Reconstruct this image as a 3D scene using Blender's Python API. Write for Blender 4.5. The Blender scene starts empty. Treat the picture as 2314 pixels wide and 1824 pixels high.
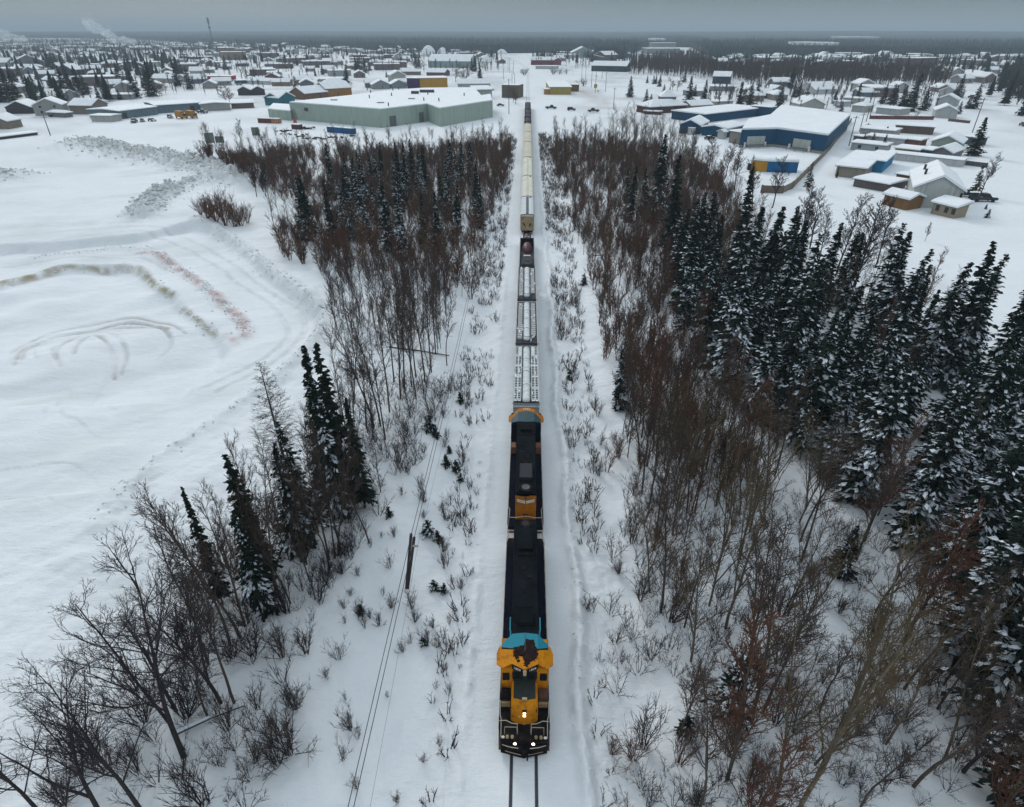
import bpy, bmesh, math, random
import numpy as np
from mathutils import Vector, Matrix
random.seed(7); rng = np.random.default_rng(7)
scene = bpy.context.scene
col = scene.collection
PI = math.pi
# ---------------------------------------------------------------- camera
CAMZ, PITCH, YAW, FPX, CX, CY = 38.0, math.radians(31.24), math.radians(1.3), 1388.0, 1157.0, 912.0
CAMX = -0.25
cd = bpy.data.cameras.new('camera'); cam = bpy.data.objects.new('camera', cd); col.objects.link(cam)
cam.location = (CAMX, 0, CAMZ); cam.rotation_euler = (PI/2-PITCH, 0, YAW)
cd.sensor_width = 36; cd.lens = 36*FPX/2314; cd.clip_start = 0.5; cd.clip_end = 30000
scene.camera = cam
# ---------------------------------------------------------------- light
w = bpy.data.worlds.new('World'); scene.world = w; w.use_nodes = True
nt = w.node_tree; nt.nodes.clear()
wo = nt.nodes.new('ShaderNodeOutputWorld'); bg = nt.nodes.new('ShaderNodeBackground')
sky = nt.nodes.new('ShaderNodeTexSky'); sky.sky_type = 'NISHITA'; sky.sun_disc = False
sky.sun_elevation = math.radians(28); sky.sun_rotation = math.radians(-25); sky.dust_density = 3
# overcast: the clear sky is greyed, and the cloud deck brightens from the horizon to the zenith
hs = nt.nodes.new('ShaderNodeHueSaturation'); hs.inputs['Saturation'].default_value = 0.25
tc = nt.nodes.new('ShaderNodeTexCoord'); sx = nt.nodes.new('ShaderNodeSeparateXYZ')
rp = nt.nodes.new('ShaderNodeValToRGB'); e = rp.color_ramp.elements
e[0].position = 0.0; e[0].color = (0.37, 0.43, 0.46, 1)
e[1].position = 1.0; e[1].color = (0.88, 1.01, 1.13, 1)
for p_, c_ in ((0.012, (0.275, 0.335, 0.36, 1)), (0.036, (0.175, 0.228, 0.252, 1)), (0.08, (0.19, 0.25, 0.285, 1)), (0.22, (0.33, 0.38, 0.41, 1)), (0.5, (0.68, 0.785, 0.875, 1))):
    q = e.new(p_); q.color = c_
cn = nt.nodes.new('ShaderNodeTexNoise'); cn.inputs['Scale'].default_value = 2.2; cn.inputs['Detail'].default_value = 3
mpg = nt.nodes.new('ShaderNodeMapping'); mpg.inputs['Scale'].default_value = (1, 1, 5)
mm = nt.nodes.new('ShaderNodeMapRange'); mm.inputs['To Min'].default_value = 0.93; mm.inputs['To Max'].default_value = 1.07
mul = nt.nodes.new('ShaderNodeVectorMath'); mul.operation = 'SCALE'
mx = nt.nodes.new('ShaderNodeMix'); mx.data_type = 'RGBA'; mx.inputs['Factor'].default_value = 0.93
sc = nt.nodes.new('ShaderNodeVectorMath'); sc.operation = 'SCALE'; sc.inputs['Scale'].default_value = 10.0
L = nt.links.new
L(tc.outputs['Generated'], sx.inputs[0]); L(sx.outputs['Z'], rp.inputs[0]); L(tc.outputs['Generated'], mpg.inputs[0]); L(mpg.outputs[0], cn.inputs['Vector'])
L(cn.outputs[0], mm.inputs['Value']); L(mm.outputs[0], mul.inputs['Scale']); L(rp.outputs[0], mul.inputs[0]); L(mul.outputs[0], sc.inputs[0])
L(sky.outputs[0], hs.inputs['Color']); L(hs.outputs[0], mx.inputs['A']); L(sc.outputs[0], mx.inputs['B'])
L(mx.outputs['Result'], bg.inputs['Color']); bg.inputs['Strength'].default_value = 0.092; L(bg.outputs[0], wo.inputs[0])
sl = bpy.data.lights.new('sun', 'SUN'); sl.energy = 1.25; sl.angle = math.radians(16); sl.color = (1, 0.97, 0.93)
so = bpy.data.objects.new('sun', sl); col.objects.link(so); so.rotation_euler = (math.radians(62), 0, math.radians(205)); so.location = (0, 0, 120)
scene.view_settings.view_transform = 'Standard'; scene.view_settings.look = 'None'; scene.view_settings.gamma = 1
scene.view_settings.exposure = 0.10
# ---------------------------------------------------------------- pixel <-> place
RM = Matrix.Rotation(YAW, 3, 'Z') @ Matrix.Rotation(PI/2-PITCH, 3, 'X'); RI = RM.transposed(); C0 = Vector((CAMX, 0, CAMZ))
def P(u, v, z=0.0):
    d = RM @ Vector(((u-CX)/FPX, (CY-v)/FPX, -1)); t = (z-CAMZ)/d.z
    return Vector((C0.x+d.x*t, C0.y+d.y*t, z))
def proj(p):
    c = RI @ (Vector(p)-C0); return CX+FPX*c.x/-c.z, CY-FPX*c.y/-c.z
def hfor(p, vt):      # height of a thing standing at p whose top is seen at row vt
    lo, hi = 0.0, 90.0
    for _ in range(30):
        m = (lo+hi)/2
        if proj((p[0], p[1], p[2]+m))[1] > vt: lo = m
        else: hi = m
    return lo
# ---------------------------------------------------------------- tags, builders
def tag(o, label=None, cat=None, group=None, kind=None):
    if label: o['label'] = label
    if cat: o['category'] = cat
    if group: o['group'] = group
    if kind: o['kind'] = kind
    return o
def empty(name, loc, rz=0, label=None, cat=None, group=None):
    o = bpy.data.objects.new(name, None); col.objects.link(o); o.location = loc; o.rotation_euler = (0, 0, rz); o.empty_display_size = 0.3
    return tag(o, label, cat, group)
def link(name, me, parent=None, loc=(0, 0, 0)):
    o = bpy.data.objects.new(name, me); col.objects.link(o); o.location = loc
    if parent: o.parent = parent
    return o
class MB:
    def __init__(s): s.v = []; s.f = []; s.m = []
    def quad(s, a, b, c, d, m=0): n = len(s.v); s.v += [a, b, c, d]; s.f.append((n, n+1, n+2, n+3)); s.m.append(m); return s
    def box(s, x0, x1, y0, y1, z0, z1, m=0):
        n = len(s.v); s.v += [(x, y, z) for z in (z0, z1) for x, y in ((x0, y0), (x1, y0), (x1, y1), (x0, y1))]
        for f in ((0, 3, 2, 1), (4, 5, 6, 7), (0, 1, 5, 4), (1, 2, 6, 5), (2, 3, 7, 6), (3, 0, 4, 7)): s.f.append(tuple(n+i for i in f)); s.m.append(m)
        return s
    def loft(s, rings, m=0, cap=True):      # rings: lists of points of equal length
        n = len(s.v); k = len(rings[0])
        for r in rings: s.v += [tuple(p) for p in r]
        for i in range(len(rings)-1):
            for j in range(k):
                a = n+i*k+j; b = n+i*k+(j+1) % k; s.f.append((a, b, b+k, a+k)); s.m.append(m)
        if cap: s.f.append(tuple(n+j for j in range(k-1, -1, -1))); s.m.append(m); s.f.append(tuple(n+(len(rings)-1)*k+j for j in range(k))); s.m.append(m)
        return s
    def prism(s, poly, z0, z1, m=0): return s.loft([[(x, y, z0) for x, y in poly], [(x, y, z1) for x, y in poly]], m)
    def tube(s, pts, r, n=6, m=0, cap=True):
        pts = [Vector(p) for p in pts]; rings = []
        for i, p in enumerate(pts):
            t = (pts[min(i+1, len(pts)-1)]-pts[max(i-1, 0)]).normalized(); a = t.cross(Vector((0, 0, 1)))
            if a.length < 0.05: a = t.cross(Vector((1, 0, 0)))
            a.normalize(); b = t.cross(a); rr = r[i] if isinstance(r, (list, tuple)) else r
            rings.append([p+a*math.cos(2*PI*j/n)*rr+b*math.sin(2*PI*j/n)*rr for j in range(n)])
        return s.loft(rings, m, cap)
    def cyl(s, c, r, h, n=16, m=0): return s.loft([[(c[0]+r*math.cos(2*PI*j/n), c[1]+r*math.sin(2*PI*j/n), z) for j in range(n)] for z in (c[2], c[2]+h)], m)
    def dome(s, c, rx, ry, rz, n=12, k=5, m=0):
        return s.loft([[(c[0]+rx*math.cos(a)*math.cos(2*PI*j/n), c[1]+ry*math.cos(a)*math.sin(2*PI*j/n), c[2]+rz*math.sin(a)) for j in range(n)] for a in [PI/2*0.985*i/k for i in range(k+1)]], m)
    def build(s, name, mats, parent=None, loc=(0, 0, 0), bev=0, smooth=False):
        me = bpy.data.meshes.new(name); me.from_pydata(s.v, [], s.f); me.polygons.foreach_set('material_index', s.m)
        for q in (mats if isinstance(mats, (list, tuple)) else [mats]): me.materials.append(q)
        bm = bmesh.new(); bm.from_mesh(me); bmesh.ops.recalc_face_normals(bm, faces=bm.faces)
        if bev:
            bmesh.ops.bevel(bm, geom=[e_ for e_ in bm.edges if len(e_.link_faces) == 2 and e_.calc_face_angle(0) > 0.5], offset=bev, segments=2, affect='EDGES', clamp_overlap=True)
        bm.to_mesh(me); bm.free()
        if smooth: me.polygons.foreach_set('use_smooth', [True]*len(me.polygons))
        return link(name, me, parent, loc)
def mesh_np(name, V, F, mats, MI=None):
    V = np.asarray(V, np.float32); F = np.asarray(F, np.int32); k = F.shape[1]; me = bpy.data.meshes.new(name)
    me.vertices.add(len(V)); me.vertices.foreach_set('co', V.ravel()); me.loops.add(F.size); me.loops.foreach_set('vertex_index', F.ravel())
    me.polygons.add(len(F)); me.polygons.foreach_set('loop_start', np.arange(len(F), dtype=np.int32)*k)
    if MI is not None: me.polygons.foreach_set('material_index', np.asarray(MI, np.int32))
    for q in mats: me.materials.append(q)
    me.update(calc_edges=True); return me
# ---------------------------------------------------------------- materials
def mat(name, c, rough=0.6, var=0.12, scale=3.0, metal=0.0, bump=0.0, emit=None, spec=0.3, dirt=None, dscale=1.0, coat=0):
    m = bpy.data.materials.new(name); m.use_nodes = True; t = m.node_tree; b = t.nodes['Principled BSDF']
    b.inputs['Roughness'].default_value = rough; b.inputs['Metallic'].default_value = metal; b.inputs['Specular IOR Level'].default_value = spec
    g = t.nodes.new('ShaderNodeTexCoord'); n = t.nodes.new('ShaderNodeTexNoise'); n.inputs['Scale'].default_value = scale; n.inputs['Detail'].default_value = 5; n.inputs['Roughness'].default_value = 0.65
    t.links.new(g.outputs['Object'], n.inputs['Vector'])
    r = t.nodes.new('ShaderNodeValToRGB'); el = r.color_ramp.elements; el[0].position = 0.3; el[1].position = 0.72
    el[0].color = tuple(max(0, x*(1-var)) for x in c)+(1,); el[1].color = tuple(x*(1+var) for x in c)+(1,)
    t.links.new(n.outputs[0], r.inputs[0]); out = r.outputs[0]
    if dirt:
        n2 = t.nodes.new('ShaderNodeTexNoise'); n2.inputs['Scale'].default_value = dscale; n2.inputs['Detail'].default_value = 8; n2.inputs['Roughness'].default_value = 0.7
        t.links.new(g.outputs['Object'], n2.inputs['Vector']); r2 = t.nodes.new('ShaderNodeValToRGB'); r2.color_ramp.elements[0].position = 0.5; r2.color_ramp.elements[1].position = 0.68
        x = t.nodes.new('ShaderNodeMix'); x.data_type = 'RGBA'; t.links.new(n2.outputs[0], r2.inputs[0]); t.links.new(r2.outputs[0], x.inputs['Factor']); t.links.new(out, x.inputs['A']); x.inputs['B'].default_value = tuple(dirt)+(1,); out = x.outputs['Result']
    t.links.new(out, b.inputs['Base Color'])
    if bump:
        bp = t.nodes.new('ShaderNodeBump'); bp.inputs['Strength'].default_value = bump; bp.inputs['Distance'].default_value = 0.05; t.links.new(n.outputs[0], bp.inputs['Height']); t.links.new(bp.outputs[0], b.inputs['Normal'])
    if emit: b.inputs['Emission Color'].default_value = tuple(emit[:3])+(1,); b.inputs['Emission Strength'].default_value = emit[3]
    return m
SN = (0.81, 0.83, 0.845)
M = dict(
 roofsnow=mat('roof_snow', SN, 0.8, 0.07, 0.25, bump=0.6), treesnow=mat('tree_snow', (0.72, 0.78, 0.84), 0.8, 0.1, 2),
 needles=mat('spruce_needles', (0.011, 0.020, 0.014), 0.8, 0.5, 1.2, spec=0.1), needlesg=mat('pine_needles', (0.05, 0.05, 0.018), 0.8, 0.4, 1.2, spec=0.1),
 bark=mat('bark', (0.085, 0.064, 0.05), 0.9, 0.35, 4), barkd=mat('dark_bark', (0.034, 0.028, 0.03), 0.9, 0.35, 4), barkg=mat('pale_bark', (0.15, 0.12, 0.085), 0.9, 0.35, 4),
 twig=mat('twig_brown', (0.066, 0.046, 0.037), 0.9, 0.3, 1), twigd=mat('twig_dark', (0.038, 0.03, 0.034), 0.9, 0.3, 1), twigr=mat('twig_red', (0.105, 0.047, 0.028), 0.9, 0.35, 0.5), twigo=mat('twig_olive', (0.095, 0.068, 0.036), 0.9, 0.3, 0.7),
 dry=mat('dry_weed', (0.13, 0.105, 0.095), 0.9, 0.3, 1),
 steel=mat('rail_steel', (0.05, 0.05, 0.055), 0.45, 0.3, 5, metal=0.6), ballast=mat('dark_ballast', (0.10, 0.10, 0.11), 0.9, 0.4, 8),
 black=mat('black_paint', (0.008, 0.007, 0.008), 0.8, 0.4, 3, spec=0.08, dirt=(0.035, 0.02, 0.014), dscale=2.2), hood=mat('dark_hood', (0.006, 0.0085, 0.011), 0.9, 0.4, 1.3, spec=0.05, dirt=(0.0015, 0.0015, 0.002), dscale=0.9),
 antiglare=mat('anti_glare', (0.022, 0.028, 0.024), 0.75, 0.3, 3), navy=mat('navy_paint', (0.004, 0.007, 0.018), 0.85, 0.3, 2, spec=0.05, dirt=(0.018, 0.013, 0.012), dscale=3),
 orange=mat('gold_paint', (0.53, 0.195, 0.002), 0.65, 0.14, 2.5, spec=0.15, dirt=(0.22, 0.075, 0.006), dscale=1.9), orange2=mat('faded_gold', (0.40, 0.14, 0.010), 0.7, 0.2, 2.5, spec=0.12, dirt=(0.20, 0.075, 0.02), dscale=1.6),
 soot=mat('gold_soot', (0.50, 0.20, 0.008), 0.6, 0.2, 2.5, dirt=(0.03, 0.018, 0.018), dscale=0.9), sootteal=mat('teal_soot', (0.012, 0.22, 0.27), 0.6, 0.2, 2.5, dirt=(0.03, 0.024, 0.026), dscale=0.8),
 sootd=mat('soot_patch', (0.016, 0.010, 0.011), 0.95, 0.5, 5, spec=0.05, dirt=(0.07, 0.025, 0.006), dscale=3.5),
 teal=mat('teal_paint', (0.006, 0.20, 0.27), 0.65, 0.15, 2, dirt=(0.02, 0.12, 0.15), dscale=2), tealf=mat('faded_teal', (0.018, 0.055, 0.072), 0.6, 0.25, 2),
 skin=mat('rusty_pink', (0.22, 0.10, 0.06), 0.7, 0.3, 2), rail=mat('handrail', (0.42, 0.36, 0.28), 0.5, 0.2, 4), white=mat('white_paint', (0.7, 0.68, 0.62), 0.5, 0.1, 2), glass=mat('dark_glass', (0.01, 0.012, 0.015), 0.15, 0.2, 2, spec=0.5),
 lamp=mat('headlight_on', (1, 0.8, 0.5), 0.3, 0, 1, emit=(1, 0.55, 0.2, 4)), lamp2=mat('ditch_on', (1, 0.9, 0.8), 0.3, 0, 1, emit=(1, 0.8, 0.62, 4)), lens=mat('lamp_lens', (0.5, 0.38, 0.2), 0.3, 0.1, 2),
 silver=mat('frosted_grating', (0.42, 0.43, 0.43), 0.6, 0.35, 9, dirt=(0.14, 0.15, 0.16), dscale=6), wsnow=mat('wagon_snow', (0.62, 0.645, 0.65), 0.8, 0.12, 2.0, dirt=(0.40, 0.42, 0.43), dscale=1.5, bump=0.4),
 wgrey=mat('wagon_grey', (0.075, 0.082, 0.09), 0.6, 0.3, 2), cream=mat('wagon_cream', (0.56, 0.53, 0.42), 0.6, 0.08, 0.5, dirt=(0.44, 0.38, 0.24), dscale=0.35), cream2=mat('wagon_ivory', (0.64, 0.63, 0.54), 0.6, 0.06, 0.5, dirt=(0.5, 0.48, 0.38), dscale=0.4),
 tan=mat('rusty_tan', (0.34, 0.25, 0.14), 0.7, 0.2, 2, dirt=(0.2, 0.09, 0.03), dscale=1.2), maroon=mat('maroon_paint', (0.09, 0.02, 0.03), 0.5, 0.3, 3), slate=mat('slate_tarp', (0.015, 0.018, 0.024), 0.75, 0.2, 2),
 coal=mat('dark_load', (0.022, 0.023, 0.026), 0.9, 0.4, 3, dirt=(0.11, 0.115, 0.115), dscale=0.6), rust=mat('rust', (0.10, 0.045, 0.03), 0.8, 0.4, 3),
 pole=mat('pole_wood', (0.055, 0.045, 0.045), 0.9, 0.3, 5), wire=mat('wire', (0.03, 0.03, 0.035), 0.6, 0.1, 1), concrete=mat('concrete', (0.27, 0.25, 0.22), 0.9, 0.12, 0.7),
 chunk=mat('snow_chunk', (0.64, 0.66, 0.655), 0.9, 0.2, 0.6), tyre=mat('tyre', (0.015, 0.015, 0.016), 0.9, 0.3, 3),
)
_wm = {}
def WM(c, sid=True):      # wall paint of a given colour
    k = tuple(c)
    if k not in _wm:
        _wm[k] = mat('wall_paint', c, 0.75, 0.10, 0.35, dirt=tuple(x*0.72 for x in c), dscale=0.6)      # streaked by weather: the noise is drawn out vertically
        t = _wm[k].node_tree; mp = t.nodes.new('ShaderNodeMapping'); mp.inputs['Scale'].default_value = (1.6, 1.6, 0.22); g = [n for n in t.nodes if n.type == 'TEX_COORD'][0]; t.links.new(g.outputs['Object'], mp.inputs[0])
        for n in t.nodes:
            if n.type == 'TEX_NOISE': t.links.new(mp.outputs[0], n.inputs['Vector'])
    return _wm[k]
# ---------------------------------------------------------------- ground
def vnoise(x, y, s, seed=0):
    x = x/s+seed*17.3; y = y/s-seed*9.1; xi = np.floor(x).astype(np.int64); yi = np.floor(y).astype(np.int64); fx = x-xi; fy = y-yi
    fx = fx*fx*(3-2*fx); fy = fy*fy*(3-2*fy)
    def h(a, b):
        n = (a*374761393+b*668265263+seed*1274126177) & 0xffffffff; n = ((n ^ (n >> 13))*1274126177) & 0xffffffff; return ((n ^ (n >> 16)) & 0xffff)/65535.0
    return (h(xi, yi)*(1-fx)+h(xi+1, yi)*fx)*(1-fy)+(h(xi, yi+1)*(1-fx)+h(xi+1, yi+1)*fx)*fy
def fbm(x, y, s, seed=0, o=4): return sum(vnoise(x, y, s/2**i, seed+i)*0.5**i for i in range(o))/sum(0.5**i for i in range(o))
def smooth(p, k=4):
    if len(p) < 3: return p
    q = [p[0]]+list(p)+[p[-1]]; out = []
    for i in range(1, len(q)-2):
        for j in range(k):
            t = j/k; out.append(tuple(0.5*(2*q[i][a]+(q[i+1][a]-q[i-1][a])*t+(2*q[i-1][a]-5*q[i][a]+4*q[i+1][a]-q[i+2][a])*t*t+(3*q[i][a]-q[i-1][a]-3*q[i+1][a]+q[i+2][a])*t**3) for a in (0, 1)))
    return out+[p[-1]]
def pw(pts): return [tuple(P(u, v))[:2] for u, v in pts]
def pdist(X, Y, pts, lim):      # distance to a polyline, lim where farther
    D = np.full(X.shape, lim, float)
    for (ax, ay), (bx, by) in zip(pts[:-1], pts[1:]):
        m = (X > min(ax, bx)-lim) & (X < max(ax, bx)+lim) & (Y > min(ay, by)-lim) & (Y < max(ay, by)+lim)
        if not m.any(): continue
        x = X[m]; y = Y[m]; dx = bx-ax; dy = by-ay; t = np.clip(((x-ax)*dx+(y-ay)*dy)/(dx*dx+dy*dy+1e-9), 0, 1)
        D[m] = np.minimum(D[m], np.hypot(x-ax-t*dx, y-ay-t*dy))
    return D
def inpoly(X, Y, poly):
    r = np.zeros(X.shape, bool); n = len(poly)
    for i in range(n):
        x0, y0 = poly[i]; x1, y1 = poly[(i+1) % n]
        if y0 == y1: continue
        r ^= ((y0 > Y) != (y1 > Y)) & (X < (x1-x0)*(Y-y0)/(y1-y0)+x0)
    return r
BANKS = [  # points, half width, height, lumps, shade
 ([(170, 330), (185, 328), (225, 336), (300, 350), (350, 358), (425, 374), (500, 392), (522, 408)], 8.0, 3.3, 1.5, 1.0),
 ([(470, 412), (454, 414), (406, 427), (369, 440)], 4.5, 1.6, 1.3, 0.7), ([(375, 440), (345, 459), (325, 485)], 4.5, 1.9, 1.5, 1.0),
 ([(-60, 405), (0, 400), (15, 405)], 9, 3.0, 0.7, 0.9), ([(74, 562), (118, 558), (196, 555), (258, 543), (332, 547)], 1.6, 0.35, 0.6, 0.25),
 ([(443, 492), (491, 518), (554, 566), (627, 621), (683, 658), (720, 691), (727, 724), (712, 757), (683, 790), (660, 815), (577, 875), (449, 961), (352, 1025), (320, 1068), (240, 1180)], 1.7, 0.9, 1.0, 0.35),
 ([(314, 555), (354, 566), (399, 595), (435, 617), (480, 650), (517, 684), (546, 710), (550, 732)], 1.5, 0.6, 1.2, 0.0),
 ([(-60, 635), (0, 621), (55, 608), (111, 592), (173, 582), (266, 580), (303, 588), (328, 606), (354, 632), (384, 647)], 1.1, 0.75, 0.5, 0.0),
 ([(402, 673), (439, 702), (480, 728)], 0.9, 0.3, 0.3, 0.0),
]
SAND = (0.37, 0.31, 0.20); PINK = (0.52, 0.33, 0.31); GREY = (0.50, 0.52, 0.52); RUT = (0.60, 0.61, 0.60)
RUTS = []
STAINS = [  # points, half width (m), colour, weight
 ([(-60, 632), (0, 618), (55, 607), (111, 592)], 1.5, SAND, 1.0), ([(100, 594), (173, 582), (230, 582)], 0.7, SAND, 0.9), ([(225, 582), (266, 580), (303, 588), (328, 604)], 0.95, SAND, 0.8),
 ([(328, 606), (354, 632), (384, 647)], 0.7, SAND, 0.95), ([(402, 673), (439, 702), (480, 728)], 0.55, SAND, 0.8),
 ([(314, 555), (354, 566), (399, 595), (435, 617), (480, 650), (517, 684), (546, 710), (550, 735)], 1.3, PINK, 0.8), ([(505, 730), (530, 750)], 0.8, PINK, 0.6),
 ([(37, 514), (150, 508), (300, 503)], 2.2, GREY, 0.4), ([(110, 360), (160, 390), (200, 380)], 8, GREY, 0.18), ([(-20, 430), (100, 470), (190, 450)], 4, GREY, 0.12),
]
def zz(l): return [(x*0.3692, 300+y*0.3692) for x, y in l]
for l in ([(20, 1250), (100, 1190), (300, 1110), (600, 1060), (850, 1050), (1000, 1080), (1110, 1150)], [(60, 1290), (80, 1240), (150, 1200), (400, 1120), (700, 1100), (900, 1095), (990, 1130), (1020, 1200), (950, 1260)],
          [(180, 1290), (150, 1250), (200, 1200), (450, 1140), (650, 1085), (880, 1075), (1010, 1120)], [(420, 1270), (450, 1200), (540, 1150), (620, 1200), (660, 1290), (650, 1380)], [(90, 1300), (130, 1220), (330, 1140), (620, 1085), (840, 1075), (960, 1110), (1010, 1165)], [(330, 1340), (310, 1260), (380, 1180), (520, 1125), (700, 1120)], [(40, 1330), (60, 1290)],
          [(0, 700), (400, 650), (800, 605), (1000, 625), (1250, 745), (1450, 885), (1600, 965), (1700, 1055), (1750, 1160), (1700, 1260), (1560, 1350), (1200, 1500)],
          [(0, 640), (400, 605), (800, 575), (1050, 590), (1300, 700), (1520, 850), (1680, 950), (1830, 1040), (1850, 1150), (1780, 1260), (1660, 1350), (1300, 1520)],
          [(0, 760), (300, 730), (600, 720), (850, 730), (1000, 800)], [(300, 1300), (290, 1230), (420, 1170), (560, 1120)], [(700, 1360), (740, 1260), (700, 1180), (600, 1130)]):
    STAINS.append((zz(l), 0.36 if l[0][1] > 1000 else 0.6, (0.42, 0.40, 0.375) if l[0][1] > 1000 else RUT, 0.85 if l[0][1] > 1000 else 0.55)); RUTS.append((pw(zz(l)), 0.4))
for a in ([(1050, 251), (1113, 250), (1190, 251)], [(1200, 251), (1290, 254), (1400, 258), (1500, 262)]): STAINS.append((a, 1.6, (0.42, 0.43, 0.43), 0.55))
STAINS.append(([(1310, 205), (1345, 222), (1372, 236)], 6, (0.45, 0.38, 0.30), 0.6)); STAINS.append(([(1325, 232), (1365, 240)], 5, (0.45, 0.38, 0.30), 0.3)); STAINS.append(([(1980, 308), (2100, 300), (2330, 308)], 1.0, RUT, 0.5)); STAINS.append(([(1690, 246), (1730, 248), (1800, 250)], 2, (0.5, 0.47, 0.42), 0.5))
FORESTS = [pw(p) for p in (
 [(440, 372), (620, 350), (860, 330), (1000, 300), (1150, 295), (1135, 520), (1110, 700), (1080, 900), (1050, 1200), (1000, 1824), (-900, 1824), (300, 1120), (520, 960), (740, 780), (770, 690), (620, 590), (480, 500)],
 [(1235, 280), (1400, 275), (1560, 330), (1640, 470), (1780, 560), (1960, 600), (2080, 640), (2200, 700), (3300, 1500), (3300, 1824), (1310, 1824), (1270, 1000)])]
BW = [(smooth(pw(b[0])),)+b[1:] for b in BANKS]; SW = [(smooth(pw(s[0])),)+s[1:] for s in STAINS]; RUTS = [(smooth(p), h) for p, h in RUTS]
PITS = [(smooth(pw([(-700, 640), (-60, 560), (120, 548), (332, 527), (430, 500), (491, 522), (554, 570), (620, 625), (676, 662), (712, 693), (718, 724), (703, 757), (676, 788), (640, 820), (570, 880), (440, 965), (340, 1030), (200, 1100), (-700, 1180)])), 1.5),
        (smooth(pw([(-700, 690), (-60, 632), (0, 619), (55, 607), (111, 592), (173, 582), (266, 580), (303, 588), (328, 606), (354, 632), (384, 647), (402, 673), (439, 702), (480, 728), (500, 780), (420, 840), (300, 880), (-700, 900)])), 1.1)]
def height(X, Y, full=True):
    X = np.asarray(X, float); Y = np.asarray(Y, float); d = np.abs(X-0.1)
    R = np.hypot(X, Y); near = np.clip((260-R)/120, 0, 1)
    h = near*((fbm(X, Y, 9, 1)-0.5)*0.55+(fbm(X, Y, 30, 2)-0.5)*0.9)
    pit = np.clip((-22-X)/10, 0, 1)*np.clip((Y-20)/20, 0, 1); h = h*(1-0.35*pit)+pit*near*((fbm(X+0.6*Y, (Y-0.5*X)*3, 22, 55, 4)-0.5)*0.9+(fbm(X, Y, 5, 57, 3)-0.5)*0.14)
    fo = np.zeros(X.shape)
    for f in FORESTS: fo = np.maximum(fo, inpoly(X, Y, f))
    h = h+near*fo*(fbm(X, Y, 2.2, 5, 3)-0.5)*0.55
    # railway bed: flat top, shallow ditches, far away the bed is level with the land
    bed = np.clip((d-3.0)/2.6, 0, 1); bed = bed*bed*(3-2*bed); dt = np.exp(-((d-7.5)/2.6)**2)
    h = h*bed-near*dt*0.7
    rg = np.where(X > 0, np.exp(-((X-3.9+0.25*np.sin(Y*0.33)+0.15*np.sin(Y*0.11))/0.5)**2), 0.4*np.exp(-((X+3.9)/0.5)**2))
    h = h+near*rg*0.55*(0.2+1.5*fbm(X, Y, 1.1, 8, 3))
    sh = near*np.clip((d-3.2)/0.8, 0, 1)*np.clip((9-d)/3, 0, 1); h = h+sh*(fbm(X, Y, 0.9, 21, 3)-0.5)*0.3
    for pts, hw, hh, lu, _ in BW:
        D = pdist(X, Y, pts, hw*2.4); g = np.exp(-(D/hw)**2)-math.exp(-5.76); g = np.clip(g, 0, 1)
        if g.max() > 0: h = h+g*hh*(0.45+0.9*lu*(fbm(X, Y, 2.2, 11, 4)-0.25)+lu*0.5*(vnoise(X, Y, 0.8, 31)-0.5))
    for pl, dp in PITS:
        i_ = inpoly(X, Y, pl); D = pdist(X, Y, pl+[pl[0]], 6.0); k = np.where(i_, np.clip(0.5+D/2.4, 0, 1), np.clip(0.5-D/2.4, 0, 1)); h = h-dp*k*k*(3-2*k)*(0.65+0.8*fbm(X, Y, 9, 77, 2))+0.35*(fbm(X, Y, 1.6, 78, 3)-0.5)*(D < 2.4)*(2.4-D)/2.4
    h = h+0.5*np.exp(-((X+62+0.25*Y)/26)**2)*np.exp(-((Y-45)/30)**2)*(np.abs(((fbm(X, Y, 26, 79, 3)*6+(Y-0.55*X)*0.09) % 1.0)-0.35) < 0.35)*np.clip(fbm(X, Y, 8, 80, 3)*1.5-.2, 0, 1)
    for pts, hw in RUTS:
        D = pdist(X, Y, pts, hw*2.2); h = h-0.16*np.exp(-(D/hw)**2)*(D < hw*2.2)+0.07*np.exp(-((D-hw*1.5)/(hw*.6))**2)*(D < hw*2.2)
    far = np.clip((R-2600)/3500, 0, 1); h = h+far*far*(6+26*fbm(X, Y, 2600, 3, 3))
    return h
def gz(x, y): return float(height(np.array([x]), np.array([y]))[0])
r1 = [4.0]
while r1[-1] < 260: r1.append(r1[-1]*1.0043+0.01)
while r1[-1] < 14000: r1.append(r1[-1]*1.035)
az = np.concatenate([np.radians(np.arange(-70, 70, 0.145)), np.radians(np.arange(70, 290, 4.0))])
Rr, Az = np.meshgrid(np.array(r1), az, indexing='ij'); GX = Rr*np.sin(Az); GY = Rr*np.cos(Az); GZ = height(GX, GY)
nr, na = GX.shape; V = np.stack([GX, GY, GZ], -1).reshape(-1, 3); ii, jj = np.meshgrid(np.arange(nr-1), np.arange(na), indexing='ij')
j2 = (jj+1) % na; F = np.stack([ii*na+jj, (ii+1)*na+jj, (ii+1)*na+j2, ii*na+j2], -1).reshape(-1, 4)[:, ::-1]
V = np.vstack([V, [[0, 0, gz(0, 0)]]]); c0 = len(V)-1; aj = np.arange(na); F = np.vstack([F, np.stack([aj, (aj+1) % na, np.full(na, c0), np.full(na, c0)], -1)[:, :4]])
F4 = F[:-na]; me = bpy.data.meshes.new('snow_ground')
cap = [(int(a), int((a+1) % na), c0) for a in aj]
me = mesh_np('snow_ground', V, F4, [])
sc_ = np.zeros((len(V), 4), np.float32); sc_[:, :3] = SN; X = V[:, 0]; Y = V[:, 1]
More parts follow.
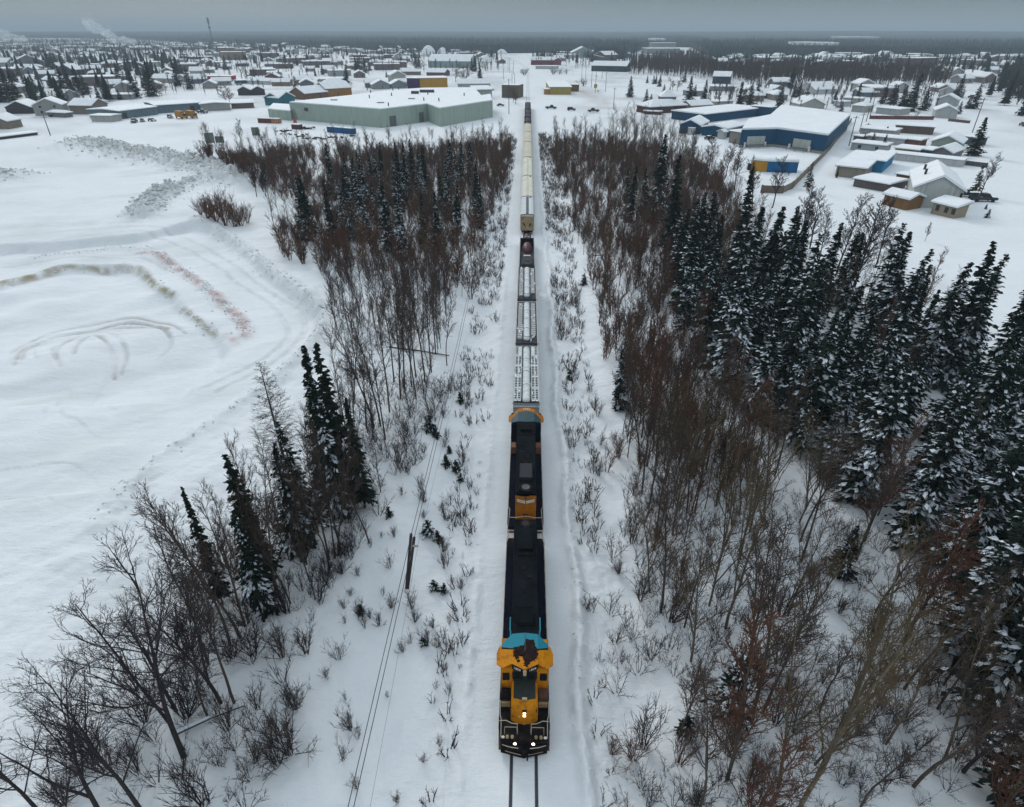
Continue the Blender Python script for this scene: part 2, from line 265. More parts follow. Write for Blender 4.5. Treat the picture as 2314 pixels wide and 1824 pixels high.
def stain(D, hw, c, wt, seed):
    k = np.clip(1.25-D/hw, 0, 1)*wt*(np.clip(fbm(X, Y, max(1.0, hw*1.3), seed, 4)*2.2-0.45, 0, 1) if hw > 0.45 else np.clip(fbm(X, Y, 7.0, seed, 3)*2.4-0.5, 0, 1)*np.clip(0.55+vnoise(X, Y, 0.9, seed), 0, 1)); k = k[:, None]
    n = k*1.0; sc_[:, :3] = sc_[:, :3]*(1-n)+np.array(c)*n
fw = np.clip((np.hypot(X, Y)-260)/120, 0, 1)*np.clip((np.abs(X)-14)/10, 0, 1)*np.clip(fbm(X, Y, 26, 91, 4)*3-1.35, 0, 1)*0.55; sc_[:, :3] = sc_[:, :3]*(1-fw[:, None])+np.array((0.40, 0.41, 0.42))*fw[:, None]
fw = np.clip((-20-X)/8, 0, 1)*np.clip((Y-15)/20, 0, 1)*np.clip(fbm(X+0.7*Y, (Y-0.6*X)*2.2, 15, 93, 5)*3.2-1.5, 0, 1)*0.35*(Y < 260); sc_[:, :3] = sc_[:, :3]*(1-fw[:, None])+np.array((0.56, 0.58, 0.575))*fw[:, None]
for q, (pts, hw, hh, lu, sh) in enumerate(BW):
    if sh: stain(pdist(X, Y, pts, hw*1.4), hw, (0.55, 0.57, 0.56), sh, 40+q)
for q, (pts, hw, c, wt) in enumerate(SW): stain(pdist(X, Y, pts, hw*1.4), hw, c, wt, 60+q)
ca = me.color_attributes.new('stain', 'FLOAT_COLOR', 'POINT'); sc_[:, 3] = 1; ca.data.foreach_set('color', sc_.ravel())
me.polygons.foreach_set('use_smooth', [True]*len(me.polygons))
ground = link('snow_ground', me); tag(ground, kind='structure')
m = bpy.data.materials.new('snow_ground'); m.use_nodes = True; t = m.node_tree; b = t.nodes['Principled BSDF']; b.inputs['Roughness'].default_value = 0.85; b.inputs['Specular IOR Level'].default_value = 0.15
at = t.nodes.new('ShaderNodeAttribute'); at.attribute_name = 'stain'; g = t.nodes.new('ShaderNodeTexCoord')
def N(scale, det, rough=0.6):
    n = t.nodes.new('ShaderNodeTexNoise'); n.inputs['Scale'].default_value = scale; n.inputs['Detail'].default_value = det; n.inputs['Roughness'].default_value = rough; t.links.new(g.outputs['Object'], n.inputs['Vector']); return n
n1 = N(0.06, 8, 0.7); n2 = N(2.4, 6, 0.75); n3 = N(0.5, 6, 0.7)
mp = t.nodes.new('ShaderNodeMapping'); mp.inputs['Rotation'].default_value = (0, 0, 0.5); mp.inputs['Scale'].default_value = (0.35, 1.5, 1); n4 = N(0.55, 7, 0.7); t.links.new(g.outputs['Object'], mp.inputs[0]); t.links.new(mp.outputs[0], n4.inputs['Vector'])
mr = t.nodes.new('ShaderNodeMapRange'); mr.inputs['To Min'].default_value = 0.84; mr.inputs['To Max'].default_value = 1.06; t.links.new(n1.outputs[0], mr.inputs['Value'])
vm = t.nodes.new('ShaderNodeVectorMath'); vm.operation = 'SCALE'; t.links.new(at.outputs['Color'], vm.inputs[0]); t.links.new(mr.outputs[0], vm.inputs['Scale']); t.links.new(vm.outputs[0], b.inputs['Base Color'])
ad = t.nodes.new('ShaderNodeMath'); ad.operation = 'MULTIPLY_ADD'; ad.inputs[1].default_value = 0.25; t.links.new(n2.outputs[0], ad.inputs[0]); a2 = t.nodes.new('ShaderNodeMath'); a2.operation = 'MULTIPLY_ADD'; a2.inputs[1].default_value = 1.3; t.links.new(n4.outputs[0], a2.inputs[0]); t.links.new(n3.outputs[0], a2.inputs[2]); t.links.new(a2.outputs[0], ad.inputs[2])
bp = t.nodes.new('ShaderNodeBump'); bp.inputs['Strength'].default_value = 0.6; bp.inputs['Distance'].default_value = 0.3; t.links.new(ad.outputs[0], bp.inputs['Height']); t.links.new(bp.outputs[0], b.inputs['Normal'])
me.materials.append(m); M['snow'] = m
# ---------------------------------------------------------------- track
def tcx(y):
    return 0.0 if y < 700 else -17*((y-700)/320)**2
mb = MB(); mb2 = MB(); ys = [0]+[i*10 for i in range(1, 70)]+list(range(700, 1240, 12))
for s in (-1, 1):
    for hw, z0, z1, mbx in ((0.045, -0.05, 0.075, mb), (0.10, -0.1, 0.022, mb2)):
        mbx.loft([[(tcx(y)+s*0.7525-hw, y, z0), (tcx(y)+s*0.7525+hw, y, z0), (tcx(y)+s*0.7525+hw, y, z1), (tcx(y)+s*0.7525-hw, y, z1)] for y in [-40]+ys])
tr = mb.build('railway_track', M['steel']); tag(tr, kind='structure'); tb = mb2.build('track_ballast', M['ballast']); tag(tb, kind='structure')
# ---------------------------------------------------------------- the far forest, beyond the town
FU = [(-1500, 92), (-400, 91), (0, 90), (120, 89), (300, 91), (420, 96), (560, 104), (700, 108), (800, 112), (930, 117), (1100, 121), (1200, 120), (1330, 118), (1345, 133), (1410, 134), (1470, 107), (1560, 107), (1600, 140), (1700, 131), (1900, 131), (2100, 131), (2314, 133), (2600, 136), (3400, 140)]
fe = [tuple(P(u, v))[:2] for u, v in FU]; fang = np.array([math.atan2(x, y) for x, y in fe]); fd = np.array([math.hypot(x, y) for x, y in fe])
def edge(a): return np.interp(a, fang, fd)
ang = np.linspace(-1.35, 1.35, 900); kk = np.concatenate([[0.0, 0.004], np.geomspace(0.012, 9.0, 170)])
A2, K2 = np.meshgrid(ang, kk, indexing='ij'); Rf = edge(A2)*(1+K2)+rng.normal(0, 3, A2.shape)*(K2 > 0); Rf = np.minimum(Rf, 12500)
FX = Rf*np.sin(A2); FY = Rf*np.cos(A2); FZ = height(FX, FY)+(9.0+4.0*fbm(FX, FY, 60, 4)+rng.random(A2.shape)*3.2)*(K2 > 0.001)-0.5*(K2 <= 0.001)
na2, nk = A2.shape; i2, j3 = np.meshgrid(np.arange(na2-1), np.arange(nk-1), indexing='ij')
F = np.stack([i2*nk+j3, (i2+1)*nk+j3, (i2+1)*nk+j3+1, i2*nk+j3+1], -1).reshape(-1, 4)
M['canopy'] = mat('far_canopy', (0.034, 0.046, 0.052), 0.95, 0.5, 0.012, spec=0.05, dirt=(0.085, 0.085, 0.09), dscale=0.0022)
V = np.stack([FX, FY, FZ], -1).reshape(-1, 3)
# ragged edge and interior tree tops: little spires over the canopy
nS = 26000; a = rng.uniform(-0.95, 1.05, nS); k = rng.random(nS)**2.2*0.9; R_ = edge(a)*(1+k)-2; sx_ = R_*np.sin(a); sy_ = R_*np.cos(a); sz_ = height(sx_, sy_); hh = rng.uniform(11, 20, nS)*(1+0.2*(k > 0.2)); rr = rng.uniform(1.5, 3.2, nS)*(1+k)
base = len(V); ca_ = np.cos([0, 2.1, 4.2]); sa_ = np.sin([0, 2.1, 4.2]); W = np.zeros((nS, 4, 3))
for q in range(3): W[:, q, 0] = sx_+rr*ca_[q]; W[:, q, 1] = sy_+rr*sa_[q]; W[:, q, 2] = sz_+hh*0.12
W[:, 3, 0] = sx_; W[:, 3, 1] = sy_; W[:, 3, 2] = sz_+hh
o_ = (base+np.arange(nS)*4)[:, None]; T = np.concatenate([o_+np.array([[p, q, 3, 3]]) for p, q in ((0, 1), (1, 2), (2, 0))])
fo = mesh_np('far_forest', V, F, [M['canopy']]); tag(link('far_forest', fo), 'dark conifer forest filling the land behind the town to the horizon', 'forest', kind='stuff')
T3 = T[:, :3]-base; fo2 = mesh_np('far_treetops', W.reshape(-1, 3), T3, [M['canopy']]); tag(link('far_treetops', fo2), 'spiky treetops rising over the far forest and along its edge', 'forest', kind='stuff')
# pale snowy clearings in the far forest, on the right
for (u0, u1, v) in ((1886, 1975, 84), (1795, 1880, 97), (1470, 1500, 88)):
    p = P((u0+u1)/2, v, 17); hw = (P(u1, v, 17)-P(u0, v, 17)).length/2; dd = 30+p.y*0.035; n = 24; pts = [(p.x+hw*math.cos(2*PI*i/n)*random.uniform(.8, 1.1), p.y+dd*math.sin(2*PI*i/n)*random.uniform(.6, 1.1)) for i in range(n)]
    z = max(gz(*pp) for pp in pts)+18.5
    tag(MB().prism(pts, z-30, z).build('snowy_clearing', M['roofsnow']), kind='structure')
# ---------------------------------------------------------------- trees: a few meshes of each kind, every tree an object of its own
class TM:
    def __init__(s): s.V = []; s.F = []; s.M = []; s.n = 0
    def add(s, v, f, m): s.V.append(v); s.F.append(f+s.n); s.M.append(np.full(len(f), m)); s.n += len(v)
    def branch(s, pts, r, n, m=0):
        pts = np.asarray(pts, float); k = len(pts); t = np.gradient(pts, axis=0); t /= np.linalg.norm(t, axis=1)[:, None]+1e-9
        a = np.cross(t, [0.13, 0.21, 0.97]); l = np.linalg.norm(a, axis=1); a[l < 0.05] = [1, 0, 0]; a /= np.linalg.norm(a, axis=1)[:, None]; b = np.cross(t, a)
        th = 2*PI*np.arange(n)/n; V = pts[:, None]+(a[:, None]*np.cos(th)[None, :, None]+b[:, None]*np.sin(th)[None, :, None])*np.asarray(r)[:, None, None]
        i, j = np.meshgrid(np.arange(k-1), np.arange(n), indexing='ij'); q = i*n+j; w_ = i*n+(j+1) % n
        F = np.concatenate([np.stack([q, w_, w_+n], -1).reshape(-1, 3), np.stack([q, w_+n, q+n], -1).reshape(-1, 3)]); s.add(V.reshape(-1, 3), F, m)
    def mesh(s, name, mats): return mesh_np(name, np.concatenate(s.V), np.concatenate(s.F), mats, np.concatenate(s.M))
    def arrays(s): return np.concatenate(s.V), np.concatenate(s.F), np.concatenate(s.M)
def path(R, p, d, L, n, up, wob):
    pts = [np.array(p, float)]; d = np.array(d, float)
    for i in range(n):
        d = d+np.array([R.normal(0, wob), R.normal(0, wob), up+R.normal(0, wob*0.5)]); d /= np.linalg.norm(d); pts.append(pts[-1]+d*L/n)
    return pts, d
def perp(R, d, ang):
    a = np.cross(d, R.normal(0, 1, 3)); a /= np.linalg.norm(a)+1e-9; return d*math.cos(ang)+a*math.sin(ang)
def bare_tree(seed, H=12.0, spread=1.0, start=0.35, nb=26, rt=0.14, tw=0.011, lean=0.04, sub=7, fork=False, ang=(0.55, 0.95)):
    R = np.random.default_rng(seed); tk = TM(); cr = TM()
    def limb(p, d, L, r, lev):
        n = 5 if lev == 1 else (4 if lev == 2 else 2); pts, _ = path(R, p, d, L, n, 0.10 if lev < 3 else 0.05, 0.09+0.03*lev)
        cr.branch(pts, np.linspace(r, max(tw*0.7, r*0.35), n+1), 4 if lev == 1 else 3)
        if lev >= 4 or L < 0.3: return
        cnt = {1: sub, 2: 5, 3: 3}[lev]
        for q in range(cnt):
            t = 0.2+0.8*(q+R.random())/cnt; i = min(int(t*n), n-1); pp = pts[i]+(pts[i+1]-pts[i])*(t*n-i); dd = pts[i+1]-pts[i]; dd /= np.linalg.norm(dd)
            limb(pp, perp(R, dd, R.uniform(0.4, 0.8)), L*R.uniform(0.36, 0.6)*(1.15-0.55*t), max(tw, r*0.45), lev+1)
    def stem(p, d, h, r, st, nbr):
        n = 9; pts, dl = path(R, p, d, h, n, 0.012, 0.035); pts = np.array(pts); tk.branch(pts, np.linspace(r, 0.015, n+1)**1.0, 6)
        for q in range(nbr):
            t = st+(1-st)*(q+R.random())/nbr; i = min(int(t*n), n-1); pp = pts[i]+(pts[i+1]-pts[i])*(t*n-i); dd = pts[i+1]-pts[i]; dd /= np.linalg.norm(dd)
            limb(pp, perp(R, dd, R.uniform(*ang)), h*0.30*spread*(1.12-0.75*t)*R.uniform(0.7, 1.2), r*0.42*(1.1-0.8*t)+0.006, 1)
        return pts
    P0 = stem([0, 0, -0.3], [R.normal(0, lean), R.normal(0, lean), 1], H, rt, start, nb)
    if fork: stem(P0[2], perp(R, np.array([0, 0, 1.0]), 0.3), H*0.7, rt*0.6, 0.25, nb//2)
    return tk, cr
def shrub(seed, H=3.0, stems=10, fan=0.42, tw=0.010, sub=5):
    R = np.random.default_rng(seed); cr = TM()
    for q in range(stems):
        a = R.uniform(0, 2*PI); f = abs(R.normal(0, fan)); pts, _ = path(R, [math.cos(a)*0.12, math.sin(a)*0.12, -0.15], [math.cos(a)*f, math.sin(a)*f, 1], H*R.uniform(0.6, 1.05), 5, 0.0, 0.07)
        cr.branch(pts, np.linspace(0.03, 0.009, 6), 3)
        for k in range(sub):
            i = R.integers(1, 5); p2, _ = path(R, pts[i]+(pts[i+1 if i < 5 else i]-pts[i])*R.random(), perp(R, (pts[i]-pts[i-1])/np.linalg.norm(pts[i]-pts[i-1]), R.uniform(0.3, 0.65)), H*0.38*R.uniform(0.5, 1.1), 3, 0.07, 0.08); cr.branch(p2, [0.014, 0.011, 0.009, 0.007], 3)
            for k2 in range(4):
                j = R.integers(0, 3); p3, _ = path(R, p2[j], perp(R, (p2[j+1]-p2[j])/np.linalg.norm(p2[j+1]-p2[j]), R.uniform(0.3, 0.7)), H*0.17*R.uniform(0.5, 1.2), 1, 0.05, 0.1); cr.branch(p3, [tw, tw*0.6], 3)
    return cr
def spruce(seed, H=14.0, Rb=2.0, snow=0.2, sp=0.34, nb=9, ns=11, bare=0.06, size=1.0):
    R = np.random.default_rng(seed); tk = TM(); cr = TM(); pts, _ = path(R, [0, 0, -0.3], [R.normal(0, .015), R.normal(0, .015), 1], H, 8, 0.01, 0.008); pts = np.array(pts)
    tk.branch(pts, np.linspace(0.16, 0.02, 9)*(H/14), 6)
    z = H*bare; V = []; MI = []; ph = R.uniform(0, 6, 6)
    while z < H-0.12:
        t = z/H; prof = (1-t)**0.85*min(1, 0.35+t*5)*Rb+0.10
        for q in range(max(4, int(nb*(0.55+0.6*(1-t))))):
            a = R.uniform(0, 2*PI); ln = prof*R.uniform(0.62, 1.12)*(1+0.22*math.sin(a*2+ph[0]+z*0.9)+0.12*math.sin(a*5+ph[1]+z*2)); dr = -0.10-0.38*(1-t)+R.normal(0, 0.08)
            cnt = max(3, int(ns*(0.35+0.65*ln/Rb))); s = (np.arange(cnt)+R.random(cnt))/cnt; s = 0.12+0.9*s; w_ = size*(0.30+0.14*R.random(cnt))*(1.15-0.45*s)*(0.6+0.55*(1-t))
            side = R.normal(0, 1, cnt)*0.17*ln*(1.1-s); ca, sa = math.cos(a), math.sin(a); r = s*ln
            cx = r*ca-side*sa; cy = r*sa+side*ca; cz = z+dr*r+0.22*ln*s**2*0.6-abs(side)*0.3+R.normal(0, 0.05, cnt); aa = a+side*0.9+R.normal(0, 0.35, cnt); l_ = w_*1.9
            ux, uy = np.cos(aa), np.sin(aa); dz = dr*0.9+R.normal(0, 0.12, cnt); tl = R.normal(0, 0.35, cnt)*w_
            p0 = np.stack([cx-ux*l_*.45, cy-uy*l_*.45, cz-dz*l_*.45], -1); p1 = np.stack([cx-uy*w_*.5, cy+ux*w_*.5, cz+tl-0.10*w_], -1); p2 = np.stack([cx+ux*l_*.6, cy+uy*l_*.6, cz+dz*l_*.6-0.06], -1); p3 = np.stack([cx+uy*w_*.5, cy-ux*w_*.5, cz-tl-0.10*w_], -1)
            Q = np.stack([p0, p1, p2, p3], 1); V.append(Q); MI.append(np.zeros(cnt, int))
            pr = snow*(0.25+1.5*(1-t))*(0.5+1.0*(math.sin(a*3+z*1.7+ph[2])+math.sin(a-ph[3]+z*0.8) > 0.1)); k = R.random(cnt) < (0.72 if R.random() < pr*1.25 else 0.05*(snow > .1))
            if k.any(): S = Q[k].copy(); c_ = S.mean(1, keepdims=True); S = c_+(S-c_)*np.array([0.92, 0.92, 0.8]); S[:, :, 2] += 0.055; V.append(S); MI.append(np.ones(k.sum(), int))
        z += sp*(0.55+0.6*(1-t))*R.uniform(0.8, 1.2)
    V = np.concatenate(V); MI = np.concatenate(MI); n = len(V); b_ = (np.arange(n)*4)[:, None]; F = np.concatenate([b_+[[0, 1, 2]], b_+[[0, 2, 3]]]); cr.add(V.reshape(-1, 3), F, 0); cr.M = [np.concatenate([MI, MI])]
    ii_ = pts; cr.V[0][:, 0] += np.interp(cr.V[0][:, 2], pts[:, 2], pts[:, 0]); cr.V[0][:, 1] += np.interp(cr.V[0][:, 2], pts[:, 2], pts[:, 1]); return tk, cr
def larch(seed, H=13.0, Rb=2.3):
    R = np.random.default_rng(seed); tk = TM(); cr = TM(); pts, _ = path(R, [0, 0, -0.3], [0, 0, 1], H, 8, 0.01, 0.01); tk.branch(pts, np.linspace(0.17, 0.02, 9), 6); z = H*0.3
    while z < H-0.2:
        t = z/H
        for q in range(6):
            a = R.uniform(0, 2*PI); ln = Rb*(1-t)**0.75*R.uniform(0.7, 1.15)*1.2+0.2; p, _ = path(R, [0, 0, z], [math.cos(a), math.sin(a), -0.05], ln, 5, 0.06, 0.05); cr.branch(p, np.linspace(0.028, 0.01, 6)*(1.2-t), 3)
            for k in range(9):
                i = R.integers(1, 5); d = (p[i+1]-p[i]); d /= np.linalg.norm(d); p2, _ = path(R, p[i]+(p[i+1]-p[i])*R.random(), perp(R, d, R.uniform(0.5, 1.0)), ln*0.28*R.uniform(0.5, 1.2), 1, 0.02, 0.08); cr.branch(p2, [0.011, 0.007], 3)
        z += 0.26
    return tk, cr
LIB = {}
def reg(kind, H, tkcr, mats_t, mats_c):
    tk, cr = tkcr; H = float(max(v[:, 2].max() for v in cr.V)); LIB.setdefault(kind, []).append((H, tk.mesh('trunk', mats_t) if tk else None, cr.mesh('crown', mats_c)))
for s in range(9): reg('spruce', 14, spruce(100+s, Rb=(2.1, 2.3, 2.7, 1.8, 2.5, 2.3, 2.9, 1.9, 2.6)[s], snow=(0.26, 0.14, 0.36, 0.07, 0.25, 0.5, 0.3, 0.45, 0.2)[s], sp=(.34, .34, .36, .38, .34, .36, .42, .36, .46)[s], nb=(9, 9, 9, 8, 9, 8, 8, 9, 7)[s], bare=(.06, .06, .04, .12, .05, .04, .08, .05, .15)[s]), [M['bark']], [M['needles'], M['treesnow']])
for s in range(4): reg('townspruce', 14, spruce(120+s, Rb=(3.3, 2.7, 3.7, 2.5)[s], snow=(0.04, 0.08, 0.05, 0.03)[s], sp=0.42, ns=8, size=1.3), [M['bark']], [M['needles'], M['treesnow']])
for s in range(3): reg('smallspruce', 2.2, spruce(140+s, H=2.2, Rb=0.75, snow=0.10, sp=0.16, nb=8, ns=7, size=0.42, bare=0.1), [M['bark']], [M['needles'], M['treesnow']])
reg('pine', 12, spruce(150, H=12, Rb=3.0, snow=0.03, sp=0.6, ns=10, size=1.3, bare=0.2), [M['bark']], [M['needlesg'], M['treesnow']])
for s in range(3): reg('bigbare', 14, bare_tree(200+s, H=14, spread=1.35, start=0.3, nb=19, rt=0.16, tw=0.0075, sub=7, fork=s != 1), [M['barkd']], [M['twigd']])
for s in range(4): reg('bare', 12, bare_tree(210+s, H=12, spread=0.8, start=0.35, nb=22, rt=0.09, ang=(0.4, 0.75), sub=6, tw=0.009), [M['bark']], [M['twig']])
for s in range(3): reg('barefar', 12, bare_tree(215+s, H=12, spread=1.0, start=0.25, nb=24, rt=0.15, ang=(0.4, 0.75), sub=6, tw=0.02), [M['barkd']], [M['twigd']])
for s in range(3): reg('barered', 9, bare_tree(220+s, H=9, spread=0.8, start=0.15, nb=26, rt=0.07, ang=(0.35, 0.7), sub=6, tw=0.013), [M['bark']], [M['twigr']])
for s in range(3): reg('bareolive', 13, bare_tree(230+s, H=13, spread=1.0, start=0.25, nb=17, rt=0.10, ang=(0.35, 0.7), sub=5, fork=True, tw=0.008), [M['barkg']], [M['twigo']])
for s in range(2): reg('larch', 13, larch(240+s), [M['bark']], [M['twigd']])
for s in range(5): c_ = shrub(250+s, stems=(9, 14, 18, 7, 12)[s], fan=(0.4, 0.3, 0.45, 0.35, 0.25)[s]); LIB.setdefault('shrub', []).append((3, None, c_.mesh('crown', [M['twigd']]))); LIB.setdefault('shrubred', []).append((3, None, c_.mesh('crown', [M['twigr']]))); LIB.setdefault('shrubbrown', []).append((3, None, c_.mesh('crown', [M['twig']])))
NAMES = dict(spruce='spruce_tree', townspruce='spruce_tree', smallspruce='young_spruce', pine='pine_tree', bigbare='bare_tree', bare='bare_tree', barered='bare_tree', bareolive='bare_tree', barefar='bare_tree', larch='larch_tree', shrub='bare_shrub', shrubred='bare_shrub', shrubbrown='bare_shrub')
CATS = dict(spruce='spruce', townspruce='spruce', smallspruce='spruce', pine='pine', larch='larch', shrub='shrub', shrubred='shrub', shrubbrown='shrub')
cnt_ = {}
def tree(kind, x, y, H, label, group=None, i=None, wid=1.0, tilt=None, z=None):
    lib = LIB[kind]; h0, tm, cm = lib[(i if i is not None else random.randrange(len(lib))) % len(lib)]; s = H/h0; k = 'spruce' if kind in ('spruce', 'townspruce', 'smallspruce') else ('shrub' if 'shrub' in kind else 'bare'); cnt_[k] = cnt_.get(k, 0)+1
    zz_ = gz(x, y) if z is None else z; tx, ty = tilt or (random.gauss(0, .02), random.gauss(0, .02)); rz = random.uniform(0, 2*PI)
    if tm is None:
        o = link(NAMES[kind], cm, None, (x, y, zz_)); o.scale = (s*wid, s*wid, s); o.rotation_euler = (tx, ty, rz); return tag(o, label, CATS.get(kind, 'tree'), group)
    e_ = empty(NAMES[kind], (x, y, zz_), 0, label, CATS.get(kind, 'tree'), group); e_.rotation_euler = (tx, ty, rz); e_.scale = (s*wid, s*wid, s)
    link('trunk', tm, e_); link('crown', cm, e_); return e_
def ptree(kind, u, v, vt, label, group=None, **k):
    p = P(u, v); return tree(kind, p.x, p.y, hfor((p.x, p.y, 0), vt), label, group, **k)
def scatter(poly_px, n, dmin, wt=None, pts=None, seed=1):
    R = random.Random(seed); poly = pw(poly_px); xs = [p[0] for p in poly]; ys_ = [p[1] for p in poly]; out = []; taken = list(pts or []); tries = 0
    pa = poly
    while len(out) < n and tries < n*60:
        tries += 1; x = R.uniform(min(xs), max(xs)); y = R.uniform(min(ys_), max(ys_))
        if not inpoly(np.array([x]), np.array([y]), pa)[0]: continue
        if any((x-a)**2+(y-b_)**2 < dmin*dmin for a, b_ in taken): continue
        out.append((x, y)); taken.append((x, y))
    return out
def tiled(name, protos, places, mats):      # many copies joined in one mesh, for growth nobody could count
    Vs, Fs, Ms = [], [], []; n = 0
    for k, (x, y, z, s, sz) in enumerate(places):
        v, f, mi = protos[k % len(protos)]; a = random.uniform(0, 2*PI); c, s_ = math.cos(a), math.sin(a); w_ = np.empty_like(v)
        w_[:, 0] = x+(v[:, 0]*c-v[:, 1]*s_)*s; w_[:, 1] = y+(v[:, 0]*s_+v[:, 1]*c)*s; w_[:, 2] = z+v[:, 2]*sz; Vs.append(w_); Fs.append(f+n); Ms.append(mi); n += len(v)
    return link(name, mesh_np(name, np.concatenate(Vs), np.concatenate(Fs), mats, np.concatenate(Ms)))
def D2(l): return [(x/0.93647, y/0.93647) for x, y in l]      # points measured on the reduced picture
# --- dense spruce stand right of the track
R3 = D2([(1400, 545), (1500, 600), (1620, 620), (1850, 640), (1990, 730), (2080, 840), (2150, 960), (2300, 1180), (2420, 1500), (2230, 1540), (2100, 1420), (1990, 1200), (1860, 1120), (1740, 1000), (1640, 950), (1510, 810), (1420, 680)])
holes = [pw(D2(h)) for h in ([(1740, 660), (1830, 700), (1800, 790), (1720, 760)], [(2020, 800), (2070, 820), (2060, 900), (2000, 870)], [(1500, 700), (1560, 690), (1540, 740)])]
spr = [p for p in scatter(R3, 150, 2.2, seed=3) if not any(inpoly(np.array([p[0]]), np.array([p[1]]), h)[0] for h in holes)][:128]
for x, y in spr:
    u, v = proj((x, y, 0)); far = v < 850
    lb, gp = (('snow-flecked dark spruce on the far side of the dense stand right of the train, towards the houses', 'spruces on the far side of the right-hand stand') if far else
              ('snow-laden spruce in the near part of the dense stand at the right of the picture', 'spruces in the near part of the right-hand stand'))
    tree('spruce', x, y, (random.uniform(11, 16) if random.random() < 0.62 else random.uniform(6, 11)), lb, gp, i=random.choice([1, 3, 0, 8, 4] if far else [0, 2, 4, 5, 6, 7, 8]), wid=random.uniform(0.95, 1.35), tilt=(random.gauss(0, .035), random.gauss(0, .035)))
for (u, v, vt, i) in D2([(0, 0)]) and [(1990, 800, 505, 3), (2075, 860, 560, 1), (1470, 590, 408, 3), (1415, 560, 330, 3), (1385, 470, 285, 1), (1330, 480, 350, 3), (1362, 465, 355, 1), (1310, 868, 740, 0), (2160, 1140, 780, 2), (2150, 780, 640, 1), (1505, 600, 455, 3), (1560, 560, 350, 3), (1325, 430, 355, 1)]:
    ptree('spruce', u/0.93647, v/0.93647, vt/0.93647, 'dark spruce standing out among the bare trees right of the train', 'single spruces right of the train', i=i)
ptree('spruce', 1650, 1615, 1480, 'short spruce loaded with thick snow among bare trees at the lower right', i=5, wid=1.6)
ptree('spruce', 1895, 1300, 1190, 'small spruce at the edge of the snowy clearing, lower right', i=1, wid=1.4)
ptree('smallspruce', 1548, 1655, 1610, 'tiny dark spruce on the snow below the snow-loaded one, lower right')
ptree('spruce', 2300, 1800, 1560, 'dark spruce in the bottom right corner of the picture', i=1, wid=1.5)
R3b = D2([(1990, 1190), (2120, 1150), (2300, 1350), (2450, 1700), (2200, 1760), (2050, 1450)])
for x, y in scatter(R3b, 26, 2.3, pts=spr, seed=39): tree('spruce', x, y, random.uniform(12, 16), 'x', 'spruces in the near part of the right-hand stand', i=random.choice([0, 2, 5, 6, 7]), wid=1.05)
for x, y in scatter(R3, 22, 2.0, pts=[], seed=33): tree(random.choice(['barered', 'bare', 'bareolive']), x, y, random.uniform(7, 13), 'bare brown tree among the spruces of the dense stand at the right', 'bare trees inside the spruce stand', wid=1.1)
# --- left side of the track
L1 = [(690, 470), (760, 430), (900, 420), (1060, 440), (1090, 470), (1085, 520), (1030, 560), (900, 590), (860, 600), (740, 600), (690, 560)]
sl_ = scatter(L1, 38, 2.2, seed=5)
for x, y in sl_: tree('spruce', x, y, random.uniform(9, 14), 'slim snow-dusted spruce among the red-brown brush left of the train', 'spruces in the brush left of the train', i=random.choice([0, 1, 3, 3, 4, 5]), wid=0.85)
for u, v, vt in ((705, 545, 395), (1085, 515, 410), (1000, 480, 380), (1020, 420, 312), (1045, 425, 318), (905, 430, 320), (935, 425, 312), (1065, 420, 318)): ptree('spruce', u, v, vt, 'dark pointed spruce rising out of the brush left of the train', 'spruces rising out of the left-hand brush', i=1 if u > 1000 else 3)
ptree('spruce', 743, 1115, 783, 'tall dense spruce, left one of the close pair beside the snow pit', i=1, wid=0.72)
ptree('spruce', 798, 1125, 775, 'tall dense spruce, right one of the close pair beside the snow pit', i=3, wid=0.9)
ptree('spruce', 770, 1165, 850, 'broad spruce in front of the close pair beside the snow pit', i=0, wid=0.85)
ptree('larch', 655, 1090, 822, 'leafless larch with fine drooping branches left of the tall spruce pair', i=0, wid=1.15)
ptree('spruce', 603, 1335, 1025, 'thin spruce with a brownish top in front of the larch', i=3, wid=0.9)
ptree('spruce', 505, 1370, 1098, 'slender spruce with a dark feathery top leaning over the snow field', i=3, wid=0.62)
ptree('spruce', 600, 1380, 1160, 'ragged spruce in the shade of the bare trunks, left', i=4, wid=0.9)
ptree('larch', 800, 910, 770, 'thin leafless larch right of the tall spruce pair', i=1, wid=0.7)
for u, v, vt, kd, i in ((415, 1710, 1255, 'bigbare', 0), (400, 1610, 1330, 'bigbare', 1), (222*1.068, 1850, 1530, 'bigbare', 2), (330, 1850, 1500, 'bigbare', 1), (110, 1860, 1590, 'bigbare', 1), (-40, 1900, 1640, 'bigbare', 0), (470, 1620, 1380, 'bare', 2), (500, 1590, 1300, 'bigbare', 2)):
    ptree(kd, u, v, vt, {0: 'large spreading bare tree, the biggest at the lower left', 1: 'dark-barked bare tree close behind the biggest one at the lower left', 2: 'bare tree rising from the bottom edge, lower left'}.get({(415, 1710): 0, (400, 1610): 1}.get((u, v), 2)), None if (u, v) in ((415, 1710), (400, 1610)) else 'bare trees along the lower left edge', i=i, wid=1.1)
for u, v, vt in ((520, 1460, 1080), (545, 1445, 1060), (555, 1420, 1100), (530, 1590, 1240), (640, 1365, 1030), (625, 1350, 1000), (470, 1500, 1150), (605, 1290, 1040), (745, 1270, 980), (758, 1265, 1000), (765, 1260, 960), (770, 1245, 950), (835, 1230, 1020), (860, 1110, 960)):
    ptree('bare', u, v, vt, 'tall bare tree with a straight trunk in the row beside the snow field, left', 'straight bare trees beside the snow field', wid=1.05)
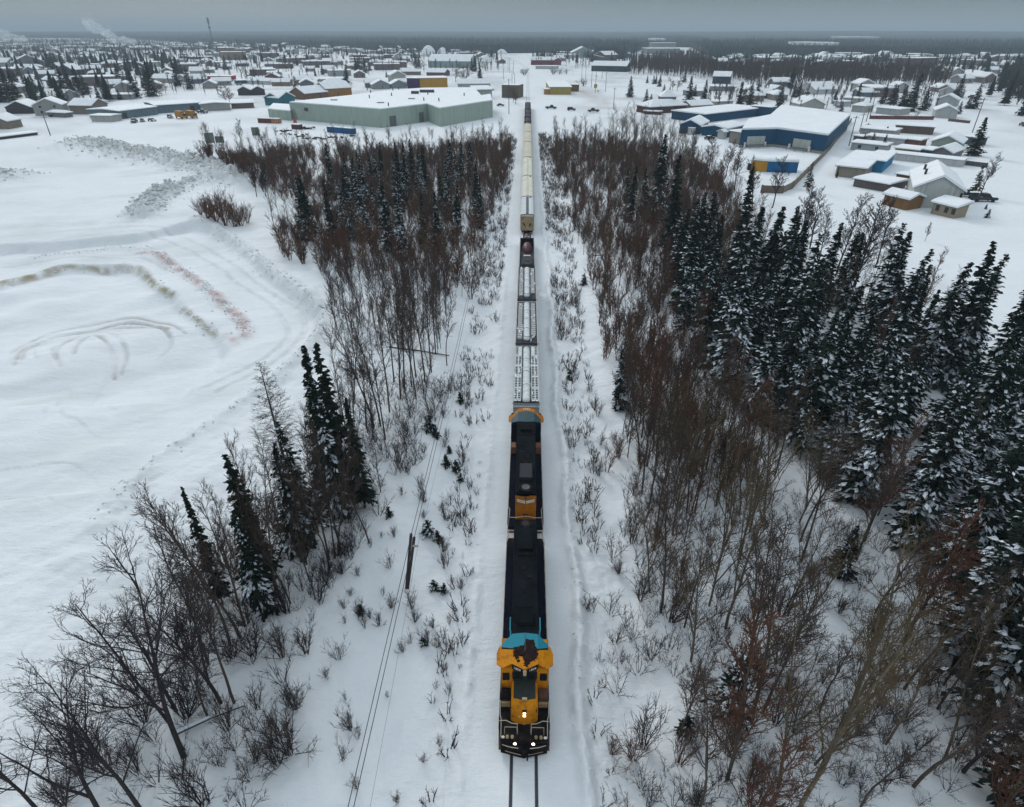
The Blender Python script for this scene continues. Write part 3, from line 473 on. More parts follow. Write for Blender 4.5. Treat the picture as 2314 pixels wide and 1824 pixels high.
for u, v, vt in ((860, 960, 640), (880, 930, 620), (905, 900, 600), (930, 870, 640), (940, 850, 600), (845, 960, 660), (960, 860, 560), (985, 800, 580), (870, 990, 720), (1010, 820, 640), (915, 880, 590), (800, 900, 660), (940, 900, 640), (975, 840, 600), (890, 860, 600)):
    ptree('bare', u, v, vt, 'bare tree in the clump of tall leaning trunks right of the snow pit', 'clump of tall bare trees by the pit', i=random.randrange(4), wid=1.0)
for u, v, vt, i in ((715, 1235, 960, 8), (680, 1250, 1000, 4), (825, 1150, 900, 3)): ptree('spruce', u, v, vt, 'shadowed ragged spruce behind the bare trunks left of the train', 'spruces in the brush left of the train', i=i, wid=0.85)
for x, y in scatter(D2([(480, 1180), (560, 1080), (720, 980), (830, 960), (780, 1120), (640, 1290), (560, 1380)]), 15, 1.5, seed=61): tree('bare', x, y, random.uniform(7, 12), 'straight bare tree', 'straight bare trees beside the snow field', wid=1.05)
# bare trees, right of the train
R4 = D2([(1330, 860), (1500, 900), (1640, 1000), (1850, 1150), (1960, 1240), (2060, 1420), (2167, 1600), (2250, 1800), (1500, 1900), (1420, 1500), (1350, 1150)])
cl = pw(D2([(1690, 1210), (1800, 1210), (1830, 1370), (1700, 1380)]))
for x, y in [p for p in scatter(R4, 62, 2.0, pts=spr, seed=9) if not inpoly(np.array([p[0]]), np.array([p[1]]), cl)[0]]:
    tree(random.choice(['bare', 'bare', 'bareolive', 'barered']), x, y, random.uniform(9.5, 15), 'thin bare tree in the open snowy wood at the lower right', 'bare trees in the lower right wood', wid=1.1)
for u, v, vt, kd in ((1700, 1613, 1150, 'bare'), (1640, 1420, 1010, 'bareolive'), (1800, 1850, 1330, 'bareolive'), (1900, 1640, 1150, 'bareolive'), (1686, 1510, 1150, 'bare'), (2180, 1740, 1480, 'bigbare'), (1520, 1210, 900, 'bareolive')):
    if u > 1400: ptree(kd, u, v, vt, 'tall greenish-brown bare tree reaching over the lower right wood', 'tall bare trees in the lower right wood', wid=1.1)
R2 = D2([(1240, 430), (1330, 330), (1420, 330), (1560, 440), (1640, 560), (1560, 620), (1470, 760), (1400, 880), (1320, 900), (1290, 760), (1260, 600)])
for x, y in scatter(R2, 50, 2.3, pts=spr, seed=11): tree(random.choice(['barered', 'barered', 'bare', 'bareolive']), x, y, random.uniform(7, 12), 'brown leafless tree in the thicket between the train and the spruce stand', 'bare trees between train and spruce stand', wid=1.05)
for u, v, vt in ((1385, 318, 232), (1400, 325, 226), (1415, 320, 240), (1432, 330, 222), (1448, 322, 230), (1465, 330, 236), (1480, 326, 244), (1495, 335, 240), (1510, 340, 250), (1420, 340, 250), (1455, 345, 252), (1530, 352, 256)): ptree('bareolive', u, v, vt, 'tall olive-brown bare tree', 'bare trees of the far right thicket', wid=1.3)
R1 = D2([(1165, 305), (1260, 310), (1370, 312), (1400, 340), (1330, 380), (1290, 460), (1230, 460), (1180, 380)])
for x, y in scatter(R1, 28, 2.8, seed=12): tree(random.choice(['barered', 'bare', 'bareolive']), x, y, random.uniform(5, 11)*(1 if x > 22 else 0.7), 'slim bare tree in the red-brown thicket beyond the train\'s middle, right side', 'bare trees of the far right thicket', wid=1.1)
LF = [(470, 370), (640, 380), (760, 345), (900, 335), (1000, 318), (1110, 310), (1120, 400), (1095, 520), (1050, 640), (960, 690), (860, 680), (740, 640), (640, 560), (625, 500), (740, 470), (620, 420)]
for x, y in scatter(LF, 48, 3.2, pts=sl_, seed=14): tree(random.choice(['barered', 'barered', 'bare', 'bareolive']), x, y, random.uniform(6, 11), 'brown bare tree in the dense thicket left of the train', 'bare trees of the left-hand thicket', wid=1.1)
for u, v, vt in ((580, 445, 360), (600, 444, 360), (607, 444, 372), (545, 330, 265), (600, 345, 285), (2090, 545, 500)): ptree('barefar', u, v, vt, 'lone thin bare tree standing on open snow' if u < 2000 else 'single small leafless larch on the snow in front of the pale gabled house', 'lone bare trees by the left snow bank' if u < 2000 else None, wid=1.1)
for u, v, vt in ((2215, 440, 340), (1760, 700, 470), (1800, 560, 400), (1830, 560, 420), (1905, 690, 470), (1925, 660, 450), (1980, 600, 440), (1700, 470, 350), (1745, 470, 350), (1660, 430, 320), (1640, 400, 310), (1600, 400, 300), (1890, 620, 430), (2000, 640, 520), (1560, 380, 290), (1850, 590, 470)):
    ptree('barefar', u, v, vt, 'bare tree beside the green-brown pine near the parked pickups' if u == 2215 else 'bare tree between the blue building\'s yard and the spruce stand', None if u == 2215 else 'bare trees by the blue building\'s yard', wid=1.2)
ptree('pine', 2202, 440, 372, 'green-brown pine beside the parked pickups', wid=1.0)
ptree('pine', 1822, 430, 365, 'olive pine beside the concrete wall of the blue building', wid=0.9)
# --- shrubs
LS = D2([(640, 1110), (760, 1060), (850, 900), (930, 860), (990, 760), (1000, 900), (960, 1050), (1000, 1300), (980, 1708), (560, 1708), (520, 1500), (640, 1250)])
for x, y in scatter(LS, 86, 0.75, seed=21):
    if abs(x) > 4.4: u, v = proj((x, y, 0)); tree(random.choice(['shrub', 'shrub', 'shrubbrown']), x, y, random.uniform(0.7, 1.9) if u > 700 else random.uniform(1.4, 3.2), 'small leafless shrub poking out of the snow between the left wood and the track', 'shrubs on the snow left of the track')
LB = D2([(300, 1300), (520, 1180), (620, 1080), (760, 1000), (700, 1200), (640, 1400), (600, 1708), (60, 1760), (180, 1640)])
for x, y in scatter(LB, 34, 0.9, seed=22): tree(random.choice(['shrub', 'shrub', 'shrubbrown']), x, y, random.uniform(2, 4.4), 'many-stemmed leafless bush under the bare trees at the lower left', 'bushes under the lower left trees', wid=1.1)
RS = D2([(1250, 800), (1330, 900), (1400, 1200), (1700, 1200), (1900, 1300), (2050, 1500), (2150, 1760), (1290, 1760), (1280, 1300)])
for x, y in scatter(RS, 58, 0.9, seed=23): tree(random.choice(['shrub', 'shrubbrown', 'shrubred']), x, y, random.uniform(1.2, 4), 'leafless bush in the open snowy wood at the lower right', 'bushes in the lower right wood')
ch = [(440+random.random()*0, 0)]
for u, v, h in ((470, 490, 4.5), (490, 495, 5), (510, 500, 5.5), (530, 502, 5), (545, 500, 4.5), (520, 485, 6), (500, 480, 5.5), (480, 480, 4.5), (455, 480, 3.5), (560, 495, 3.5)): p = P(u, v+10); tree('shrubred', p.x, p.y, h*1.1, 'red-brown bush in the round clump beside the snow bank, left', 'clump of bushes beside the left snow bank', wid=1.2, i=random.choice([1, 2]))
for u, v, h in ((985, 978, 1.6), (970, 968, 2.1), (1008, 1040, 1.5), (1030, 1050, 1.5), (1040, 1075, 1.1), (965, 1202, 1.9), (990, 1210, 1.3), (980, 1322, 1.2), (1002, 1330, 1.1), (818, 1388, 1.0), (955, 1445, 0.9), (880, 1172, 1.2), (1040, 900, 1.5), (1015, 1010, 1.0), (1320, 640, 2.0), (1287, 855, 1.5)):
    p = P(u, v); tree('smallspruce', p.x, p.y, h, 'knee-to-head-high young spruce on the snow beside the track', 'young spruces beside the track', wid=1.15)
LR = D2([(400, 350), (560, 332), (1085, 315), (1060, 420), (1030, 560), (1000, 640), (880, 660), (660, 560), (560, 470), (520, 380)])
for x, y in scatter(LR, 52, 2.0, seed=24): tree(random.choice(['shrubred', 'shrubred', 'shrubbrown']), x, y, random.uniform(3.5, 6.5), 'tall red-brown bush in the dense thicket left of the train', 'bushes of the left-hand thicket', wid=1.0)
# --- growth that reads as one mass
p_lo = [shrub(300+s, stems=7, sub=3, tw=0.014).arrays() for s in range(3)]; p_hi = [shrub(310+s, H=3, stems=8, fan=0.2, sub=4, tw=0.02).arrays() for s in range(3)]; p_hi = [(v, f, np.full(len(f), k)) for k in (0, 1, 2) for v, f, _ in p_hi]; random.Random(4).shuffle(p_hi)
p_md = []
for s in range(5):
    R = np.random.default_rng(600+s); t_ = TM(); Hh = 9.0; pt, _ = path(R, [0, 0, -.2], [R.normal(0, .05), R.normal(0, .05), 1], Hh, 5, 0.01, 0.04); t_.branch(pt, np.linspace(0.07, 0.015, 6), 3)
    for k in range(26):
        i = R.integers(1, 5); b0 = pt[i]+(pt[i+1]-pt[i])*R.random(); a = R.uniform(0, 2*PI); p2, _ = path(R, b0, [math.cos(a)*.6, math.sin(a)*.6, 1], R.uniform(1.0, 2.6)*(1.15-.12*i), 2, 0.08, 0.08); t_.branch(p2, [0.026, 0.02, 0.012], 3)
        for q in range(5): j = R.integers(0, 2); d = p2[j+1]-p2[j]; d /= np.linalg.norm(d); p3, _ = path(R, p2[j]+(p2[j+1]-p2[j])*R.random(), perp(R, d, R.uniform(.3, .7)), R.uniform(.4, 1.1), 1, .03, .05); t_.branch(p3, [0.014, 0.009], 3)
    v, f, m_ = t_.arrays(); p_md.append((v, f, np.full(len(f), s % 3)))
p_wd = [shrub(320+s, H=1, stems=5, fan=0.35, sub=2, tw=0.008).arrays() for s in range(3)]
def places(poly, n, s0, s1, dm=0.5, seed=1, sk=1.0):
    out = []
    poly_ = pw(poly); xs = np.array([p[0] for p in poly_]); ys_ = np.array([p[1] for p in poly_]); R = np.random.default_rng(seed)
    while len(out) < n:
        x = R.uniform(xs.min(), xs.max(), n*2); y = R.uniform(ys_.min(), ys_.max(), n*2); k = inpoly(x, y, poly_) & (np.abs(x-tcx(0)) > 4.5) & (vnoise(x, y, 7, seed) > R.uniform(0.05, 0.6, n*2)); out += list(zip(x[k], y[k]))
    out = out[:n]; z = height(np.array([o[0] for o in out]), np.array([o[1] for o in out]))
    return [(x, y, zz_, s, s*sk) for (x, y), zz_, s in zip(out, z, R.uniform(s0, s1, n))]
LTH = D2([(410, 350), (560, 332), (700, 330), (900, 322), (1082, 305), (1075, 380), (1030, 470), (1000, 640), (940, 650), (860, 640), (700, 590), (590, 545), (585, 500), (680, 450), (540, 400)])
tag(tiled('brushwood', p_hi, places(LTH, 1250, 0.9, 1.8, seed=31), [M['twigr'], M['twigr'], M['twig']]), 'dense red-brown undergrowth filling the thicket left of the train', 'undergrowth', kind='stuff')
RTH = D2([(1165, 305), (1270, 308), (1390, 318), (1500, 370), (1560, 440), (1620, 560), (1500, 640), (1470, 800), (1560, 960), (1640, 1040), (1500, 1060), (1340, 1000), (1300, 860), (1250, 600), (1200, 440), (1170, 340)])
tag(tiled('brushwood', p_hi, places(RTH, 1150, 0.7, 1.7, seed=32), [M['twigr'], M['twig'], M['twigr']]), 'dense red-brown undergrowth filling the thicket right of the train', 'undergrowth', kind='stuff')
tag(tiled('thicket_trees', p_md, places(LTH, 330, 0.6, 1.15, seed=35), [M['twigr'], M['twigo'], M['twig']]), 'close-set leafless stems that nobody could count in the left thicket', 'thicket', kind='stuff')
tag(tiled('thicket_trees', p_md, places(RTH, 420, 0.6, 1.2, seed=36), [M['twigr'], M['twig'], M['twigo']]), 'close-set leafless stems that nobody could count in the right thicket', 'thicket', kind='stuff')
RMD = D2([(1340, 700), (1500, 800), (1620, 980), (1640, 1150), (1500, 1250), (1380, 1150), (1310, 900)])
tag(tiled('thicket_trees', p_md, places(RMD, 105, 0.6, 1.1, seed=37), [M['twigr'], M['twig'], M['twigo']]), 'close-set leafless stems between the train and the near spruces', 'thicket', kind='stuff')
LMD = D2([(700, 640), (960, 640), (900, 860), (780, 960), (660, 1080), (720, 900)])
tag(tiled('thicket_trees', p_md, places(LMD, 110, 0.55, 1.0, seed=38), [M['twigd'], M['twig'], M['twigd']]), 'close-set leafless stems around the leaning clump left of the train', 'thicket', kind='stuff')
RLO = D2([(1340, 1000), (1640, 1040), (1900, 1150), (2060, 1400), (2167, 1708), (1280, 1750), (1290, 1200)])
tag(tiled('brushwood', p_lo, places(RLO, 300, 0.35, 0.95, seed=33), [M['twigd']]), 'thin leafless undergrowth over the snow of the lower right wood', 'undergrowth', kind='stuff')
LLO = D2([(60, 1720), (360, 1300), (640, 1060), (760, 860), (860, 820), (980, 800), (880, 1000), (700, 1250), (560, 1720)])
tag(tiled('brushwood', p_lo, places(LLO, 210, 0.4, 1.0, seed=34), [M['twigd']]), 'thin leafless undergrowth over the snow of the lower left wood', 'undergrowth', kind='stuff')
for a_, lab, sd in (([(1140, 285), (1165, 285), (1205, 440), (1225, 600), (1250, 800), (1262, 1000), (1275, 1300), (1290, 1708), (1235, 1708), (1210, 1300), (1190, 1000), (1180, 800), (1165, 600), (1150, 440)], 'thin dry weeds and twigs along the snowy verge right of the track', 41),
                    ([(1050, 285), (1095, 285), (1075, 450), (1062, 600), (1045, 800), (1020, 1000), (1005, 1300), (985, 1708), (890, 1708), (930, 1300), (950, 1000), (975, 760), (1000, 640), (1030, 450)], 'thin dry weeds and twigs along the snowy verge left of the track', 42)):
    tag(tiled('dry_weeds', p_wd, places(D2(a_), 1150 if sd == 41 else 850, 0.35, 1.9, seed=sd), [M['twigd'] if sd == 42 else M['twig']]), lab, 'weeds', kind='stuff')
p_con = []
for s in range(4):
    R = np.random.default_rng(500+s); t_ = TM(); t_.branch([[0, 0, 0], [0, 0, 3]], [0.16, 0.12], 3)
    for k in range(15):
        z = 1.2+k*0.82; r_ = 3.5*(1-z/14)**0.8*R.uniform(.8, 1.15)+0.15; a = R.uniform(0, 2*PI)+np.arange(7)*2*PI/7; rr_ = r_*R.uniform(.7, 1.15, 7); v_ = np.concatenate([[[0, 0, z+1.5]], np.stack([rr_*np.cos(a), rr_*np.sin(a), np.full(7, z)-R.uniform(0, .5, 7)], -1)]); t_.add(v_, np.array([[0, 1+i, 1+(i+1) % 7] for i in range(7)]), 0)
    p_con.append(t_.arrays())
# --- leafless belts of trees behind the houses
p_far = []
for s in range(4):
    R = np.random.default_rng(400+s); t_ = TM(); t_.branch([[0, 0, 0], [0, 0, 11]], [0.2, 0.06], 3)
    for k in range(34): a = R.uniform(0, 2*PI); z0 = R.uniform(1.5, 10); ln = R.uniform(1.2, 3.6); pt, _ = path(R, [0, 0, z0], [math.cos(a)*0.55, math.sin(a)*0.55, 1], ln, 1, 0, 0.1); t_.branch(pt, [0.12, 0.07], 3)
    p_far.append(t_.arrays())
def belt(poly, n, lab, seed, m='twig', s0=0.8, s1=1.3): tag(tiled('leafless_wood', p_far, places(poly, n, s0, s1, seed=seed), [M[m]]), lab, 'wood', kind='stuff')
belt([(1690, 189), (1870, 192), (2130, 196), (2150, 182), (2000, 174), (1870, 168), (1720, 168), (1640, 170)], 900, 'dense brown leafless wood behind the houses at the upper right', 51)
belt([(1420, 168), (1560, 176), (1700, 186), (1720, 170), (1560, 158), (1430, 150)], 480, 'thin brown leafless wood right of the dark green building', 52)
belt([(1470, 150), (1600, 154), (1610, 140), (1560, 128), (1480, 138)], 260, 'grey leafless scrub below the far pale complex', 53, 'twig')
belt([(2240, 205), (2330, 260), (2400, 260), (2380, 180), (2270, 170)], 160, 'dark leafless trees along the right edge beyond the street', 54, 'twigd')

def conifers(poly, n, lab, seed, s0=0.6, s1=1.05): tag(tiled('distant_conifers', p_con, places(poly, n, s0, s1, seed=seed), [M['needles']]), lab, 'trees', kind='stuff')
TL = [(-80, 250), (150, 262), (330, 225), (560, 220), (700, 190), (900, 165), (1140, 165), (1140, 122), (900, 118), (600, 104), (300, 95), (-80, 93)]
TLF = [(-80, 150), (400, 150), (800, 150), (1130, 150), (1130, 122), (900, 118), (600, 103), (300, 93), (-80, 92)]
belt(TL, 3000, 'brown leafless garden trees mingled with the houses of the left part of the town', 55, 'twig', 0.5, 1.0)
belt(TLF, 2200, 'small leafless trees mingled with the far houses under the left horizon', 56, 'twigd', 0.6, 1.0)
conifers(TLF, 560, 'small dark conifers mingled with the far houses under the left horizon', 57)
conifers([(-80, 235), (20, 240), (230, 235), (330, 200), (420, 170), (400, 140), (-80, 140)], 120, 'dark conifers behind the houses at the far left', 58, 0.7, 1.25)
belt([(1590, 250), (1960, 250), (2160, 262), (2180, 215), (1900, 200), (1600, 200)], 170, 'leafless garden trees between the houses right of the track', 59, 'twig', 0.4, 0.8)
belt([(1200, 150), (1460, 165), (1600, 160), (2400, 190), (2400, 137), (1600, 138), (1200, 124)], 620, 'small leafless trees among the far buildings right of the track', 60, 'twigd', 0.6, 1.0)
conifers([(1200, 140), (1460, 150), (1600, 150), (2400, 175), (2400, 137), (1600, 138), (1200, 124)], 230, 'small dark conifers among the far buildings right of the track', 61)
conifers([(2215, 215), (2330, 300), (2420, 300), (2400, 170), (2270, 165)], 40, 'dark conifers along the right edge beyond the street', 62, 0.9, 1.3)
# ---------------------------------------------------------------- buildings
def frame(A, B, depth):      # ground pixels of the front edge -> origin, angle, width
    a = P(*A); b_ = P(*B); d = b_-a; return a, math.atan2(d.y, d.x), d.length
FOOT = []
def house(A, B, depth, h, roof, wc, label, cat='house', name=None, rise=None, oh=0.45, snow=0.45, win=0, group=None, door=None, parent=None, chim=0, lean=0):
    if A[0] > 1850 and A[1] > 200: k_ = (B[0]-A[0])*(A[1]-70)*0.00033; A = (A[0], A[1]-k_/2); B = (B[0], B[1]+k_/2)      # the streets on the right run askew to the railway
    a, rz, W = frame(A, B, depth); z0 = -0.9
    FOOT.append((a.x+math.cos(rz)*W/2-math.sin(rz)*depth/2, a.y+math.sin(rz)*W/2+math.cos(rz)*depth/2, max(W, depth)/2+1))
    mid = Vector((a.x+math.cos(rz)*W/2, a.y+math.sin(rz)*W/2, 0)); mid.z = gz(mid.x, mid.y); e_ = empty(name or ('house' if cat == 'house' else cat.replace(' ', '_')), mid, rz, label, cat, group)
    x0, x1 = -W/2, W/2; D = depth; wall = WM(wc); mb = MB(); rise = rise if rise is not None else {'gx': D*0.22, 'gy': W*0.22, 'hip': min(W, D)*0.22, 'flat': 0, 'shed': D*0.12}[roof]
    rs = MB(); fm = 1
    if roof == 'gy':      # ridge runs away from the viewer, the gable faces the front
        pr = [(x0, z0), (x1, z0), (x1, h), (0, h+rise), (x0, h)]; mb.loft([[(x, y, z) for x, z in pr] for y in (0, D)])
        sl = rise/(W/2); y0, y1 = -oh, D+oh; xo = W/2+oh
        for lo, t, m_ in ((0.02, 0.12, 1), (0.125, snow, 0)): rs.loft([[(-xo, y, h-oh*sl+lo), (0, y, h+rise+lo), (xo, y, h-oh*sl+lo), (xo, y, h-oh*sl+lo+t*0.8), (W*0.12, y, h+rise-sl*W*0.12+lo+t), (0, y, h+rise+lo+t*0.92), (-W*0.12, y, h+rise-sl*W*0.12+lo+t), (-xo, y, h-oh*sl+lo+t*0.8)] for y in ((y0, y1) if m_ else (y0-0.05, y1))], m_)
    elif roof == 'gx':
        pr = [(0, z0), (D, z0), (D, h), (D/2, h+rise), (0, h)]; mb.loft([[(x, y, z) for y, z in pr] for x in (x0, x1)]); sl = rise/(D/2)
        for lo, t, m_ in ((0.02, 0.12, 1), (0.125, snow, 0)): rs.loft([[(x, -oh, h-oh*sl+lo), (x, D/2, h+rise+lo), (x, D+oh, h-oh*sl+lo), (x, D+oh, h-oh*sl+lo+t*.8), (x, D/2+D*.12, h+rise-sl*D*.12+lo+t), (x, D/2, h+rise+lo+t*.92), (x, D/2-D*.12, h+rise-sl*D*.12+lo+t), (x, -oh, h-oh*sl+lo+t*.8)] for x in (x0-oh, x1+oh)], m_)
    elif roof == 'hip':
        mb.box(x0, x1, 0, D, z0, h); k = min(W, D)/2
        for lo, t, m_ in ((0.02, 0.12, 1), (0.125, snow, 0)):
            o1 = oh+(0.05 if not m_ else 0); rs.loft([[(x0-o1, -o1, h+lo), (x1+o1, -o1, h+lo), (x1+o1, D+o1, h+lo), (x0-o1, D+o1, h+lo)], [(x0-o1, -o1, h+lo+t*.7), (x1+o1, -o1, h+lo+t*.7), (x1+o1, D+o1, h+lo+t*.7), (x0-o1, D+o1, h+lo+t*.7)],
                      [(x0+k*.9, k*.9, h+rise+lo+t*.7), (x1-k*.9, k*.9, h+rise+lo+t*.7), (x1-k*.9, D-k*.9, h+rise+lo+t*.7), (x0+k*.9, D-k*.9, h+rise+lo+t*.7)]], m_)
    else:
        r_ = rise if roof == 'shed' else 0; pr = [(0, z0), (D, z0), (D, h+r_), (0, h)]; mb.loft([[(x, y, z) for y, z in pr] for x in (x0, x1)])
        for lo, t, m_, i_ in ((0.02, 0.12, 1, 0), (0.125, snow, 0, -0.04)):
            rs.loft([[(x, -oh+i_, h+lo), (x, D+oh, h+r_+lo), (x, D+oh, h+r_+lo+t*.7), (x, D*0.9, h+r_*0.9+lo+t), (x, D*0.1, h+r_*.1+lo+t), (x, -oh+i_, h+lo+t*.6)] for x in (x0-oh, x1+oh)], m_)
    mb.build('wall', wall, e_); ro = rs.build('roof', [M['roofsnow'], M['wgrey']], e_)
    if chim: MB().box(-0.3+W*0.2, 0.3+W*0.2, D*0.4, D*0.4+0.6, h, h+rise+1.1).build('chimney', M['rust'], ro)
    for k in range(win):
        cx = x0+W*(k+0.5)/win; zc = min(1.1, h*0.35); MB().box(cx-0.55, cx+0.55, -0.03, 0.02, zc, zc+1.1).build('window', M['glass'], e_)
        if h > 4.6: MB().box(cx-0.5, cx+0.5, -0.03, 0.02, zc+2.6, zc+3.6).build('window', M['glass'], e_)
    if win >= 2: MB().box(x1-0.02, x1+0.03, D*0.3, D*0.3+1.1, 1.1, 2.2).build('window', M['glass'], e_)
    if door: MB().box(x0+W*door-1.2, x0+W*door+1.2, -0.04, 0.02, 0, min(h-0.4, 2.8)).build('door', WM((0.05, 0.045, 0.05)), e_)
    return e_
BR = (0.075, 0.05, 0.045); DB = (0.045, 0.035, 0.04); TA = (0.22, 0.165, 0.12); WH = (0.46, 0.47, 0.47); GR = (0.24, 0.26, 0.265); BG = (0.12, 0.17, 0.2); RB = (0.16, 0.075, 0.055); RE = (0.34, 0.02, 0.03); GG = (0.33, 0.40, 0.345); BL = (0.003, 0.056, 0.125)
# polygon buildings: the outline is read at the eaves
def polyb(px, h, wc, label, cat, name, snow=0.5, roofname='roof', parapet=True):
    pts = [P(u, v, h) for u, v in px]; c = sum(pts, Vector())/len(pts); c.z = 0; e_ = empty(name, c, 0, label, cat); q = [(p.x-c.x, p.y-c.y) for p in pts]
    ar = sum(q[i][0]*q[(i+1) % len(q)][1]-q[(i+1) % len(q)][0]*q[i][1] for i in range(len(q)))
    if ar < 0: q = q[::-1]
    FOOT.append((c.x, c.y, max(math.hypot(*z) for z in q)))
    MB().prism(q, -0.9, h).build('wall', WM(wc), e_)
    ins = [(x*0.997, y*0.997) for x, y in q]; MB().prism(ins, h-0.02, h+snow).build(roofname, M['roofsnow'], e_, bev=0.12); return e_, c
def onwall(e_, c, A, B, h0, h1, mat_, name, d=0.06):      # a panel on a wall whose foot runs from pixel A to B
    a = P(*A); b_ = P(*B); u = (b_-a).normalized(); n = Vector((u.y, -u.x, 0)); a -= c; b_ -= c
    MB().loft([[tuple(a+n*s+Vector((0, 0, z))) for s in (d, -0.05)]+[tuple(b_+n*s+Vector((0, 0, z))) for s in (-0.05, d)] for z in (h0, h1)]).build(name, mat_, e_)
H_ = 7.6
gw, gc = polyb([(653, 232), (860, 248), (965, 236), (993, 246), (1113, 228), (1109, 214), (1088, 217), (1072, 199), (960, 200), (870, 206), (800, 216)], H_, GG, 'huge pale green warehouse with a flat snowy roof left of the train', 'warehouse', 'warehouse')
def foot(u, v, H=H_):      # ground pixel below an eave pixel
    p = P(u, v, H); return proj((p.x, p.y, 0))
def wallpt(A, B, t): p = P(*A, H_)+(P(*B, H_)-P(*A, H_))*t; return proj((p.x, p.y, 0))
for A, B, t0, t1, z0, z1, m_, nm in (((653, 232), (860, 248), 0.07, 0.12, 0, 5.2, WM((0.4, 0.46, 0.42)), 'door'), ((653, 232), (860, 248), 0.17, 0.215, 4.3, 5.9, M['glass'], 'window'), ((860, 248), (965, 236), 0.16, 0.30, 0, 4.5, WM((0.11, 0.13, 0.13)), 'loading_door'), ((860, 248), (965, 236), 0.80, 0.91, 0, 4.5, WM((0.13, 0.15, 0.155)), 'loading_door')):
    onwall(gw, gc, wallpt(A, B, t0), wallpt(A, B, t1), z0, z1, m_, nm)
for u, v in ((725, 221), (765, 216), (835, 222), (878, 240), (885, 217), (888, 205), (901, 203), (958, 228), (967, 214), (992, 229), (1049, 217), (838, 210), (830, 204), (865, 200)):
    p = P(u, v, H_+0.45)-gc; MB().cyl((p.x, p.y, H_+0.4), 0.28, 1.6, 8).build('roof_vent', WM((0.07, 0.07, 0.075)), gw)
for u, v in ((755, 227), (860, 233), (930, 224)): p = P(u, v, H_+0.45)-gc; MB().box(p.x-1.6, p.x+1.6, p.y-1, p.y+1, H_+0.4, H_+0.9).build('roof_hatch', WM((0.25, 0.27, 0.27)), gw)
for u, v, w_ in ((938, 212, 2), (965, 209, 4)): p = P(u, v, H_+0.45)-gc; MB().box(p.x-w_, p.x+w_, p.y-1.4, p.y+1.4, H_+0.4, H_+1.8).build('rooftop_unit', WM((0.06, 0.07, 0.075)), gw)
polyb([(605, 247), (656, 252), (664, 238), (617, 235)], 4.2, GG, 'low pale green lean-to at the left end of the huge warehouse', 'shed', 'lean_to')
# the blue building
bb, bc = polyb([(1676, 294), (1757, 292), (1872, 307), (1922, 261), (1845, 249), (1765, 240), (1740, 262), (1690, 272)], 6.2, BL, 'large dark blue industrial hall with a wide snowy roof, right of the train', 'hall', 'industrial_hall', snow=0.7)
H2 = 6.2
def wp2(A, B, t): p = P(*A, H2)+(P(*B, H2)-P(*A, H2))*t; return proj((p.x, p.y, 0))
onwall(bb, bc, wp2((1676, 294), (1757, 292), 0.0), wp2((1676, 294), (1757, 292), 0.99), -0.2, 0.9, M['concrete'], 'concrete_base')
onwall(bb, bc, wp2((1757, 292), (1872, 307), 0.0), wp2((1757, 292), (1872, 307), 0.998), -0.2, 0.9, M['concrete'], 'concrete_base')
onwall(bb, bc, wp2((1872, 307), (1922, 261), 0.002), wp2((1872, 307), (1922, 261), 0.99), -0.2, 0.9, M['concrete'], 'concrete_base')
for a_, b_, A, B in ((0.2, 0.70, (1676, 294), (1757, 292)), (0.37, 0.71, (1757, 292), (1872, 307))):
    onwall(bb, bc, wp2(A, B, a_), wp2(A, B, b_), 1.0, 3.9, WM((0.42, 0.44, 0.41)), 'loading_door', 0.15)
    p = P(*wp2(A, B, a_)); q = P(*wp2(A, B, b_)); u_ = (q-p).normalized(); n_ = Vector((u_.y, -u_.x, 0)); mb = MB()
    for k in range(7): a3 = p-bc+n_*(0.3+k*0.5); b3 = q-bc+n_*(0.3+k*0.5); mb.tube([a3+Vector((0, 0, 0.7)), b3+Vector((0, 0, 0.7))], 0.08, 4)
    for s_ in (p, q, (p+q)/2): mb.tube([s_-bc+n_*0.2+Vector((0, 0, 0.7)), s_-bc+n_*3.4+Vector((0, 0, 0.7))], 0.08, 4); mb.tube([s_-bc+n_*3.3+Vector((0, 0, 0.7)), s_-bc+n_*3.3+Vector((0, 0, -.2))], 0.08, 4)
    mb.build('loading_dock', WM((0.16, 0.18, 0.17)), bb)
    for s_ in (p-u_*1, q+u_*0.2): t_ = s_-bc+n_*0.5; MB().cyl((t_.x, t_.y, -0.2), 0.4, 2.1, 10).build('bollard', M['white'], bb)
house((1534, 301), (1580, 304), 16, 3.4, 'gy', BL, 'small blue gabled wing at the left end of the big blue hall', 'annex', 'blue_annex', win=0, snow=0.6, door=None)
house((1585, 306), (1640, 312), 17, 3.2, 'gy', BL, 'middle blue wing with a white porch beside the big blue hall', 'annex', 'blue_annex', rise=1.0, snow=0.6)
house((1646, 322), (1674, 327), 9, 4.2, 'flat', (0.25, 0.23, 0.2), 'grey concrete link between the blue wings and the big blue hall', 'annex', 'concrete_annex', oh=0.6, snow=0.3)
house((1590, 278), (1720, 262), 20, 3.6, 'flat', BL, 'long low snow-covered rear wing of the blue building', 'annex', 'rear_annex', snow=0.6)
house((1695, 262), (1738, 266), 5, 4.6, 'flat', BL, 'narrow blue raised strip on the snowy roof behind the blue wings', 'annex', 'roof_monitor', snow=0.4)
onp = house((1553, 304), (1569, 305), 1.2, 2.5, 'flat', WH, 'white entrance porch on the small blue gabled wing', 'porch', 'porch', oh=0.1, snow=0.2)
house((1620, 313), (1634, 315), 2.0, 2.7, 'gy', WH, 'white snow-capped porch in front of the middle blue wing', 'porch', 'porch', snow=0.3)
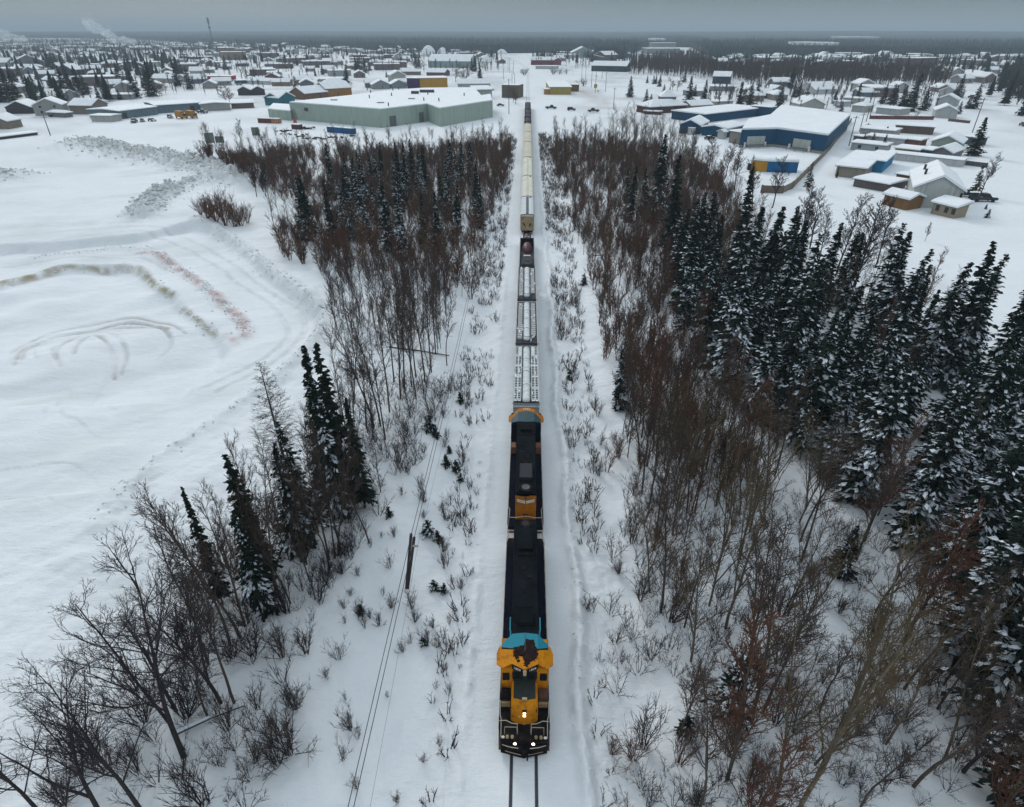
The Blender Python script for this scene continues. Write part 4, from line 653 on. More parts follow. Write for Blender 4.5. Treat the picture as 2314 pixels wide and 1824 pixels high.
# right-hand houses, near to far
gh = house((2054, 474), (2163, 470), 22, 4.6, 'gy', (0.44, 0.47, 0.45), 'big pale grey gabled house beside the parked pickups', rise=2.9, snow=0.6, oh=0.5)
MB().box(4.6, 5.1, -0.04, 0.02, 2.6, 4.2).build('window', M['glass'], gh)
for u, v in ((2092, 374), (2094, 384)): q = P(u, v, 7.6); e2 = gh.matrix_basis.inverted() @ q; MB().cyl((e2.x, e2.y, 6.5), 0.3, 1.3, 8).build('roof_vent', WM((0.04, 0.04, 0.045)), gh)
po = house((2102, 486), (2153, 492), 4.2, 2.5, 'shed', (0.30, 0.25, 0.18), 'snow-roofed timber porch in front of the big pale grey house', 'porch', 'porch', rise=0.8, oh=0.5, snow=0.6)
for x in (-2.0, 0.2, 2.0): MB().box(x, x+0.9, -0.05, 0.02, 0.9, 2.2).build('porch_opening', WM((0.05, 0.04, 0.035)), po)
house((1993, 466), (2047, 472), 5.5, 2.6, 'gx', (0.20, 0.105, 0.035), 'brown wooden shed left of the big pale grey house', 'shed', 'shed', rise=0.8, snow=0.6)
house((2020, 416), (2050, 418), 4.5, 2.6, 'flat', (0.19, 0.10, 0.035), 'small brown timber lean-to behind the brown wooden shed', 'shed', 'shed', rise=0.3, snow=0.25)
house((1927, 425), (2004, 430), 10, 2.0, 'flat', (0.11, 0.09, 0.085), 'low flat-roofed grey-brown house left of the brown timber lean-to', win=0)
h1 = house((1886, 402), (1950, 402), 32, 2.9, 'flat', (0.27, 0.24, 0.19), 'flat snowy-roofed tan house beside the long painted shed', oh=0.6, snow=0.6)
house((1953, 389), (1992, 389), 20, 3.3, 'flat', (0.008, 0.17, 0.34), 'bright sky-blue end of the flat snowy-roofed house', 'annex', 'blue_annex', oh=0.5, snow=0.5)
house((1999, 368), (2172, 370), 6, 2.0, 'flat', WH, 'very long low snow-covered carport roof behind the big pale grey house', 'carport', 'carport', oh=0.2, snow=0.3)
house((2018, 356), (2070, 357), 9, 2.7, 'flat', (0.34, 0.31, 0.10), 'yellow low house with dark windows and a snowy flat roof', win=2)
house((2072, 357), (2099, 358), 8, 2.6, 'flat', (0.01, 0.10, 0.16), 'dark teal shed between the yellow house and the grey gable', 'shed', 'shed')
house((2099, 360), (2146, 361), 13, 2.4, 'gy', (0.17, 0.17, 0.18), 'grey gabled house right of the dark teal shed')
house((2101, 338), (2168, 338), 14, 2.4, 'gy', (0.26, 0.30, 0.26), 'pale green gabled house behind the grey gabled one')
house((1921, 342), (1998, 343), 8, 2.4, 'flat', (0.34, 0.36, 0.37), 'long low white house with two dark windows', win=2)
house((1926, 323), (1945, 324), 4, 2.4, 'flat', (0.18, 0.11, 0.06), 'small brown shed left of the three little spruces', 'shed', 'shed')
house((1955, 325), (2041, 326), 8, 2.2, 'flat', (0.40, 0.41, 0.41), 'long white mobile home behind the three little spruces', snow=0.5)
house((2042, 330), (2075, 331), 7, 2.2, 'flat', RB, 'low red-brown shed with a snowy roof left of the pale green gable', 'shed', 'shed')
house((2176, 326), (2200, 328), 6, 2.6, 'flat', (0.06, 0.065, 0.08), 'dark shed beside the tall leaning spruce at the street', 'shed', 'shed')
house((2020, 303), (2107, 302), 10, 2.9, 'flat', (0.12, 0.085, 0.07), 'long brown low garage across the snowy street', 'garage', 'garage', snow=0.4)
house((1942, 306), (2018, 307), 10, 2.2, 'flat', (0.35, 0.34, 0.32), 'low white house at the foot of the leaning poles', chim=1)
house((1978, 258), (2028, 260), 11, 2.8, 'flat', (0.36, 0.37, 0.36), 'white flat house behind the long dark red fence')
for A, B, D_, lb in (((2110, 268), (2160, 267), 12, 'front one of the stacked white gabled houses by the street'), ((2113, 240), (2160, 240), 11, 'middle one of the stacked white gabled houses by the street'), ((2119, 219), (2159, 220), 11, 'rear one of the stacked white gabled houses by the street')): house(A, B, D_, 3.4, 'gy', (0.40, 0.42, 0.41), lb, snow=0.6)
for A, B, D_, h, rf, c, lb in (
 ((1808, 246), (1862, 246), 16, 2.2, 'gy', (0.36, 0.37, 0.35), 'pale gabled house directly behind the big blue hall\'s roof'),
 ((1882, 240), (1903, 241), 8, 2.4, 'flat', WH, 'small white flat house left of the white box house'), ((1903, 236), (1945, 236), 9, 3.2, 'flat', (0.38, 0.38, 0.34), 'white box-shaped house with a snowy roof beyond the blue hall'),
 ((1923, 253), (1952, 254), 9, 3, 'hip', (0.36, 0.36, 0.33), 'small rounded white shed beside the leaning poles'), ((1840, 214), (1895, 212), 18, 3, 'gx', WH, 'white house with a long sloping snowy roof, upper right'),
 ((1715, 222), (1745, 222), 9, 3, 'gx', WH, 'white house with a dark blue garage, upper right'), ((1727, 223), (1742, 222), 3, 2.4, 'flat', (0.03, 0.03, 0.09), 'dark blue garage in front of the white house'),
 ((1748, 212), (1768, 211), 9, 3, 'gy', GR, 'grey gabled house right of the dark blue garage'), ((1560, 252), (1608, 249), 9, 2.8, 'gx', (0.24, 0.21, 0.13), 'long tan low house right of the brown two-storey house'),
 ((1614, 242), (1655, 240), 9, 2.6, 'flat', (0.35, 0.36, 0.36), 'white low house behind the long tan house'), ((1609, 189), (1648, 190), 14, 5.5, 'gx', (0.02, 0.045, 0.08), 'dark blue hall with a snowy roof at the upper right'),
 ((1560, 218), (1592, 217), 10, 3, 'flat', GR, 'grey flat house between the spruces, upper middle right'), ((1604, 206), (1660, 207), 12, 3, 'flat', GR, 'long grey house with deep roof snow below the dark blue hall'),
 ((1650, 157), (1710, 158), 18, 5, 'flat', (0.22, 0.12, 0.095), 'long pinkish brick building at the upper right'), ((1600, 160), (1648, 161), 16, 4, 'flat', WH, 'white low building left of the pinkish brick one'),
 ((1903, 151), (1926, 151), 14, 6, 'flat', RB, 'red-brown block in front of the far forest, upper right'), ((2059, 151), (2118, 149), 22, 9, 'flat', (0.09, 0.045, 0.045), 'large dark brown motel with a flat snowy roof at the forest edge'),
 ((1461, 122), (1535, 122), 60, 9, 'flat', (0.2, 0.22, 0.22), 'far pale complex with a flat roof above the scrub'), ((1473, 117), (1526, 117), 40, 16, 'flat', (0.22, 0.24, 0.25), 'upper storey block of the far pale complex'),
 ((1344, 140), (1366, 141), 26, 9, 'gy', (0.10, 0.065, 0.055), 'tall brown gabled hall with one long snowy roof slope at the forest edge'), ((1366, 141), (1384, 140), 20, 6, 'shed', (0.11, 0.1, 0.1), 'grey-brown side wing of the tall brown gabled hall'),
 ((1336, 161), (1415, 163), 18, 5.5, 'gx', (0.03, 0.05, 0.05), 'long dark green hall with a snowy roof, upper middle'), ((1292, 130), (1342, 130), 40, 7, 'gy', (0.25, 0.33, 0.3), 'pale green hall with a rounded snowy roof, upper middle'),
 ((1238, 131), (1292, 132), 40, 5, 'flat', WH, 'white low building left of the pale green hall'), ((1200, 147), (1252, 147), 14, 5.5, 'gx', (0.17, 0.02, 0.04), 'long dark red building with a snowy roof right of the track'), ((1253, 147), (1268, 147), 13, 6, 'gy', (0.2, 0.03, 0.06), 'crimson gabled end house of the long dark red building'),
 ((1210, 156), (1256, 157), 10, 3, 'flat', WH, 'white low shed in front of the long dark red building'),
 ((968, 153), (1063, 154), 30, 7, 'gx', (0.25, 0.33, 0.32), 'big pale teal warehouse with a snowy roof left of the track'), ((842, 202), (882, 201), 12, 3, 'gy', GR, 'grey gabled house left of the yellow and purple building'), ((885, 200), (920, 199), 12, 2.8, 'gy', GR, 'second grey gabled house left of the yellow and purple building'),
 ((907, 170), (948, 170), 12, 3, 'hip', (0.2, 0.12, 0.12), 'hip-roofed pinkish house behind the yellow building'), ((964, 171), (1005, 172), 12, 3, 'gx', (0.13, 0.06, 0.06), 'house with a jagged snowy roof behind the yellow building'), ((836, 146), (900, 147), 14, 4, 'flat', WH, 'long white hall in front of the dark red row'),
 ((800, 133), (893, 132), 14, 5, 'flat', (0.11, 0.04, 0.05), 'very long dark red row building, upper middle left'), ((1035, 203), (1108, 202.5), 12, 4, 'gx', (0.33, 0.35, 0.36), 'long pale grey building behind the warehouse\'s right end'),
 ((1072, 223), (1112, 222), 12, 5, 'shed', (0.3, 0.33, 0.31), 'pale shed behind the right end of the huge warehouse'), ((1040, 122), (1085, 122), 20, 4, 'flat', (0.15, 0.06, 0.07), 'far dark red building left of the track'),
 ((600, 238), (668, 236), 11, 4.6, 'gy', (0.02, 0.13, 0.17), 'TEAL'), ((525, 246), (575, 244), 9, 2.6, 'shed', (0.13, 0.09, 0.08), 'low brown garage under a broad snowy roof left of the teal house'),
 ((539, 216), (600, 215), 12, 3.4, 'gy', DB, 'BROWNPAIR'), ((461, 183), (523, 183), 12, 3.6, 'flat', RE, 'bright red low building with snow on the roof, left part of town'),
 ((407, 185), (460, 184), 10, 3, 'gx', GR, 'grey low house left of the bright red building'), ((537, 190), (560, 189), 8, 2.4, 'flat', (0.04, 0.06, 0.1), 'small dark blue garage right of the bright red building'),
 ((505, 136), (558, 135), 22, 10.5, 'flat', TA, 'tan four-storey block with horizontal bands in the town'), ((495, 120), (530, 120), 30, 9, 'flat', (0.17, 0.1, 0.09), 'brown block behind the tan four-storey block'),
 ((600, 182), (631, 182), 9, 3, 'gy', (0.14, 0.055, 0.045), 'small rust-red gabled house in the town'), ((615, 195), (655, 195), 9, 3, 'gx', (0.2, 0.14, 0.1), 'tan house below the rust-red gabled house'), ((672, 192), (708, 191), 10, 3.6, 'gx', (0.22, 0.15, 0.11), 'tan gabled house right of the round dark spruce'),
 ((560, 190), (610, 192), 8, 2.6, 'gx', WH, 'white house with a long snowy roof in the town'), ((690, 226), (742, 221), 15, 3.6, 'gx', (0.16, 0.09, 0.055), 'brown house front in front of the ochre hall'), ((738, 221), (796, 217), 15, 5.2, 'gx', (0.28, 0.135, 0.03), 'ochre-brown hall with a curved roof behind the huge warehouse'),
 ((274, 270), (358, 259), 22, 3.6, 'gx', BG, 'blue-grey long shop with a white roof, left half'), ((354, 257), (456, 250), 22, 3.8, 'gx', BG, 'blue-grey long shop with a white roof, right half'), ((455, 252), (522, 249), 13, 3.4, 'gy', (0.28, 0.29, 0.28), 'pale gabled workshop at the right end of the blue-grey shop'),
 ((17, 258), (74, 257), 13, 3.2, 'gy', DB, 'dark brown house with a steep broad snowy roof, far left'), ((81, 262), (146, 260), 11, 4.8, 'gy', (0.3, 0.3, 0.28), 'WHITE2'), ((161, 258), (212, 259), 12, 4.2, 'gx', (0.2, 0.17, 0.14), 'tan house with a big single snowy roof slope, left'),
 ((208, 275), (254, 276), 7, 2.6, 'flat', (0.4, 0.4, 0.37), 'small white flat garage in front of the tan house, left'), ((110, 264), (150, 266), 4, 2.0, 'hip', (0.16, 0.16, 0.16), 'snow-covered porch in front of the white two-storey house'),
 ((-30, 292), (22, 292), 9, 3.2, 'gy', (0.2, 0.17, 0.13), 'snow-covered shed cut by the left edge of the picture'), ((0, 316), (86, 305), 6, 0.9, 'flat', (0.06, 0.05, 0.05), 'low dark-edged snow-covered platform at the left edge'), ((-20, 285), (18, 279), 6, 2.4, 'flat', (0.02, 0.015, 0.03), 'dark shed behind the snow-covered one at the left edge'),
 ((132, 170), (168, 171), 12, 5, 'gy', DB, 'dark gabled two-storey house among the left town spruces'), ((96, 188), (136, 190), 10, 2.6, 'gx', (0.13, 0.08, 0.08), 'low brown house with a long white roof, left'), ((97, 206), (128, 207), 9, 2.6, 'gx', GR, 'white-roofed house half hidden behind spruces, left'),
 ((88, 228), (140, 230), 14, 3, 'gx', GR, 'house with a broad white roof behind the white two-storey house'), ((203, 173), (262, 171), 10, 2.8, 'hip', (0.12, 0.06, 0.05), 'long low brown house with a hipped snowy roof, left'), ((195, 158), (230, 158), 14, 5.5, 'flat', (0.13, 0.12, 0.125), 'grey box-like house with snow on its roof, left'),
 ((231, 157), (266, 157), 14, 6, 'hip', (0.13, 0.065, 0.055), 'brick-brown house with a thin white roof, left'), ((-15, 152), (18, 152), 20, 5, 'gx', GR, 'pale hall cut by the left edge of the picture'), ((30, 155), (108, 153), 24, 6, 'gy', (0.15, 0.14, 0.14), 'hall with a big rounded white roof at the far left'),
 ((196, 134), (228, 133), 12, 4, 'gx', GR, 'white-roofed house above the grey box-like house'), ((237, 200), (275, 199), 12, 2.8, 'gx', (0.14, 0.1, 0.1), 'brown house between the two groups of left spruces'), ((242, 226), (300, 225), 10, 2.8, 'gx', (0.28, 0.28, 0.27), 'white-roofed house right above the blue-grey shop'),
 ((343, 187), (398, 188), 12, 3.4, 'gx', (0.3, 0.3, 0.29), 'white house with a sloping snowy roof left of the red building')):
    if lb == 'TEAL':
        for A_, B_, l2 in (((600, 238), (632, 239), 'left gable of the teal double house'), ((633, 240), (668, 236), 'right gable of the teal double house')): house(A_, B_, 12, 4.2, 'gy', c, l2, snow=0.6, win=2 if 'right' in l2 else 1)
    elif lb == 'BROWNPAIR':
        for A_, B_, l2 in (((539, 216), (568, 216), 'left one of the pair of dark brown gabled houses'), ((570, 216), (600, 215), 'right one of the pair of dark brown gabled houses')): house(A_, B_, 12, 3.4, 'gy', c, l2, snow=0.6)
    elif lb == 'WHITE2': house(A, B, D_, h, rf, c, 'white two-storey gabled house with small dark windows, far left', win=2, snow=0.6)
    else: house(A, B, D_, h, rf, c, lb, cat='house' if ('house' in lb) else ('shed' if 'shed' in lb or 'garage' in lb or 'platform' in lb else 'building'), name=None if 'house' in lb else ('shed' if 'shed' in lb or 'garage' in lb or 'platform' in lb else 'building'), rise=0.5 if 'shop' in lb else None, door=0.8 if 'right half' in lb else (0.12 if 'left half' in lb else None))
# brown two-storey house with hipped tiers
house((1468, 258), (1550, 253), 12, 3.2, 'hip', (0.075, 0.035, 0.03), 'lower storey of the dark brown house with hipped snowy roofs', rise=2.6, win=5, snow=0.6); house((1492, 252), (1524, 252), 9, 7.0, 'hip', (0.08, 0.035, 0.03), 'upper storey tower of the dark brown hip-roofed house', rise=3.2, snow=0.6, win=2)
house((1455, 258), (1492, 260), 3, 1.4, 'flat', (0.08, 0.035, 0.03), 'dark brown deck in front of the hip-roofed house', 'deck', 'deck')
# yellow building by the crossing, yellow and purple building
yb = house((1243, 214), (1290, 214), 62, 4.6, 'flat', (0.36, 0.27, 0.06), 'yellow building with a flat snowy roof beside the crossing', 'building', 'shop', oh=0.7, snow=0.3); house((1291, 207), (1308, 207), 8, 4.4, 'flat', (0.17, 0.09, 0.03), 'brown canopy at the right end of the yellow building', 'canopy', 'canopy', snow=0.15)
house((1230, 214), (1242, 214), 8, 3.2, 'flat', (0.35, 0.17, 0.05), 'small orange annex on the left of the yellow building', 'annex', 'orange_annex')
house((921, 202), (948, 202.5), 22, 7.4, 'flat', (0.05, 0.018, 0.085), 'purple half of the large painted building behind the warehouse', 'building', 'shop'); house((950, 203), (1012, 202), 22, 7.6, 'flat', (0.42, 0.22, 0.02), 'yellow half of the large painted building behind the warehouse', 'building', 'shop')
house((1134, 221), (1172, 222), 12, 7.5, 'flat', (0.105, 0.085, 0.06), 'weathered olive-brown block beside the track near the crossing', 'building', 'storage_block', snow=0.15, oh=0.05)
# painted long shed and fences
ps = house((1696, 386), (1731, 389), 6.5, 3.1, 'flat', (0.46, 0.24, 0.02), 'golden yellow end of the long painted shed in the blue hall\'s yard', 'shed', 'painted_shed', oh=0.05, snow=0.9); house((1731.5, 389), (1800, 391), 6.5, 3.1, 'flat', (0.006, 0.11, 0.27), 'blue part of the long painted shed in the blue hall\'s yard', 'shed', 'painted_shed', oh=0.05, snow=0.9)
house((1688, 384), (1695, 385), 5, 2.0, 'flat', (0.04, 0.045, 0.06), 'dark stack of gear at the yellow end of the painted shed', 'stack', 'stacked_gear', snow=0.2)
def fence(pts, h, m_, label, th=0.12, cap=True):
    q = [P(u, v) for u, v in pts]; c = sum(q, Vector())/len(q); e_ = empty('fence', c, 0, label, 'fence')
    for a, b_ in zip(q[:-1], q[1:]):
        a = a-c; b_ = b_-c; n = Vector((b_.y-a.y, a.x-b_.x, 0)).normalized()*th; MB().loft([[tuple(a+n+Vector((0, 0, z))), tuple(b_+n+Vector((0, 0, z))), tuple(b_-n+Vector((0, 0, z))), tuple(a-n+Vector((0, 0, z)))] for z in (-0.3, h)]).build('panel', m_, e_)
        k = max(1, int((b_-a).length/6))
        for i in range(k+1): p = a+(b_-a)*i/k; MB().box(p.x-.1-th, p.x+.1+th, p.y-.1, p.y+.1, -0.3, h+0.12).build('post', m_, e_)
    return e_
fence([(1922, 276), (1873, 341), (1790, 425), (1768, 436)], 1.7, WM((0.19, 0.165, 0.125)), 'long grey-brown concrete fence running down the right side of the blue hall\'s yard'); fence([(1767, 437), (1720, 435)], 1.9, WM((0.15, 0.115, 0.09)), 'brown fence closing the near end of the blue hall\'s yard')
fence([(1965, 269), (2108, 271)], 1.6, WM((0.13, 0.05, 0.05)), 'long dark red fence in front of the white flat house'); fence([(2143, 274), (2190, 279)], 1.2, WM((0.13, 0.075, 0.065)), 'short reddish fence right of the stacked gabled houses'); fence([(2163, 371), (2228, 379)], 1.4, WM((0.10, 0.09, 0.09)), 'grey fence behind the green-brown pine')
# salt domes
def dome(u, v, vt, wpx, label):
    p = P(u, v); h = hfor((p.x, p.y, 0), vt); r = wpx/2*(CAMZ/((v-70)*math.cos(PITCH))); mb = MB(); n = 20; prof = [(1, 0), (0.9, 0.25), (0.72, 0.55), (0.45, 0.84), (0.2, 0.97), (0.01, 1.0)]
    o = mb.loft([[(r*a*math.cos(2*PI*j/n)*random.uniform(.97, 1.03), r*a*math.sin(2*PI*j/n), h*b_) for j in range(n)] for a, b_ in prof]).build('storage_dome', M['roofsnow'], None, p, smooth=True); tag(o, label, 'dome')
dome(969, 127, 102, 38, 'larger snow-covered storage dome in the distance left of the track'); dome(1001, 127, 107, 30, 'smaller snow-covered storage dome right beside the larger one'); dome(1134, 122, 111, 26, 'low snow-covered heap on the skyline of the town near the track'); dome(1098, 142, 124, 24, 'steep snow heap at the bend of the track')
# scattered town houses, small in the picture, built from a few shared meshes
PRO = []
for k, (W, D, h, rf, c) in enumerate(((11, 9, 3, 'gx', (0.28, 0.27, 0.26)), (9, 11, 3, 'gy', (0.17, 0.13, 0.12)), (13, 9, 3, 'hip', (0.23, 0.19, 0.17)), (18, 12, 4, 'flat', (0.3, 0.32, 0.32)), (10, 9, 4.6, 'gy', (0.34, 0.34, 0.32)), (24, 14, 5, 'flat', (0.15, 0.1, 0.1)), (14, 9, 3, 'gx', (0.12, 0.14, 0.18)))):
    a = P(1200, 150); b_ = a+Vector((W, 0, 0)); e_ = house(proj(a), proj(b_), D, h, rf, c, 'x', snow=0.7, win=2, chim=1); PRO.append([(q.name.split('.')[0], q.data) for q in e_.children])
    for q in list(e_.children_recursive): bpy.data.objects.remove(q)
    bpy.data.objects.remove(e_); FOOT.pop()
R = random.Random(77)
def town(u0, u1, v0, v1, n, label, group, rot=0.0, big=1.0):
    k = 0; tr_ = 0
    while k < n and tr_ < n*80:
        tr_ += 1; u = R.uniform(u0, u1); v = 70+(v0-70)*((v1-70)/(v0-70))**R.random(); p = P(u, v); s = R.uniform(0.9, 1.3)*big
        if any((p.x-x)**2+(p.y-y)**2 < (r*0.8+7*s)**2 for x, y, r in FOOT) or (abs(p.x-tcx(min(p.y, 1240))) < 22): continue
        FOOT.append((p.x, p.y, 8*s)); e_ = empty('house', (p.x, p.y, gz(p.x, p.y)), rot+R.choice([0, 0, PI/2, 0.1]), label, 'house', group); e_.scale = (s, s, s)
        for nm, me_ in PRO[R.randrange(len(PRO))]: link(nm, me_, e_)
        k += 1
town(-60, 330, 112, 132, 26, 'small snow-roofed house in the far left of the town', 'far houses beneath the smoke', 0.4, 1.15); town(330, 700, 112, 132, 26, 'small snow-roofed house in the far town below the mast', 'far houses around the mast', 0.4, 1.15)
town(700, 1150, 120, 150, 22, 'small snow-roofed house in the far town near the storage domes', 'far houses near the domes', 0.2, 1.15); town(-60, 420, 130, 215, 42, 'snow-roofed house in the left part of the town', 'houses among the left spruces', 0.35)
town(420, 920, 130, 205, 52, 'snow-roofed house in the town behind the warehouse', 'houses behind the warehouse', 0.3); town(1190, 1460, 122, 150, 8, 'small snow-roofed building in the distance right of the track', 'far buildings right of the track', 0.1, 1.1)
town(1600, 2160, 138, 150, 12, 'small snow-roofed house beyond the brown wood, upper right', 'far houses beyond the brown wood', 0.0, 1.2); town(1640, 2150, 195, 236, 9, 'snow-roofed house among the spruces, upper right', 'houses between the right-hand spruces', 0.0)
town(2150, 2420, 140, 190, 18, 'snow-roofed house in the far quarter at the right edge', 'houses at the far right edge', 0.2, 1.1)
def tri(me):
    me.calc_loop_triangles(); v = np.zeros(len(me.vertices)*3, np.float32); me.vertices.foreach_get('co', v); f = np.zeros(len(me.loop_triangles)*3, np.int32); me.loop_triangles.foreach_get('vertices', f); m_ = np.zeros(len(me.loop_triangles), np.int32); me.loop_triangles.foreach_get('material_index', m_); return v.reshape(-1, 3), f.reshape(-1, 3), m_
FH = []; FM = [M['roofsnow'], M['wgrey']]+[WM(c) for c in ((0.28, 0.27, 0.26), (0.17, 0.13, 0.12), (0.23, 0.19, 0.17), (0.3, 0.32, 0.32), (0.12, 0.06, 0.06), (0.34, 0.34, 0.32))]
for k in range(7):
    vs, fs, ms, n_ = [], [], [], 0
    for nm, me_ in PRO[k]:
        if nm not in ('wall', 'roof'): continue
        v, f, m_ = tri(me_); vs.append(v); fs.append(f+n_); ms.append(m_ if nm == 'roof' else np.full(len(f), 2+k % 6)); n_ += len(v)
    FH.append((np.concatenate(vs), np.concatenate(fs), np.concatenate(ms)))
def fartown(u0, u1, v0, v1, n):
    out = []; t_ = 0
    while len(out) < n and t_ < n*40:
        t_ += 1; u = R.uniform(u0, u1); v = 70+(v0-70)*((v1-70)/(v0-70))**R.random(); p = P(u, v); s = R.uniform(0.9, 1.5)
        if p.y > 2300 or any((p.x-x)**2+(p.y-y)**2 < (r*.6+8)**2 for x, y, r in FOOT) or abs(p.x-tcx(min(p.y, 1240))) < 25: continue
        FOOT.append((p.x, p.y, 9*s)); out.append((p.x, p.y, gz(p.x, p.y), s, s))
    return out
tag(tiled('distant_houses', FH, fartown(-60, 700, 94, 112, 170)+fartown(700, 1150, 112, 122, 40)+fartown(1600, 2420, 133, 140, 90), FM), 'many tiny snow-roofed houses far off at the edge of the town', 'houses', kind='stuff')
# ---------------------------------------------------------------- mast, poles, wires
def lattice(u, v, vt, label):
    p = P(u, v); h = hfor((p.x, p.y, 0), vt); e_ = empty('radio_mast', p, 0, label, 'mast'); mb = MB(); w0, w1 = 2.2, 0.9; n = 14
    for i in range(4):
        a = PI/4+i*PI/2; mb.tube([(w0*math.cos(a), w0*math.sin(a), 0), (w1*math.cos(a), w1*math.sin(a), h*0.86)], 0.28, 4)
        for k in range(n):
            z0, z1 = h*0.86*k/n, h*0.86*(k+1)/n; r0, r1_ = w0+(w1-w0)*k/n, w0+(w1-w0)*(k+1)/n; a2 = a+PI/2; mb.tube([(r0*math.cos(a), r0*math.sin(a), z0), (r1_*math.cos(a2), r1_*math.sin(a2), z1)], 0.16, 3)
    mb.build('frame', WM((0.10, 0.11, 0.12)), e_); MB().cyl((0, 0, h*0.66), 3.0, h*0.03, 12).build('platform', WM((0.1, 0.1, 0.11)), e_)
    t_ = MB(); t_.cyl((0, 0, h*0.8), 2.4, h*0.17, 10); t_.build('antenna_head', WM((0.13, 0.14, 0.15)), e_); MB().tube([(0, 0, h*0.96), (0, 0, h*1.07)], 0.25, 5).build('aerial', WM((0.4, 0.12, 0.1)), e_)
lattice(484, 112, 38, 'tall grey telecommunication mast standing over the left part of the town')
def upole(u, v, vt, label, group=None, arm=True, top=None, r=0.15):
    p = P(u, v); e_ = empty('utility_pole', p, 0, label, 'pole', group); 
    if top: t_ = top
    else: h = hfor((p.x, p.y, 0), vt); t_ = Vector((0, 0, h))
    MB().tube([(0, 0, -0.3), tuple(t_)], [r*1.3, r*0.9], 8).build('pole', M['pole'], e_)
    if arm: a = math.radians(8); MB().box(t_.x-1.1, t_.x+1.1, t_.y-0.07, t_.y+0.07, t_.z-0.7, t_.z-0.55).build('crossarm', M['pole'], e_)
    return e_, Vector(p)+t_
upole(1150, 258, 178, 'utility pole beside the parked dark car left of the track'); upole(1138, 180, 155, 'short pole left of the track near the bend'); upole(114, 306, 261, 'single utility pole on the snowfield at the far left')
upole(2197, 300, 221, 'tall leaning-looking pole by the street at the right'); rowp = []
for u, v, vt in ((1386, 246, 198), (1368, 208, 163), (1336, 198, 156), (1345, 208, 170), (1323, 180, 150), (1314, 185, 145), (1347, 180, 158), (1360, 178, 162)): rowp.append(upole(u, v, vt, 'utility pole in the row along the road right of the crossing', 'road poles right of the crossing', r=0.13)[1])
pr_ = []
for u, v, vt in ((1918, 330, 262), (1942, 298, 256), (1957, 275, 244), (1966, 262, 210), (1959, 293, 278)): pr_.append(upole(u, v, vt, 'pole in the row between the blue hall and the low houses', 'poles beside the blue hall')[1])
for u, v, vt in ((2168, 182, 130), (1688, 246, 212), (1879, 140, 120), (1778, 131, 122), (1092, 132, 100), (760, 190, 128), (1148, 160, 135), (1157, 190, 160), (1163, 190, 165), (1152, 165, 130), (1160, 168, 138)): upole(u, v, vt, 'thin pole in the distance, with houses or snow behind it', 'distant thin poles', r=0.16, arm=False)
sg = P(1345, 210); e_ = empty('road_sign', sg, 0, 'yellow sign on a pole beside the road right of the crossing', 'sign'); MB().tube([(0, 0, 0), (0, 0, 5)], 0.12, 6).build('post', M['pole'], e_); MB().box(-1.1, 1.1, -0.25, -0.13, 3.2, 5.6).build('sign_board', WM((0.35, 0.27, 0.06)), e_)
sg = P(1351, 213); e_ = empty('road_sign', sg, 0, 'small red and white road sign right of the yellow sign', 'sign'); MB().tube([(0, 0, 0), (0, 0, 1.6)], 0.06, 6).build('post', M['pole'], e_); MB().tube([(0, -0.09, 2), (0, -0.05, 2)], 0.6, 12).build('sign_board', WM((0.35, 0.06, 0.05)), e_); MB().tube([(0, -0.12, 2), (0, -0.1, 2)], 0.35, 12).build('sign_face', M['white'], e_)
def wire(pts, label, r=0.02, group=None):
    o = MB().tube(pts, r, 4).build('wire', M['wire']); tag(o, label, 'wire', group)
def sagp(a, b_, s, n=10): return [tuple(a+(b_-a)*i/n-Vector((0, 0, 4*s*(i/n)*(1-i/n)))) for i in range(n+1)]
for k in range(len(pr_)-2): wire(sagp(pr_[k], pr_[k+1], 0.4), 'span of wire between the poles beside the blue hall', 0.025, 'wires beside the blue hall')
# leaning double pole of the line along the track, its wires running on both sides
pb = P(919, 1324); pt = P(932, 1207, 5.6); e_ = empty('utility_pole', pb, 0, 'leaning dark double pole carrying the wires left of the locomotives', 'pole'); d_ = pt-pb
for dx in (-0.1, 0.1): MB().tube([(dx*0.8, 0, -0.3), (d_.x+dx, d_.y*0.98, d_.z-(0.35 if dx > 0 else 0))], [0.09, 0.115], 8).build('pole', M['pole'], e_)
MB().box(d_.x-0.1, d_.x+0.42, d_.y-0.35, d_.y-0.2, d_.z-1.0, d_.z-0.9).build('bracket', M['rail'], e_)
xw = pt.x
for k, dx in enumerate((-0.12, 0.16)):
    a0 = Vector((xw+dx-0.05, -30, 6.6)); a1 = Vector((xw+dx, pt.y, 5.45)); a2 = Vector((xw+dx+0.2, 96, 6.2)); wire(sagp(a0, a1, 0.5, 14)+sagp(a1, a2, 0.7, 16)[1:], ('left' if k == 0 else 'right')+' one of the two thick wires running parallel to the track', 0.022)
wire(sagp(Vector((xw+1.0, -10, 4)), Vector((xw+0.35, pt.y, 4.6)), 0.5)+sagp(Vector((xw+0.35, pt.y, 4.6)), Vector((xw+0.9, 70, 5)), 0.6)[1:], 'thin faint wire right of the two thick wires', 0.007)
